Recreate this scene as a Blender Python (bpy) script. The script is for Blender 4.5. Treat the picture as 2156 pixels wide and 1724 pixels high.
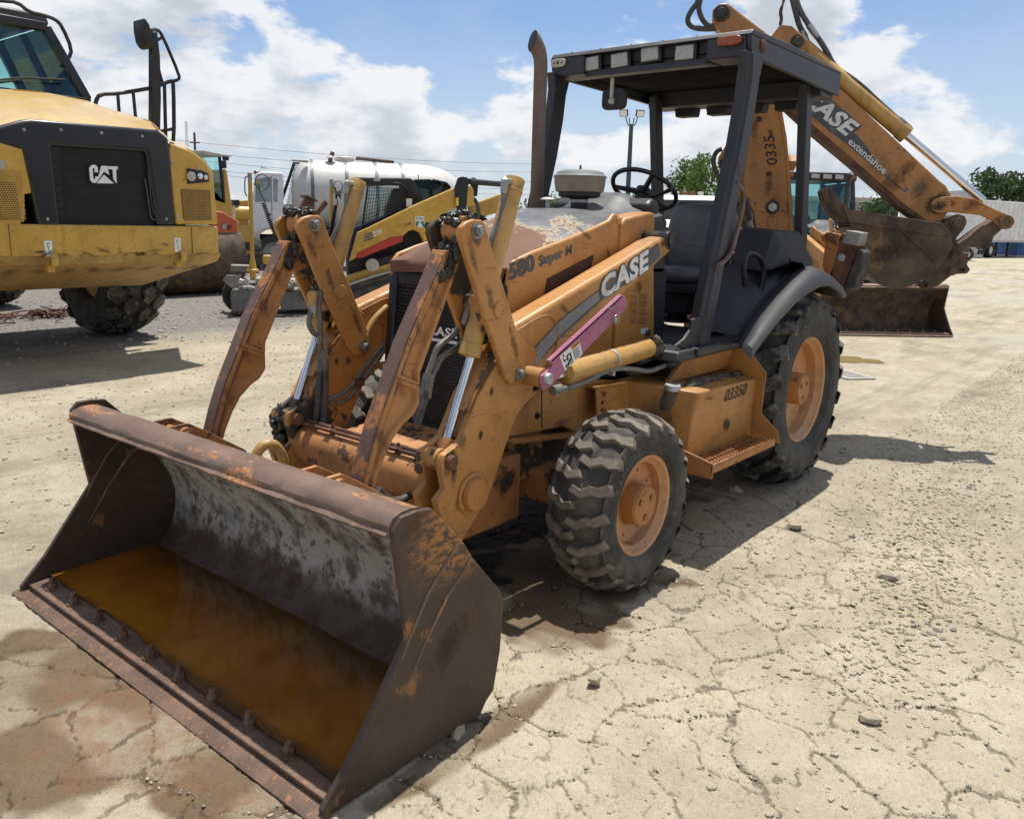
import bpy, bmesh, math, random
import numpy as np
from mathutils import Vector, Matrix, noise as mnoise
R_ = math.radians
for o in list(bpy.data.objects): bpy.data.objects.remove(o)
scene = bpy.context.scene
COL = scene.collection

# ---------------------------------------------------------------- camera
FPX, CU, CV = 1736.43, 1078.0, 808.0            # focal length and principal point in 2156-px units
CAM_O = Vector((5.3002, 2.7444, 1.6874)); YAW, PIT, ROL = -2.4548, 0.1952, 0.0264
_f = Vector((math.cos(PIT)*math.cos(YAW), math.cos(PIT)*math.sin(YAW), -math.sin(PIT)))
_r = _f.cross(Vector((0, 0, 1))).normalized(); _u = _r.cross(_f)
CR = math.cos(ROL)*_r + math.sin(ROL)*_u; CUP = -math.sin(ROL)*_r + math.cos(ROL)*_u; CF = _f
cd = bpy.data.cameras.new('camera'); cam = bpy.data.objects.new('camera', cd); COL.objects.link(cam)
m = Matrix(((CR.x, CUP.x, -CF.x, CAM_O.x), (CR.y, CUP.y, -CF.y, CAM_O.y), (CR.z, CUP.z, -CF.z, CAM_O.z), (0, 0, 0, 1)))
cam.matrix_world = m
cd.sensor_width = 36; cd.lens = 36*FPX/2156; cd.shift_y = -(1724/2-CV)/2156; cd.clip_end = 3000; cd.clip_start = .05
scene.camera = cam

# ---------------------------------------------------------------- sky and sun
SUN_TO = Vector((-.27, -.10, 1.0)).normalized()
SUN_EL = math.asin(SUN_TO.z); SUN_AZ = math.atan2(SUN_TO.y, SUN_TO.x)
w = bpy.data.worlds.new('World'); scene.world = w; w.use_nodes = True
nt = w.node_tree; N = nt.nodes; L = nt.links; N.clear()
def wn(t, **k):
    n = N.new(t)
    for a, b in k.items(): setattr(n, a, b)
    return n
def wm(op, a, b=None, c=None, clamp=False):
    n = N.new('ShaderNodeMath'); n.operation = op; n.use_clamp = clamp
    for i, v in enumerate((a, b, c)):
        if v is None: continue
        if isinstance(v, (int, float)): n.inputs[i].default_value = v
        else: L.new(v, n.inputs[i])
    return n.outputs[0]
sky = wn('ShaderNodeTexSky', sky_type='NISHITA', sun_disc=False, sun_elevation=SUN_EL, sun_rotation=math.pi/2-SUN_AZ,
         altitude=100, air_density=1.0, dust_density=.5, ozone_density=1.2)
tc = wn('ShaderNodeTexCoord'); sx = wn('ShaderNodeSeparateXYZ'); L.new(tc.outputs['Generated'], sx.inputs[0])
cx = wn('ShaderNodeCombineXYZ'); L.new(sx.outputs[0], cx.inputs[0]); L.new(sx.outputs[1], cx.inputs[1]); L.new(wm('MULTIPLY', sx.outputs[2], 2.1), cx.inputs[2])
def cloud(off, sc, det, rough=.56, dist=0.):
    mp = wn('ShaderNodeMapping'); mp.inputs['Location'].default_value = off; L.new(cx.outputs[0], mp.inputs[0])
    t = wn('ShaderNodeTexNoise'); t.inputs['Scale'].default_value = sc; t.inputs['Detail'].default_value = det; t.inputs['Distortion'].default_value = dist
    t.inputs['Roughness'].default_value = rough; L.new(mp.outputs[0], t.inputs['Vector']); return t.outputs['Fac']
def wr(v, a, b, c=0., d=1.):
    n = N.new('ShaderNodeMapRange'); n.interpolation_type = 'SMOOTHSTEP'; L.new(v, n.inputs[0])
    for i, x in enumerate((a, b, c, d)): n.inputs[1+i].default_value = x
    return n.outputs[0]
CO = (9.4, 6.6, .2)
def dens(dz, det):
    a = cloud((CO[0], CO[1], CO[2]+dz), 3.4, 2, .45); b = cloud((CO[0]+3, CO[1]+1, CO[2]+2+dz), 8.5, det, .56, .1)
    return wm('ADD', wm('MULTIPLY', a, .58), wm('MULTIPLY', b, .42))
base = dens(0., 10)
mask = wr(base, .482, .528)
shade = wr(dens(.07, 5), .49, .60)         # how much cloud stands above this bit: greyer undersides
ccol = wn('ShaderNodeMix', data_type='RGBA'); L.new(shade, ccol.inputs[0])
ccol.inputs[6].default_value = (10.4, 10.5, 10.6, 1); ccol.inputs[7].default_value = (6.4, 6.9, 7.6, 1)
thin = wr(cloud((9.2, 1.1, 0), 3.0, 8, .62), .40, .72)
veil = wn('ShaderNodeMix', data_type='RGBA'); L.new(wm('MULTIPLY', thin, .22), veil.inputs[0])
lowsky = wn('ShaderNodeMix', data_type='RGBA'); L.new(wr(sx.outputs[2], .24, -.02, 0., .8), lowsky.inputs[0]); tint = wn('ShaderNodeMix', data_type='RGBA', blend_type='MULTIPLY'); tint.inputs[0].default_value = 1.; L.new(sky.outputs[0], tint.inputs[6]); tint.inputs[7].default_value = (1.15, 1.24, 1.42, 1); L.new(tint.outputs[2], lowsky.inputs[6]); lowsky.inputs[7].default_value = (7.2, 8.0, 9.0, 1)
L.new(lowsky.outputs[2], veil.inputs[6]); veil.inputs[7].default_value = (8.0, 8.5, 9.2, 1)
mx = wn('ShaderNodeMix', data_type='RGBA'); L.new(wm('MULTIPLY', mask, .93), mx.inputs[0])
L.new(veil.outputs[2], mx.inputs[6]); L.new(ccol.outputs[2], mx.inputs[7])
bg = wn('ShaderNodeBackground'); bg.inputs[1].default_value = .075; L.new(mx.outputs[2], bg.inputs[0])
wo = wn('ShaderNodeOutputWorld'); L.new(bg.outputs[0], wo.inputs[0])
sl = bpy.data.lights.new('sun', 'SUN'); sl.energy = 5.0; sl.angle = R_(.53); sl.color = (1, .955, .88)
so = bpy.data.objects.new('sun', sl); COL.objects.link(so); so.rotation_euler = SUN_TO.to_track_quat('Z', 'Y').to_euler(); so.location = (0, 0, 30)
vs = scene.view_settings; vs.view_transform = 'Standard'; vs.look = 'None'; vs.exposure = 0.25; vs.gamma = 1; vs.use_curve_mapping = False
scene.cycles.max_bounces = 6; scene.cycles.transparent_max_bounces = 8

# ---------------------------------------------------------------- photo pixels -> places
KD = 4096/2156
def Zm(x0, y0, s): return lambda x, y: ((x0+x/s)/KD, (y0+y/s)/KD)
A = Zm(0, 0, 1.2318); B = Zm(800, 550, 1.7967); C = Zm(2000, 0, 1.7242); DV = Zm(2800, 0, 1.2315); E = Zm(0, 1500, 1.02667)
F = Zm(1000, 700, 1.3264); G = Zm(1900, 700, 1.724); H = Zm(2000, 1300, 1.4367); I1 = Zm(1150, 700, 2.4625); I2 = Zm(600, 1350, 2.6525)
I3 = Zm(1300, 1350, 2.0288); I4 = Zm(2500, 800, 2.156); I5 = Zm(3000, 900, 1.9672); I6 = Zm(850, 600, 2.463); I7 = Zm(0, 0, 1.9156)
I8 = Zm(2600, 300, 2.3956); J2 = Zm(0, 900, 2.155); D = lambda x, y: (x, y)
def ray(u, v): return CR*((u-CU)/FPX) - CUP*((v-CV)/FPX) + CF
def onp(uv, P, n):                               # where the pixel's ray meets the plane through P with normal n
    d = ray(*uv); return CAM_O + d*((Vector(P)-CAM_O).dot(Vector(n))/d.dot(Vector(n)))
def Y(uv, y): return onp(uv, (0, y, 0), (0, 1, 0))
def X(uv, x): return onp(uv, (x, 0, 0), (1, 0, 0))
def Zp(uv, z=0.): return onp(uv, (0, 0, z), (0, 0, 1))
def far(uv, dist): d = ray(*uv); return CAM_O + d*(dist/math.hypot(d.x, d.y))

# ---------------------------------------------------------------- mesh builder
def V3(p): return p if isinstance(p, Vector) else Vector(p)
class MB:
    def __init__(s): s.v = []; s.f = []
    def add(s, vs, fs):
        k = len(s.v); s.v += [tuple(x) for x in vs]; s.f += [tuple(i+k for i in f) for f in fs]; return s
    def prism(s, pts, vec):
        pts = [V3(p) for p in pts]; vec = V3(vec); n = len(pts)
        return s.add(pts+[p+vec for p in pts], [tuple(range(n))[::-1], tuple(range(n, 2*n))]+[(i, (i+1) % n, n+(i+1) % n, n+i) for i in range(n)])
    def box(s, c, size, rot=None):
        c = V3(c); h = V3(size)/2
        vs = [Vector((x*h.x, y*h.y, z*h.z)) for x in (-1, 1) for y in (-1, 1) for z in (-1, 1)]
        if rot is not None: vs = [rot @ x for x in vs]
        return s.add([c+x for x in vs], [(0, 1, 3, 2), (4, 6, 7, 5), (0, 4, 5, 1), (2, 3, 7, 6), (0, 2, 6, 4), (1, 5, 7, 3)])
    def bb(s, a, b):
        a = V3(a); b = V3(b); return s.box((a+b)/2, [abs(b[i]-a[i]) for i in range(3)])
    def bar(s, a, b, w, h, up=(0, 0, 1)):              # rectangular bar from a to b
        a = V3(a); b = V3(b); d = (b-a).normalized(); x = d.cross(V3(up))
        if x.length < 1e-4: x = d.cross(Vector((1, 0, 0)))
        x.normalize(); y = x.cross(d)
        q = [x*(w/2)+y*(h/2), -x*(w/2)+y*(h/2), -x*(w/2)-y*(h/2), x*(w/2)-y*(h/2)]
        return s.prism([a+t for t in q], b-a)
    def cyl(s, a, b, r, n=20, r2=None):
        a = V3(a); b = V3(b); return s.lathe([(r, 0), (r if r2 is None else r2, (b-a).length)], a, b-a, n)
    def lathe(s, prof, o, ax, n=32, closed=False):      # prof: (radius, distance along the axis)
        o = V3(o); ax = V3(ax).normalized(); x = ax.orthogonal().normalized(); y = ax.cross(x); vs = []; fs = []; m = len(prof)
        for i in range(n):
            t = 2*math.pi*i/n; d = x*math.cos(t)+y*math.sin(t)
            for r, h in prof: vs.append(o+d*r+ax*h)
        for i in range(n):
            j = (i+1) % n
            for k in range(m if closed else m-1):
                k2 = (k+1) % m; fs.append((i*m+k, j*m+k, j*m+k2, i*m+k2))
        if not closed:
            if prof[0][0] > 1e-5: fs.append(tuple(i*m for i in range(n))[::-1])
            if prof[-1][0] > 1e-5: fs.append(tuple(i*m+m-1 for i in range(n)))
        return s.add(vs, fs)
    def tube(s, path, r, n=10, smooth=0):
        P = [V3(p) for p in path]
        for _ in range(smooth):                        # corner cutting
            Q = [P[0]]
            for a, b in zip(P, P[1:]): Q += [a.lerp(b, .25), a.lerp(b, .75)]
            P = Q+[P[-1]]
        vs = []; fs = []; x = None; m = len(P)
        for i, p in enumerate(P):
            d = (P[min(i+1, m-1)]-P[max(i-1, 0)]).normalized()
            x = d.orthogonal() if x is None else x-d*x.dot(d)
            x.normalize(); y = d.cross(x); rr = r[min(i, len(r)-1)] if isinstance(r, (list, tuple)) else r
            for k in range(n):
                t = 2*math.pi*k/n; vs.append(p+(x*math.cos(t)+y*math.sin(t))*rr)
        for i in range(m-1):
            for k in range(n): k2 = (k+1) % n; fs.append((i*n+k, i*n+k2, (i+1)*n+k2, (i+1)*n+k))
        fs.append(tuple(range(n))[::-1]); fs.append(tuple(range((m-1)*n, m*n)))
        return s.add(vs, fs)
    def hexbolt(s, c, ax, r, h, washer=1.35):
        c = V3(c); ax = V3(ax).normalized()
        if washer: s.lathe([(r*washer, -.002), (r*washer, h*.18)], c, ax, 16)
        s.lathe([(r, 0), (r, h*.92), (r*.9, h)], c, ax, 6)
        return s.lathe([(r*.55, h*.5), (r*.55, h*1.25)], c, ax, 10)
    def loft(s, rings, closed=True, caps=True):
        n = len(rings[0]); vs = [p for r in rings for p in r]; fs = []
        for i in range(len(rings)-1):
            for k in range(n if closed else n-1):
                k2 = (k+1) % n; fs.append((i*n+k, i*n+k2, (i+1)*n+k2, (i+1)*n+k))
        if caps and closed: fs += [tuple(range(n))[::-1], tuple(range((len(rings)-1)*n, len(rings)*n))]
        return s.add(vs, fs)
    def lump(s, c, r, seed=0, sub=2, amp=.35, sq=(1, 1, 1)):
        bm = bmesh.new(); bmesh.ops.create_icosphere(bm, subdivisions=sub, radius=1); c = V3(c); k = Vector((seed*1.7, seed*.9, seed*2.3))
        vs = []
        for v in bm.verts:
            d = v.co.copy(); q = 1+amp*(mnoise.noise(d*1.6+k)+.5*mnoise.noise(d*3.7+k)); vs.append(c+Vector((d.x*sq[0], d.y*sq[1], d.z*sq[2]))*r*q)
        bm.verts.index_update(); fs = [tuple(v.index for v in f.verts) for f in bm.faces]; bm.free()
        return s.add(vs, fs)
    def mesh(s, name, smooth=True, ang=35):
        me = bpy.data.meshes.new(name); me.from_pydata(s.v, [], s.f)
        bm = bmesh.new(); bm.from_mesh(me); bmesh.ops.recalc_face_normals(bm, faces=bm.faces); bm.to_mesh(me); bm.free()
        if smooth:
            me.polygons.foreach_set('use_smooth', [True]*len(me.polygons)); me.set_sharp_from_angle(angle=R_(ang))
        return me
    def obj(s, name, mat, parent=None, bevel=0, seg=2, smooth=True, ang=35, inv=None):
        if inv is not None: s.v = [tuple(inv @ Vector(p)) for p in s.v]
        return link(name, s.mesh(name, smooth, ang), mat, parent, bevel, seg)
def link(name, me, mat, parent=None, bevel=0, seg=2):
    o = bpy.data.objects.new(name, me); COL.objects.link(o); o.parent = parent
    if mat and not me.materials: me.materials.append(mat)
    if bevel:
        b = o.modifiers.new('bevel', 'BEVEL'); b.width = bevel; b.segments = seg; b.limit_method = 'ANGLE'; b.angle_limit = R_(40)
    return o
def empty(name, loc=(0, 0, 0), rz=0., parent=None):
    o = bpy.data.objects.new(name, None); COL.objects.link(o); o.location = loc; o.rotation_euler = (0, 0, rz); o.parent = parent
    o.empty_display_size = .2; return o
def tag(o, label=None, cat=None, group=None, kind=None):
    for k, v in (('label', label), ('category', cat), ('group', group), ('kind', kind)):
        if v: o[k] = v
    return o
def dup(o, parent=None, **k):
    c = o.copy(); COL.objects.link(c); c.parent = parent
    for a, b in k.items(): setattr(c, a, b)
    for ch in list(o.children): dup(ch, c)
    return c

# ---------------------------------------------------------------- flat lettering
def text_mesh(s, bold=0.0, spacing=1.0, res=3):
    cu = bpy.data.curves.new('lettering', 'FONT'); cu.body = s; cu.offset = bold; cu.space_character = spacing; cu.resolution_u = res; cu.fill_mode = 'BOTH'
    o = bpy.data.objects.new('lettering', cu); COL.objects.link(o); bpy.context.view_layer.update()
    me = bpy.data.meshes.new_from_object(o.evaluated_get(bpy.context.evaluated_depsgraph_get())); bpy.data.objects.remove(o); return me
def lettering(s, BL, BR, TL, mat, parent, bold=0.0, spacing=1.0, name='lettering', depth=.0, inv=None, pad=0., shear=0.):
    me = text_mesh(s, bold, spacing); n = len(me.vertices); co = np.empty(n*3); me.vertices.foreach_get('co', co); co = co.reshape(-1, 3)
    if pad:                                      # an outline keeps the frame of the plain letters
        m2 = text_mesh(s, bold-pad, spacing); c2 = np.empty(len(m2.vertices)*3); m2.vertices.foreach_get('co', c2); c2 = c2.reshape(-1, 3); lo, hi = c2.min(0), c2.max(0)
    else: lo, hi = co.min(0), co.max(0)
    t = (co-lo)/np.maximum(hi-lo, 1e-6); BL, BR, TL = V3(BL), V3(BR), V3(TL)
    nrm = (BR-BL).cross(TL-BL).normalized()
    P = [BL+(BR-BL)*(float(a)+shear*float(b))+(TL-BL)*float(b)+nrm*depth for a, b, c in t]
    if inv is not None: P = [inv @ p for p in P]
    me.vertices.foreach_set('co', [c for p in P for c in p]); me.update(); me.name = name
    return link(name, me, mat, parent)
def flat(pts, mat, parent, name, lift=(0, 0, 0), inv=None):
    mb = MB(); pts = [V3(p)+V3(lift) for p in pts]
    if inv is not None: pts = [inv @ p for p in pts]
    mb.add(pts, [tuple(range(len(pts)))]); return link(name, mb.mesh(name, False), mat, parent)
def quadmap(a, b, c, d):                         # bilinear corner map: a=(0,0) b=(1,0) c=(1,1) d=(0,1)
    a, b, c, d = map(V3, (a, b, c, d)); return lambda s, t: (a*(1-s)+b*s)*(1-t)+(d*(1-s)+c*s)*t
def hexmesh(mb, o, ux, uy, w, h, cell, wall):       # plate w x h pierced by hexagonal holes
    o, ux, uy = V3(o), V3(ux).normalized(), V3(uy).normalized(); r = cell/math.sqrt(3); ri = r-wall/math.sqrt(3); row = 0; y = r
    while y < h-r*.5:
        x = cell/2+(cell/2 if row % 2 else 0)
        while x < w-cell*.4:
            P = []
            for rr in (r, ri):
                for k in range(6): t = R_(60*k+30); P.append(o+ux*(x+rr*math.cos(t))+uy*(y+rr*math.sin(t)))
            mb.add(P, [(k, (k+1) % 6, 6+(k+1) % 6, 6+k) for k in range(6)]); x += cell
        y += 1.5*r; row += 1
    return mb
# ---------------------------------------------------------------- procedural materials
class NB:
    def __init__(s, name):
        s.m = bpy.data.materials.new(name); s.m.use_nodes = True; s.t = s.m.node_tree; s.t.nodes.clear()
        s.out = s.t.nodes.new('ShaderNodeOutputMaterial'); s.p = s.t.nodes.new('ShaderNodeBsdfPrincipled'); s.t.links.new(s.p.outputs[0], s.out.inputs[0])
        s.tc = s.t.nodes.new('ShaderNodeTexCoord')
    def set(s, inp, v):
        if isinstance(v, bpy.types.NodeSocket): s.t.links.new(v, inp)
        elif isinstance(v, (tuple, list)): inp.default_value = (*v, 1) if len(v) == 3 and inp.type == 'RGBA' else v
        else: inp.default_value = v
    def n(s, t, ins=(), **k):
        n = s.t.nodes.new(t)
        for a, b in k.items(): setattr(n, a, b)
        for key, v in (ins.items() if isinstance(ins, dict) else ()): s.set(n.inputs[key], v)
        return n
    def co(s, scale=(1, 1, 1), loc=(0, 0, 0), rot=(0, 0, 0), src='Object'):
        return s.n('ShaderNodeMapping', {'Vector': s.tc.outputs[src], 'Scale': scale, 'Location': loc, 'Rotation': rot}).outputs[0]
    def noise(s, sc, det=4, rough=.55, vec=None, dist=0.):
        return s.n('ShaderNodeTexNoise', {'Vector': s.tc.outputs['Object'] if vec is None else vec, 'Scale': sc, 'Detail': det, 'Roughness': rough, 'Distortion': dist}).outputs['Fac']
    def vor(s, sc, feature='F1', vec=None, rnd=1.):
        return s.n('ShaderNodeTexVoronoi', {'Vector': s.tc.outputs['Object'] if vec is None else vec, 'Scale': sc, 'Randomness': rnd}, feature=feature)
    def ramp(s, v, a, b, c=0., d=1., smooth=True):
        n = s.n('ShaderNodeMapRange', {0: v, 1: a, 2: b, 3: c, 4: d}); n.interpolation_type = 'SMOOTHSTEP' if smooth else 'LINEAR'; return n.outputs[0]
    def math(s, op, a, b=0., clamp=False): return s.n('ShaderNodeMath', {0: a, 1: b}, operation=op, use_clamp=clamp).outputs[0]
    def mix(s, f, a, b, mode='MIX'): return s.n('ShaderNodeMix', {0: f, 6: a, 7: b}, data_type='RGBA', blend_type=mode).outputs[2]
    def attr(s, name): return s.n('ShaderNodeAttribute', attribute_name=name).outputs['Fac']
    def sep(s, v): return s.n('ShaderNodeSeparateXYZ', {0: v}).outputs
    def bump(s, h, strength=.3, dist=.01): return s.n('ShaderNodeBump', {'Height': h, 'Strength': strength, 'Distance': dist}).outputs[0]
    def done(s, col, rough=.5, metal=0., normal=None, spec=.5, **k):
        s.set(s.p.inputs['Base Color'], col); s.set(s.p.inputs['Roughness'], rough); s.set(s.p.inputs['Metallic'], metal); s.set(s.p.inputs['Specular IOR Level'], spec)
        if normal is not None: s.set(s.p.inputs['Normal'], normal)
        for a, b in k.items(): s.set(s.p.inputs[a.replace('_', ' ')], b)
        return s.m
M = {}
RUST = (.085, .032, .014); DARKRUST = (.035, .018, .012); DUST = (.42, .34, .23)
def paint(name, col, faded=None, rust=.62, rough=.42, dirt=.35, mud=0., scale=1., streak=.25, dust=.25, rustcol=RUST, edge=0., scr=.35):
    b = NB(name); faded = faded or tuple(min(1, c*1.25+.03) for c in col)
    c = b.mix(b.ramp(b.noise(1.6*scale, 5), .35, .7), col, faded)
    c = b.mix(b.math('MULTIPLY', b.ramp(b.noise(9*scale, 4), .45, .75), .25), c, tuple(x*.55 for x in col))
    st = b.noise(7*scale, 4, .6, vec=b.co((3, 3, .25)))                         # runs down the side
    c = b.mix(b.math('MULTIPLY', b.ramp(st, .52, .72), streak), c, tuple(x*.45 for x in col))
    grime = b.ramp(b.noise(2.6*scale, 8, .68), .47, .72)
    c = b.mix(b.math('MULTIPLY', grime, dirt), c, (.10, .065, .035))
    if dust:
        up = b.ramp(b.sep(b.n('ShaderNodeNewGeometry').outputs['Normal'])[2], .35, 1.)
        c = b.mix(b.math('MULTIPLY', b.math('MULTIPLY', up, b.ramp(b.noise(4*scale, 5, .65), .3, .7)), dust), c, DUST)
    nr = b.noise(5.5*scale, 8, .68); nf = b.noise(42*scale, 3, .6)
    rm = b.ramp(b.math('ADD', b.math('MULTIPLY', nr, .8), b.math('MULTIPLY', nf, .2)), rust, rust+.03)
    spots = b.math('MULTIPLY', b.ramp(b.noise(34*scale, 3, .55), .64, .68), b.ramp(b.noise(4.1*scale, 5, .65), .50, .62))
    rm = b.math('MAXIMUM', rm, b.math('MULTIPLY', spots, .85))
    for i_, rt_ in enumerate(((.4, .9, .2), (1.3, .3, 1.1))):
        sn = b.noise(4*scale, 2, .5, vec=b.co((1.2, 14, 14), (i_*3.1, i_, 0), rt_)); rm = b.math('MAXIMUM', rm, b.math('MULTIPLY', b.ramp(sn, .665, .70), scr))
    if edge:
        bv = b.n('ShaderNodeBevel', {'Radius': .012}, samples=4).outputs[0]; gn = b.n('ShaderNodeNewGeometry').outputs['Normal']
        ed = b.math('SUBTRACT', 1., b.n('ShaderNodeVectorMath', {0: bv, 1: gn}, operation='DOT_PRODUCT').outputs['Value'])
        rm = b.math('MAXIMUM', rm, b.math('MULTIPLY', b.ramp(b.math('MULTIPLY', ed, b.ramp(b.noise(13*scale, 6, .7), .38, .68)), .025, .06), edge))
    c = b.mix(rm, c, b.mix(nf, rustcol, tuple(x*2.2 for x in rustcol)))
    r = b.mix(rm, (rough,)*3, (.85,)*3); r = b.mix(b.math('MULTIPLY', grime, dirt), r, (.85,)*3)
    if mud:
        mm = b.ramp(b.noise(3.1*scale, 7, .66), .66-mud*.25, .70-mud*.25); c = b.mix(mm, c, (.055, .045, .032)); r = b.mix(mm, r, (.95,)*3)
    h = b.math('ADD', b.math('MULTIPLY', rm, -.6), b.math('MULTIPLY', b.noise(60*scale, 2), .35))
    M[name] = b.done(c, r, 0., b.bump(h, .22, .004)); return M[name]
def plain(name, col, rough=.5, metal=0., var=.25, sc=12., bump=.12, spec=.5, dirtcol=None, dirt=0., **k):
    b = NB(name); c = b.mix(b.ramp(b.noise(sc, 5, .6), .3, .72), tuple(x*(1-var) for x in col), tuple(min(1, x*(1+var)) for x in col))
    if dirt: c = b.mix(b.math('MULTIPLY', b.ramp(b.noise(sc*.35, 7, .65), .48, .66), dirt), c, dirtcol or DUST)
    M[name] = b.done(c, b.ramp(b.noise(sc*.7, 3), .3, .7, max(.03, rough-.08), min(1, rough+.08)), metal, b.bump(b.noise(sc*6, 3), bump, .004) if bump else None, spec, **k); return M[name]
paint('tan', (.43, .192, .044), (.50, .242, .066), rust=.69, dirt=.5, dust=.18, edge=.8)
paint('tan_mud', (.41, .182, .045), (.48, .235, .07), rust=.655, dirt=.62, mud=.55, streak=.4, edge=.8)
paint('tan_boom', (.36, .150, .038), (.45, .205, .060), rust=.69, dirt=.55, streak=.4, edge=.9, scr=.6)
paint('tan_worn', (.39, .165, .042), (.46, .215, .065), rust=.615, dirt=.55, rough=.6, edge=.9)
paint('tan_scab', (.36, .145, .04), (.45, .20, .065), rust=.555, dirt=.6, rough=.65, rustcol=(.050, .024, .015), edge=.9)
paint('yel_cyl', (.45, .25, .065), (.53, .32, .10), rust=.71, dirt=.5, streak=.35)
paint('rim', (.50, .24, .095), (.56, .31, .15), rust=.70, dirt=.3, dust=.4, rough=.6)
paint('cat', (.52, .30, .045), (.60, .37, .08), rust=.72, dirt=.18, streak=.12, rough=.32)
paint('cat_worn', (.49, .285, .045), (.57, .355, .075), rust=.665, dirt=.4, streak=.3, scr=.7)
paint('cat_hood', (.54, .35, .10), (.64, .46, .19), rust=.8, dirt=.2, dust=.45, streak=.1, rough=.3)
paint('orange', (.55, .10, .03), (.62, .14, .05), rust=.72, dirt=.25)
paint('pink', (.34, .090, .185), (.40, .13, .235), rust=.75, dirt=.22, streak=.15)
paint('red', (.42, .02, .015), (.5, .05, .03), rust=.74, dirt=.2)
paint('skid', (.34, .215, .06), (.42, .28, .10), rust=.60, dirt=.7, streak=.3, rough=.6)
paint('white', (.72, .72, .71), (.80, .80, .79), rust=.74, dirt=.15, streak=.2, rough=.35)
paint('white_box', (.66, .66, .66), (.75, .75, .74), rust=.74, dirt=.25, streak=.35, rough=.5)
paint('rops', (.016, .018, .024), (.030, .033, .042), rust=.72, dirt=.12, streak=.1, dust=.22, rough=.5, rustcol=(.07, .035, .02))
paint('grey_steel', (.20, .20, .19), (.30, .30, .285), rust=.60, dirt=.5, rough=.7, dust=.5)
plain('gloss_black', (.009, .010, .014), .34, var=.2, sc=3, bump=.03, dirt=.12, dirtcol=(.05, .048, .045))
plain('mesh_grey', (.035, .035, .037), .5, .3, var=.3)
plain('plastic', (.014, .014, .016), .5, var=.25, sc=5, bump=.06, dirt=.4, dirtcol=(.055, .050, .043))
plain('liner', (.010, .010, .010), .95, var=.3, sc=6, spec=.05)
plain('black', (.012, .012, .014), .55, var=.3, sc=8)
plain('fender', (.022, .023, .026), .62, var=.22, sc=4, bump=.05, dirt=.30, dirtcol=(.06, .053, .045))
plain('seat', (.10, .10, .10), .5, var=.2, sc=9, bump=.15, dirt=.25, dirtcol=(.12, .11, .09))
plain('hose', (.045, .047, .050), .6, var=.3, sc=20, dirt=.5, dirtcol=(.14, .125, .10))
plain('steel', (.33, .33, .32), .38, .75, var=.25, sc=18, dirt=.4, dirtcol=(.12, .08, .05))
plain('chrome', (.70, .71, .73), .12, 1., var=.06, sc=9, bump=0)
plain('galv', (.42, .43, .44), .5, .55, var=.2, sc=15, dirt=.3, dirtcol=(.2, .17, .13))
plain('grease', (.018, .015, .012), .34, var=.5, sc=22, bump=.45, spec=.5, dirt=.5, dirtcol=(.075, .06, .042))
plain('mudcake', (.10, .085, .062), .95, var=.4, sc=25, bump=.8)
plain('decal_dark', (.055, .06, .068), .45, var=.2, sc=20, dirt=.35, dirtcol=(.26, .24, .2))
plain('decal_white', (.66, .66, .65), .45, var=.1, sc=20, dirt=.25, dirtcol=(.35, .28, .2))
plain('decal_grey', (.24, .25, .25), .4, var=.25, sc=60, bump=.2, dirt=.3, dirtcol=(.30, .22, .12))
plain('black_print', (.015, .014, .013), .6, var=.3, sc=60, bump=0)
plain('white_print', (.74, .74, .73), .5, var=.06, sc=40, bump=0)
plain('green_print', (.03, .16, .10), .5, var=.1, bump=0)
plain('orange_print', (.62, .20, .02), .5, var=.1, bump=0)
plain('yellow_print', (.72, .50, .02), .5, var=.1, bump=0)
plain('lens_orange', (.27, .062, .018), .2, var=.25, sc=10, bump=.1)
plain('lens_red', (.30, .03, .02), .25, var=.2)
plain('lens_clear', (.38, .375, .35), .16, .4, var=.15, sc=60, bump=.5)
plain('wood', (.10, .055, .03), .9, var=.4, sc=20)
plain('bark', (.09, .07, .05), .95, var=.4, sc=15, bump=.6)
plain('bone', (.45, .43, .36), .6, var=.15)
plain('darkmetal', (.02, .02, .022), .5, .3, var=.3, dirt=.3, dirtcol=(.07, .06, .045))
plain('concrete', (.40, .38, .33), .9, var=.2, sc=8, bump=.4)
plain('wall_tan', (.42, .39, .33), .8, var=.08, sc=1)
plain('wall_grey', (.30, .31, .31), .7, var=.08, sc=1)
plain('blue_box', (.02, .10, .32), .5, var=.15, sc=3)
plain('pole_paint', (.03, .06, .06), .5, var=.2)
plain('pipe', (.17, .168, .150), .5, .3, var=.25, sc=18, dirt=.45, dirtcol=(.10, .085, .06))
plain('window_grey', (.22, .27, .28), .12, 0., var=.35, sc=2, bump=0)
plain('bowl_tan', (.24, .205, .15), .55, var=.2, sc=8, dirt=.3, dirtcol=(.12, .09, .06))
plain('tank_white', (.52, .508, .475), .45, var=.05, sc=2, bump=.05, dirt=.25, dirtcol=(.52, .44, .32))
plain('strap', (.12, .135, .15), .5, .3, var=.2)

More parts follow.
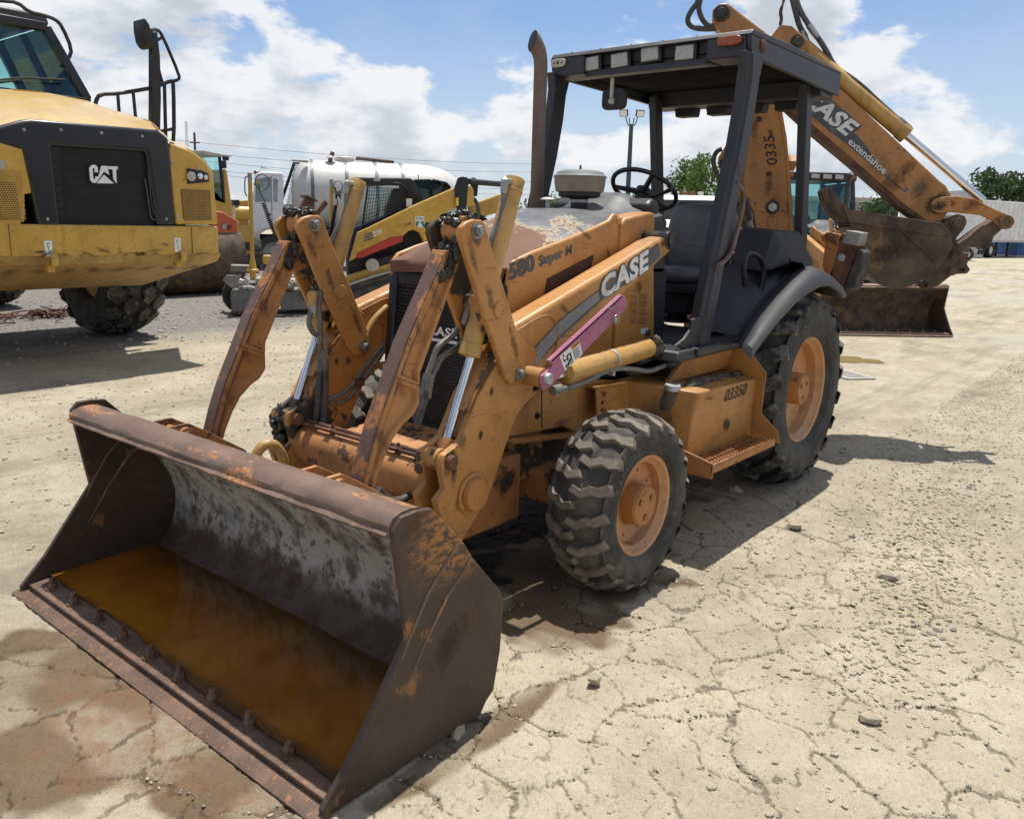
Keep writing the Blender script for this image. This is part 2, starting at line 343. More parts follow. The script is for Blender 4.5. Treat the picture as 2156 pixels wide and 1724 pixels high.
b = NB('lug_rubber')                                         # dusty lugs, darker carcass in between (dust sits on the wearing faces)
lg = b.attr('lug'); dn = b.ramp(b.noise(18, 6, .65), .30, .62)
c = b.mix(b.ramp(b.noise(5, 5), .3, .7), (.040, .039, .037), (.072, .069, .063))
c = b.mix(b.math('MULTIPLY', b.ramp(b.noise(9, 7, .7), .44, .64), .6), c, (.14, .125, .10))
c = b.mix(b.math('MULTIPLY', lg, b.math('ADD', b.math('MULTIPLY', dn, .55), .4)), c, b.mix(b.noise(60, 4), (.15, .13, .10), (.27, .235, .18)))
M['tyre'] = b.done(c, .88, 0., b.bump(b.noise(70, 4, .7), .45, .006), .3)
b = NB('tyre_dark'); c = b.mix(b.ramp(b.noise(6, 6, .65), .35, .72), (.026, .026, .026), (.078, .074, .067))
lg = b.attr('lug'); c = b.mix(b.math('MULTIPLY', lg, b.ramp(b.noise(11, 7, .72), .50, .62, 0., .75)), c, (.20, .185, .155))
M['tyre_dark'] = b.done(c, .72, 0., b.bump(b.noise(45, 4, .7), .35, .006), .35)

b = NB('bucket_inside')                                     # dried mud and bare steel, rust at the foot of the wall
v = b.co(); z = b.sep(v)[2]; n1 = b.noise(7, 9, .68); n2 = b.noise(24, 6, .65); n3 = b.noise(3, 6, .6)
c = b.mix(b.ramp(n1, .40, .56), (.13, .11, .09), (.40, .375, .33)); c = b.mix(b.math('MULTIPLY', b.ramp(n2, .56, .62), .8), c, (.045, .033, .026))
c = b.mix(b.math('MULTIPLY', b.ramp(n3, .54, .64), .55), c, (.12, .13, .14))
low = b.ramp(b.math('ADD', z, b.math('MULTIPLY', n1, .22)), .40, .26); c = b.mix(b.math('MULTIPLY', low, .9), c, (.055, .028, .012))
hi = b.ramp(b.math('ADD', z, b.math('MULTIPLY', n3, .2)), .74, .82); c = b.mix(hi, c, b.mix(n2, (.055, .030, .020), (.20, .10, .05)))
M['bucket_in'] = b.done(c, .85, 0., b.bump(b.math('ADD', n1, b.math('MULTIPLY', n2, .6)), .5, .012))
b = NB('bucket_steel')                                      # chocolate brown worn steel, streaks of old orange rust and scratches
n1 = b.noise(3.2, 7, .6); n2 = b.noise(40, 5, .6); n3 = b.noise(6, 8, .72)
c = b.mix(b.ramp(n1, .3, .72), (.054, .036, .025), (.092, .063, .043)); c = b.mix(b.math('MULTIPLY', b.ramp(n3, .58, .66), .75), c, (.34, .15, .045))
c = b.mix(b.math('MULTIPLY', b.ramp(n2, .62, .72), .4), c, (.03, .02, .016))
sc = b.noise(5, 3, .5, vec=b.co((30, 3, 3), rot=(.3, .6, .4))); c = b.mix(b.math('MULTIPLY', b.ramp(sc, .68, .74), .5), c, (.22, .15, .11))
gp2 = b.n('ShaderNodeVectorMath', {0: b.co(), 1: (3.52, 1.07, .74)}, operation='DISTANCE').outputs['Value']; pm = b.math('MULTIPLY', b.ramp(b.math('ADD', gp2, b.math('MULTIPLY', n3, .25)), .36, .20), b.ramp(b.noise(26, 7, .75, vec=b.co((1, 1, 2.2), rot=(0, .7, 0))), .44, .54)); c = b.mix(b.math('MULTIPLY', pm, .85), c, (.42, .19, .055))
M['bucket'] = b.done(c, .6, .25, b.bump(b.math('ADD', n2, n3), .25, .006))
b = NB('lip_steel'); n1 = b.noise(4, 6, .6); n3 = b.noise(11, 8, .75); n2 = b.noise(60, 4)
c = b.mix(b.ramp(n1, .3, .7), (.125, .078, .054), (.195, .128, .094)); n5 = b.noise(5, 9, .75, vec=b.co((1.5, .5, 1.5))); c = b.mix(b.math('MULTIPLY', b.ramp(n5, .55, .60), b.ramp(n2, .35, .6)), c, (.45, .20, .07))
c = b.mix(b.math('MULTIPLY', b.ramp(n2, .6, .7), .4), c, (.07, .035, .025)); M['lip'] = b.done(c, .55, .2, b.bump(n2, .2, .004))
b = NB('edge_steel'); n1 = b.noise(6, 7, .65); n2 = b.noise(50, 5, .6)
c = b.mix(b.ramp(n1, .35, .65), (.095, .058, .040), (.17, .105, .072)); c = b.mix(b.ramp(n2, .58, .64, 0., .6), c, (.36, .15, .05)); M['edge'] = b.done(c, .6, .2, b.bump(n2, .4, .005))
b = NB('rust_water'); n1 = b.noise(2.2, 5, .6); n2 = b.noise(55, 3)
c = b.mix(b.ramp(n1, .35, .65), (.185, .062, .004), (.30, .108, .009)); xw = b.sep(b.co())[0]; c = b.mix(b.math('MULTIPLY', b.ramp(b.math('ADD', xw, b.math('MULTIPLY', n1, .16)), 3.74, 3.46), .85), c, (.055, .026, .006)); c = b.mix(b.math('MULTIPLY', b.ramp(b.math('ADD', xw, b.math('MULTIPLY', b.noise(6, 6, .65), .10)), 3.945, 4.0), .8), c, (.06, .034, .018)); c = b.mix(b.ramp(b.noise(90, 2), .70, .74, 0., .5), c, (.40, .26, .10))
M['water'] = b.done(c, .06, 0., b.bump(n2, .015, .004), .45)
b = NB('muddy_water'); M['mudwater'] = b.done(b.mix(b.noise(3, 4), (.26, .20, .08), (.33, .26, .12)), .08, 0., b.bump(b.noise(40, 2), .02, .004), .5)
for nm_, cl_ in (('stain', (.028, .020, .013)), ('stain_mud', (.085, .066, .042)), ('stain_rust', (.10, .042, .018)), ('stain_black', (.014, .012, .011))):
    b = NB(nm_); fd = b.attr('fade'); n1 = b.noise(30, 8, .74); al = b.ramp(b.math('ADD', fd, b.math('MULTIPLY', b.math('SUBTRACT', n1, .5), 2.0)), .28, .98, 0., .80 if 'black' in nm_ else .55)
    M[nm_] = b.done(b.mix(b.noise(60, 3), cl_, tuple(x*1.9 for x in cl_)), .75, 0., b.bump(n1, .4, .006)); b.set(b.p.inputs['Alpha'], al)
b = NB('wet_stain'); M['oil'] = b.done((.03, .026, .022), .25)

b = NB('hood_top'); v = b.co(); n1 = b.noise(2.6, 7, .62); n2 = b.noise(46, 6, .75); n3 = b.noise(9, 5, .6)   # faded charcoal paint worn through to red rust, pale rims
c = b.mix(b.ramp(n3, .35, .7), (.070, .074, .082), (.135, .138, .142))
s_ = b.sep(v); zone = b.math('ADD', b.math('ADD', b.math('MULTIPLY', n1, 1.2), b.math('MULTIPLY', n2, .42)), b.math('MULTIPLY', s_[0], .62))
c = b.mix(b.ramp(zone, 1.97, 2.01), c, (.36, .30, .20)); c = b.mix(b.ramp(zone, 2.02, 2.06), c, b.mix(n3, (.115, .050, .030), (.185, .088, .052)))
M['hood_top'] = b.done(c, b.ramp(zone, 1.9, 2.05, .42, .8), 0., b.bump(n2, .15, .004))
b = NB('stack_rust'); n1 = b.noise(6, 7, .65, vec=b.co((1, 1, .3))); n2 = b.noise(60, 4); c = b.mix(b.ramp(n1, .3, .7), (.075, .052, .040), (.17, .122, .095)); c = b.mix(b.ramp(n2, .55, .7, 0, .5), c, (.08, .04, .025)); M['stack'] = b.done(c, .75, .1, b.bump(n2, .4, .004))
b = NB('brown_dirty'); n1 = b.noise(5, 8, .65); n2 = b.noise(40, 5); c = b.mix(b.ramp(n1, .35, .68), (.050, .036, .028), (.15, .10, .062)); c = b.mix(b.ramp(b.noise(2, 7, .7), .56, .62, 0, .8), c, (.22, .135, .05)); M['hoe_bucket'] = b.done(c, .8, .1, b.bump(n2, .3, .006))
b = NB('rust_old'); n1 = b.noise(6, 8, .7); c = b.mix(b.ramp(n1, .35, .65), (.055, .022, .014), (.17, .075, .04)); M['rust_old'] = b.done(c, .8, 0., b.bump(b.noise(50, 4), .3, .005))
b = NB('wire_black'); M['wire'] = b.done((.02, .02, .02), .6)
def glass(name, col, rough=.03, alpha=.0, trans=1.):
    b = NB(name); tr = b.n('ShaderNodeBsdfTransparent', {0: col}); gl = b.n('ShaderNodeBsdfGlossy', {0: (1, 1, 1, 1), 1: rough}); fr = b.n('ShaderNodeFresnel', {0: 1.5})
    mx_ = b.n('ShaderNodeMixShader', {0: b.math('ADD', fr.outputs[0], alpha), 1: tr.outputs[0], 2: gl.outputs[0]}); b.t.links.new(mx_.outputs[0], b.out.inputs[0]); M[name] = b.m
glass('glass', (.70, .93, .92)); glass('glass_pale', (.88, .96, .95)); glass('glass_dark', (.12, .17, .18))
b = NB('mirror'); M['mirror'] = b.done((.8, .82, .84), .04, 1.)
def leafmat(name, a, c2):
    b = NB(name); c = b.mix(b.noise(.9, 3), a, c2); c = b.mix(b.n('ShaderNodeObjectInfo').outputs['Random'], c, tuple(x*.8 for x in a)); M[name] = b.done(c, .55, 0., None, .3, Transmission_Weight=0.)
    tr = b.n('ShaderNodeBsdfTranslucent', {0: c}); mx_ = b.n('ShaderNodeMixShader', {0: .3, 1: b.p.outputs[0], 2: tr.outputs[0]}); b.t.links.new(mx_.outputs[0], b.out.inputs[0])
leafmat('leaf', (.10, .16, .035), (.17, .24, .06)); leafmat('leaf_dark', (.060, .10, .034), (.10, .15, .05))
b = NB('worn_edge'); n1 = b.noise(7, 8, .72); n2 = b.noise(45, 5, .65); c = b.mix(b.ramp(b.math('ADD', n1, b.math('MULTIPLY', n2, .35)), .56, .66), (.40, .165, .05), b.mix(n2, (.075, .040, .030), (.17, .10, .078))); M['worn_edge'] = b.done(c, .65, 0., b.bump(n2, .3, .005))

# ground: pale caliche over cracked concrete, grey gravel towards the trucks, damp and oily patches
b = NB('yard_ground'); v = b.co(); xyz = b.sep(v); n0 = b.noise(.35, 5, .6); n1 = b.noise(1.7, 8, .65); n2 = b.noise(9, 8, .72); n3 = b.noise(60, 5, .7); n4 = b.noise(220, 3, .6)
pale = b.mix(b.ramp(n1, .32, .68), (.36, .305, .215), (.50, .44, .325)); pale = b.mix(b.math('MULTIPLY', b.ramp(n2, .48, .66), .5), pale, (.28, .23, .155))
pale = b.mix(b.math('MULTIPLY', b.ramp(n3, .5, .68), .6), pale, (.20, .168, .115)); pale = b.mix(b.math('MULTIPLY', b.ramp(n3, .42, .30), .5), pale, (.58, .53, .42))
pale = b.mix(b.math('MULTIPLY', b.ramp(n4, .54, .66), .55), pale, (.16, .135, .10)); pale = b.mix(b.math('MULTIPLY', b.ramp(n4, .44, .34), .5), pale, (.62, .57, .46))
gp = b.vor(38); g2 = b.vor(15); gcol = b.mix(gp.outputs['Color'], (.13, .125, .115), (.36, .34, .305)); gcol = b.mix(b.ramp(g2.outputs['Distance'], .25, .5, 0, .45), gcol, (.16, .15, .135))
gm = b.ramp(b.math('ADD', b.math('MULTIPLY', xyz[1], -1.), b.math('ADD', b.math('MULTIPLY', n1, 3.), b.math('MULTIPLY', n2, 1.5))), 9.2, 11.0)
gm = b.math('MULTIPLY', gm, b.ramp(xyz[0], -22., -14.))
far_ = b.math('MULTIPLY', b.ramp(b.noise(.12, 5, .6, vec=b.co((1, 1, 1))), .45, .6), b.ramp(xyz[0], -6., -12.)); trk2 = b.noise(1.1, 6, .65, vec=b.co((.22, 2.2, 1), rot=(0, 0, .5))); c = b.mix(b.math('MULTIPLY', b.math('MULTIPLY', b.ramp(trk2, .50, .64), b.ramp(xyz[0], 1.2, -2.)), .5), pale, (.22, .188, .135)); c = b.mix(b.math('MULTIPLY', far_, .55), c, (.40, .385, .34))
c = b.mix(b.math('MULTIPLY', b.ramp(b.noise(.55, 8, .7, vec=b.co((.6, 1.4, 1), (3, 1, 0))), .52, .64), .55), c, (.20, .17, .125))
c = b.mix(gm, c, gcol)
crack = b.attr('crack'); wet = b.attr('wet'); oil = b.attr('oil')
c = b.mix(b.math('MULTIPLY', b.attr('slab'), .28), c, b.mix(n1, (.43, .37, .265), (.53, .465, .345))); c = b.mix(b.math('MULTIPLY', b.ramp(crack, .15, .75), b.ramp(n3, .2, .6, .40, .85)), c, (.14, .112, .078))
c = b.mix(wet, c, b.mix(1., c, (.38, .31, .245), 'MULTIPLY')); rs = b.attr('rust'); c = b.mix(b.math('MULTIPLY', rs, b.ramp(n2, .42, .62, 0., .6)), c, (.22, .105, .045))
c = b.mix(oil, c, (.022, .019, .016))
rr = b.mix(b.math('MULTIPLY', wet, .6), (.95,)*3, (.5,)*3); rr = b.mix(b.math('MULTIPLY', oil, b.ramp(n2, .4, .6)), rr, (.7,)*3)
hh = b.math('ADD', b.math('ADD', b.math('MULTIPLY', n2, .9), b.math('MULTIPLY', n3, .45)), b.math('ADD', b.math('MULTIPLY', n4, .16), b.math('MULTIPLY', b.math('MULTIPLY', gm, gp.outputs['Distance']), -.9)))
hh = b.math('MULTIPLY', hh, b.math('SUBTRACT', 1., b.math('ADD', b.math('MULTIPLY', oil, .85), b.math('MULTIPLY', b.attr('slab'), .35), True))); M['ground'] = b.done(c, rr, 0., b.bump(hh, .9, .035), .3)
b = NB('stone'); oi = b.n('ShaderNodeObjectInfo').outputs['Random']; c = b.mix(b.noise(7, 4), (.28, .24, .17), (.46, .405, .305)); c = b.mix(b.ramp(b.noise(2.1, 2), .62, .66), c, (.20, .185, .16)); M['stone'] = b.done(c, .95, 0., b.bump(b.noise(80, 4), .5, .004), .2)
# ---------------------------------------------------------------- ground
mb = MB(); S = 1500
mb.add([(-S, -S, 0), (S, -S, 0), (S, S, 0), (-S, S, 0)], [(0, 1, 2, 3)])
ground = tag(mb.obj('ground', M['ground'], smooth=False), kind='structure')
def vnoise(x, y, sc, seed):                          # smooth value noise on arrays
    r = np.random.RandomState(seed).rand(256, 256); x = x*sc+37.3; y = y*sc+91.7
    xi = np.floor(x).astype(int); yi = np.floor(y).astype(int); fx = x-xi; fy = y-yi; fx = fx*fx*(3-2*fx); fy = fy*fy*(3-2*fy)
    g = lambda a, b: r[a % 256, b % 256]
    return (g(xi, yi)*(1-fx)+g(xi+1, yi)*fx)*(1-fy)+(g(xi, yi+1)*(1-fx)+g(xi+1, yi+1)*fx)*fy
def sst(x, a, b): t = np.clip((x-a)/(b-a), 0, 1); return t*t*(3-2*t)
def vcells(x, y, cell, seed):                        # distance between nearest and second nearest seed
    rs = np.random.RandomState(seed); jx = rs.rand(128, 128); jy = rs.rand(128, 128); gx = np.floor(x/cell).astype(int); gy = np.floor(y/cell).astype(int)
    f1 = np.full(x.shape, 9e9); f2 = f1.copy(); idv = np.zeros(x.shape)
    for a in (-2, -1, 0, 1, 2):
        for c in (-2, -1, 0, 1, 2):
            i = gx+a; j = gy+c; d = np.hypot((i+.05+.9*jx[i % 128, j % 128])*cell-x, (j+.05+.9*jy[i % 128, j % 128])*cell-y)
            n = d < f1; f2 = np.where(n, f1, np.minimum(f2, d)); idv = np.where(n, jx[i % 128, j % 128], idv); f1 = np.minimum(f1, d)
    return f2-f1, idv
x0, x1, y0, y1, st = -3.0, 5.0, -2.6, 3.0, .0108
xs = np.arange(x0, x1, st); ys = np.arange(y0, y1, st); gx, gy = np.meshgrid(xs, ys, indexing='ij')
wx = gx+.12*(vnoise(gx, gy, 5, 1)-.5)+.034*(vnoise(gx, gy, 19, 2)-.5)+.016*(vnoise(gx, gy, 55, 21)-.5); wy = gy+.12*(vnoise(gx, gy, 5, 3)-.5)+.034*(vnoise(gx, gy, 19, 4)-.5)+.016*(vnoise(gx, gy, 55, 22)-.5)
e1, cid = vcells(wx, wy, .29, 5); e2, _ = vcells(wx*1.1, wy, .13, 6)
zone = sst(vnoise(gx, gy, .8, 7)*.7+vnoise(gx, gy, 2.5, 17)*.3, .28, .5)*sst(gx, -1.2, 1.2)*sst(gy, -1.4, .2)       # concrete breaks up beside the wheel and bucket
zone = np.maximum(zone, sst(gx, 1.0, 1.9)*sst(gy, .5, .9))
zone *= sst(2.9+.9*(vnoise(gx, gy, 1.6, 29)-.5)-gy-.55*np.maximum(0, 1.7-gx), -.1, .6)
wd = .0085+.014*vnoise(gx, gy, 3.3, 8)**3+.005*vnoise(gx, gy, 30, 23)
crack = (1-sst(e1, wd*.25, wd))*zone; crack = np.maximum(crack, (1-sst(e2, .002, .010))*zone*.55*sst(vnoise(gx, gy, 2.1, 9), .45, .6))
h = .016+.006*(cid-.5)*zone+.006*(vnoise(gx, gy, 2.2, 10)-.5)+.005*(vnoise(gx, gy, 9, 11)-.5)*(1.6-1.4*zone)+.005*(vnoise(gx, gy, 24, 12)-.5)*(1.5-1.25*zone)+.0042*(vnoise(gx, gy, 62, 24)-.5)*(1.5-1.05*zone)
h -= crack*.007
edge = np.minimum(np.minimum(gx-x0, x1-gx), np.minimum(gy-y0, y1-gy)); k = sst(edge, .0, .5); h = h*k+.0008*(1-k); h = np.maximum(h, .0008+.003*k)
def blobs(L_, warp=.5):
    o = np.zeros(gx.shape)
    for cx_, cy_, rx, ry in L_:
        d = np.hypot((gx-cx_)/rx, (gy-cy_)/ry)+warp*(vnoise(gx, gy, 4, 13)-.5)+warp*.6*(vnoise(gx, gy, 14, 14)-.5); o = np.maximum(o, 1-sst(d, .82, 1.05))
    return o
wet = blobs([(4.30, .05, .36, .5), (4.14, .50, .2, .45), (4.2, -.35, .22, .35), (4.5, .2, .2, .3), (2.55, .75, .45, .32), (2.2, .55, .8, .5), (1.9, 0, 1.3, .7), (.9, .1, .8, .5), (3.5, 1.13, .45, .07), (4.62, -.15, .18, .3)])*1.0
wet *= .55+.45*sst(vnoise(gx, gy, 6, 15), .25, .5)
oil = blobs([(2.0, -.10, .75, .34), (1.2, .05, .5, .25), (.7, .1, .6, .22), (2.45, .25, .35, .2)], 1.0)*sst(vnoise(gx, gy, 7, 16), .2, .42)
rustm = blobs([(4.25, .25, .28, .4), (4.1, .6, .16, .3)], .9)*.8
nx, ny = gx.shape; me = bpy.data.meshes.new('cracked_pavement')
co = np.stack([gx, gy, h], -1).reshape(-1, 3); me.vertices.add(len(co)); me.vertices.foreach_set('co', co.ravel())
i = np.arange((nx-1)*(ny-1)); a = (i//(ny-1))*ny+i % (ny-1); q = np.stack([a, a+ny, a+ny+1, a+1], -1)
me.loops.add(q.size); me.loops.foreach_set('vertex_index', q.ravel()); me.polygons.add(len(q)); me.polygons.foreach_set('loop_start', np.arange(len(q))*4); me.polygons.foreach_set('use_smooth', [True]*len(q)); me.update(calc_edges=True)
for nm, arr in (('crack', crack), ('wet', wet), ('oil', oil), ('rust', rustm), ('slab', zone)):
    at = me.attributes.new(nm, 'FLOAT', 'POINT'); at.data.foreach_set('value', arr.astype(np.float32).ravel())
pave = tag(link('pavement', me, M['ground']), kind='structure')
def hgt(x, y):
    i = int((x-x0)/st); j = int((y-y0)/st); return float(h[i, j]) if 0 <= i < nx and 0 <= j < ny else 0.
rnd = random.Random(4)
def rock(rng, r):
    bm = bmesh.new(); bmesh.ops.create_icosphere(bm, subdivisions=1, radius=r); kx = Vector((rng.random()*9, rng.random()*9, rng.random()*9)); sq = (rng.uniform(.8, 1.5), rng.uniform(.7, 1.1), rng.uniform(.4, .75)); rot = Matrix.Rotation(rng.random()*6.28, 3, 'Z')
    vs = []
    for v in bm.verts:
        d = v.co/r; vs.append(rot @ Vector((v.co.x*sq[0], v.co.y*sq[1], v.co.z*sq[2]))*(1+.5*mnoise.noise(d*1.3+kx)))
    bm.verts.index_update(); fs = [tuple(v.index for v in f.verts) for f in bm.faces]; bm.free(); return vs, fs
rocks = [rock(rnd, 1.) for _ in range(14)]
grit = MB()
def scatter(n, fx, rmin, rmax, mbx):
    for _ in range(n):
        x, y = fx(); r = rmin*(rmax/rmin)**(rnd.random()**2.2); vs, fs = rnd.choice(rocks); mbx.add([(x+p.x*r, y+p.y*r, hgt(x, y)+p.z*r+r*.25) for p in vs], fs)
def right_side():
    while True:
        x = rnd.uniform(-9, 3.4); y = rnd.uniform(-.5, 2.6)
        if y > .95+.0*x and y < 3 and (x < 1.9 or rnd.random() < .35) and rnd.random() < .35+.65*mnoise.noise(Vector((x*1.3, y*1.3, 3)))+.4: return x, y
scatter(13000, right_side, .0025, .014, grit)
ci_, cj_ = np.where((crack > .6) & (gx > 1.2) & (gy > .5)); rs_ = np.random.RandomState(3); pk_ = rs_.choice(len(ci_), 2600)
ck_ = iter([(float(gx[ci_[k], cj_[k]])+rs_.normal(0, .008), float(gy[ci_[k], cj_[k]])+rs_.normal(0, .008)) for k in pk_])
scatter(2600, lambda: next(ck_), .0022, .007, grit)
def ridge(): t = rnd.random(); return 2.35-3.0*t+rnd.gauss(0, .28), 2.05-.35*t+rnd.gauss(0, .16)
scatter(2200, ridge, .003, .016, grit)
def left_side(): x = rnd.uniform(-1.5, 4.6); return x, rnd.uniform(-6.5, -1.2)
scatter(4000, left_side, .004, .018, grit)
def fore(): return rnd.uniform(2.2, 4.9), rnd.uniform(1.15, 2.6)
scatter(700, fore, .0025, .009, grit)
def gravel_far(): return rnd.uniform(-9, 2), rnd.uniform(-14, -7)
scatter(1500, gravel_far, .01, .04, grit)
def under(): return rnd.uniform(-2.5, 2.2), rnd.uniform(-.8, .9)
scatter(200, under, .004, .015, grit)
tag(grit.obj('gravel', M['stone'], smooth=False), kind='stuff')
# the few stones one can pick out
for nm, uv, r, lab in (('stone', (1548, 1041), .045, 'rounded grey stone lying in the shade beside the step of the backhoe'), ('stone', (1867, 1223), .050, 'flat brown stone alone on the pale dirt right of the cracked concrete'),
                       ('stone', (1672, 1118), .05, 'long flat pale stone on the dirt beyond the rear wheel shadow'), ('stone', (1250, 1450), .035, 'dark round pebble on the cracked concrete'),
                       ('stone', (1832, 1530), .03, 'small stone on dusty ground by a cluster of crumbs'), ('stone', (962, 1553), .035, 'pale crumbled stone beside the outer plate of the loader bucket'), ('stone', (1683, 870), .04, 'small pale stone at the edge of the bucket shadow')):
    p = Zp(uv); vs, fs = rock(rnd, r); z = hgt(p.x, p.y); mz = min(v.z for v in vs); mb = MB(); mb.add([v-Vector((0, 0, mz+.004)) for v in vs], fs); o = mb.obj(nm, M['stone'], smooth=False); o.location = (p.x, p.y, z); tag(o, lab, 'stone')
# puddle and storm drain beside the far bucket
P = Zp(D(1790, 757), .006); mb = MB(); ring = []
for i in range(40):
    t = 2*math.pi*i/40; rr = 1+.22*math.sin(3*t+1)+.12*math.sin(7*t); ring.append((P.x+(.40*math.cos(t)*rr)*.773+.2*math.sin(t)*rr*.6, P.y-.40*math.cos(t)*rr*.5+.26*math.sin(t)*rr, .006))
mb.add(ring, [tuple(range(40))]); tag(mb.obj('puddle', M['mudwater'], smooth=False), 'muddy yellow puddle on the dirt behind the rear wheel', 'puddle')
g0 = Zp(D(1785, 791)); dr = empty('storm_drain', (g0.x, g0.y, 0), R_(52)); dr.scale = (.52, .62, 1); tag(dr, 'rectangular concrete storm drain with iron grate set in the dirt', 'drain')
mb = MB(); mb.bb((-.5, -.3, .002), (.5, -.22, .02)); mb.bb((-.5, .22, .002), (.5, .3, .02)); mb.bb((-.5, -.22, .002), (-.42, .22, .02)); mb.bb((.42, -.22, .002), (.5, .22, .02)); mb.obj('concrete_frame', M['concrete'], dr, .004)
mb = MB(); mb.bb((-.42, -.22, .003), (.42, .22, .006)); mb.obj('dark_pit', M['black'], dr)
for i in range(9):
    mb = MB(); mb.bb((-.42+i*.1, -.22, .007), (-.37+i*.1, .22, .019)); mb.obj('grate_bar', M['concrete'], dr)
# ---------------------------------------------------------------- the backhoe loader (front = +x, its left = +y)
bl = tag(empty('backhoe_loader'), 'worn orange tan backhoe loader with open canopy and rust stained front bucket', 'backhoe')
HW = 1.06
# --- loader bucket
prof = [(3.765, .772), (3.68, .752), (3.57, .695), (3.475, .61), (3.39, .50), (3.335, .41), (3.312, .32), (3.315, .23), (3.335, .155), (3.375, .10), (3.44, .066), (3.56, .05), (3.90, .046)]
def off(pr, d):
    out = []
    for i, (x, z) in enumerate(pr):
        a = Vector(pr[max(i-1, 0)]); c = Vector(pr[min(i+1, len(pr)-1)]); t = (c-a).normalized(); out.append((x-t.y*-d*-1, z+t.x*-d*-1) if False else (x+t.y*d, z-t.x*d))
    return out
op = off(prof, .02)
# make sure the offset goes outwards (towards the machine)
if op[5][0] > prof[5][0]: op = off(prof, -.02)
mb = MB(); ysub = [-HW+.012+(2*HW-.024)*i/24 for i in range(25)]
dent = lambda x, y, z: (x+.006*(mnoise.noise(Vector((y*2.2, z*3, 1)))), y, z+.003*mnoise.noise(Vector((y*3, x*3, 5))))
mb.loft([[dent(x, y, z) for x, z in prof]+[dent(x, y, z) for x, z in op[::-1]] for y in ysub])
bk = mb.obj('loader_bucket', M['bucket_in'], bl, ang=50)
mb = MB(); lp = [(3.790, .766), (3.800, .777), (3.783, .787), (3.784, .802), (3.768, .820), (3.738, .831), (3.70, .834), (3.66, .829), (3.645, .812), (3.645, .79), (3.66, .768), (3.70, .757), (3.755, .760)]
def nick(y, i): return .005*mnoise.noise(Vector((y*7, i*.4, 2)))+(.004*mnoise.noise(Vector((y*31, i, 4))) if i < 3 else 0)
mb.loft([[(x+nick(y, i), y, z+nick(y+9, i)*.6+.014*y) for i, (x, z) in enumerate(lp)] for y in [-HW+.005+(2*HW-.01)*k/90 for k in range(91)]]); mb.obj('lip_beam', M['lip'], bk, ang=40)
sp = [Y(E(1605, 640), HW), Y(E(1640, 580), HW), Y(E(1700, 556), HW), Y(E(1765, 545), HW), Y(E(1830, 615), HW), Y(E(1900, 690), HW), Y(E(1932, 745), HW), Y(E(2046, 880), HW), Y(E(2060, 935), HW), Y(E(2045, 1130), HW), Y(E(2018, 1290), HW), Y(E(1990, 1332), HW), Vector((3.38, HW, .03)), Vector((4.04, HW, .022)), Vector((4.045, HW, .05)), Y(E(1440, 1560), HW), Y(E(1665, 1080), HW), Y(E(1640, 900), HW)]
for s in (1, -1):
    mb = MB(); mb.prism([(p.x, s*(HW-.012), p.z) for p in sp], (0, s*.022, 0)); mb.obj('side_plate', M['bucket'], bk, .004)
for s in (1, -1):                                          # weld bead ribs on the side plates
    for q in ((E(1880, 690), E(1760, 890), E(1690, 1060), E(1650, 1170)), (E(1935, 755), E(1840, 900), E(1750, 1090), E(1650, 1330))):
        mb = MB(); mb.tube([Vector((Y(a, HW+.01).x, (HW+.0095) if s > 0 else -(HW-.0125), Y(a, HW+.01).z)) for a in q], [.007, .006, .005, .002], 8); mb.obj('wear_rib', M['lip'], bk)
mb = MB(); mb.prism([(3.86, -HW-.025, .047), (4.055, -HW-.025, .030), (4.075, -HW-.025, .022), (4.055, -HW-.025, .008), (3.85, -HW-.025, .010)], (0, 2*HW+.03, 0)); mb.obj('cutting_edge', M['edge'], bk, .003)
mb = MB(); mb.prism([(3.86, -HW+.02, .0475), (4.012, -HW+.02, .036), (4.016, -HW+.02, .056), (3.86, -HW+.02, .066)], (0, 2*HW-.04, 0)); mb.obj('base_edge', M['edge'], bk, .004)
for i in range(10):
    y = -.917+i*(.80+.917)/8
    if y > HW-.05: continue
    mb = MB(); mb.hexbolt((3.965, y, .060), (-.06+.05*math.sin(i*2.3), .06*math.cos(i*1.7), 1), .019, .028, 1.5); mb.cyl((3.965, y, .08), (3.965, y, .108+.006*math.sin(i*3)), .0115, 10); mb.obj('bolt', M['edge'], bk)
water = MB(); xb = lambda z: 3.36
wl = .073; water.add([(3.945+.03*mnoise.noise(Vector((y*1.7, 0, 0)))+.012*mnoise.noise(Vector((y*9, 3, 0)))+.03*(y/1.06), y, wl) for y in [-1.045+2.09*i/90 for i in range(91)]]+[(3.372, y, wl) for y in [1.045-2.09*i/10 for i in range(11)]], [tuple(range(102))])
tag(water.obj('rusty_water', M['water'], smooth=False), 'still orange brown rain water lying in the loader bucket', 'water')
for s in (-.5, .5):                                        # paired hinge plates behind the lip
    for d in (-.075, .06):
        mb = MB(); mb.prism([(3.66, s+d, .79), (3.64, s+d, .818), (3.565, s+d, .82), (3.50, s+d, .782), (3.30, s+d, .65), (3.275, s+d, .60), (3.255, s+d, .45), (3.31, s+d, .5), (3.40, s+d, .60), (3.48, s+d, .66), (3.56, s+d, .72)], (0, .018, 0)); mb.obj('hinge_plate', M['tan_scab'], bk, .003)
    mb = MB(); mb.cyl((3.585, s-.11, .775), (3.585, s+.11, .775), .02, 16); mb.cyl((3.585, s+.078, .775), (3.585, s+.10, .775), .033, 18); mb.obj('hinge_pin', M['tan_worn'], bk)
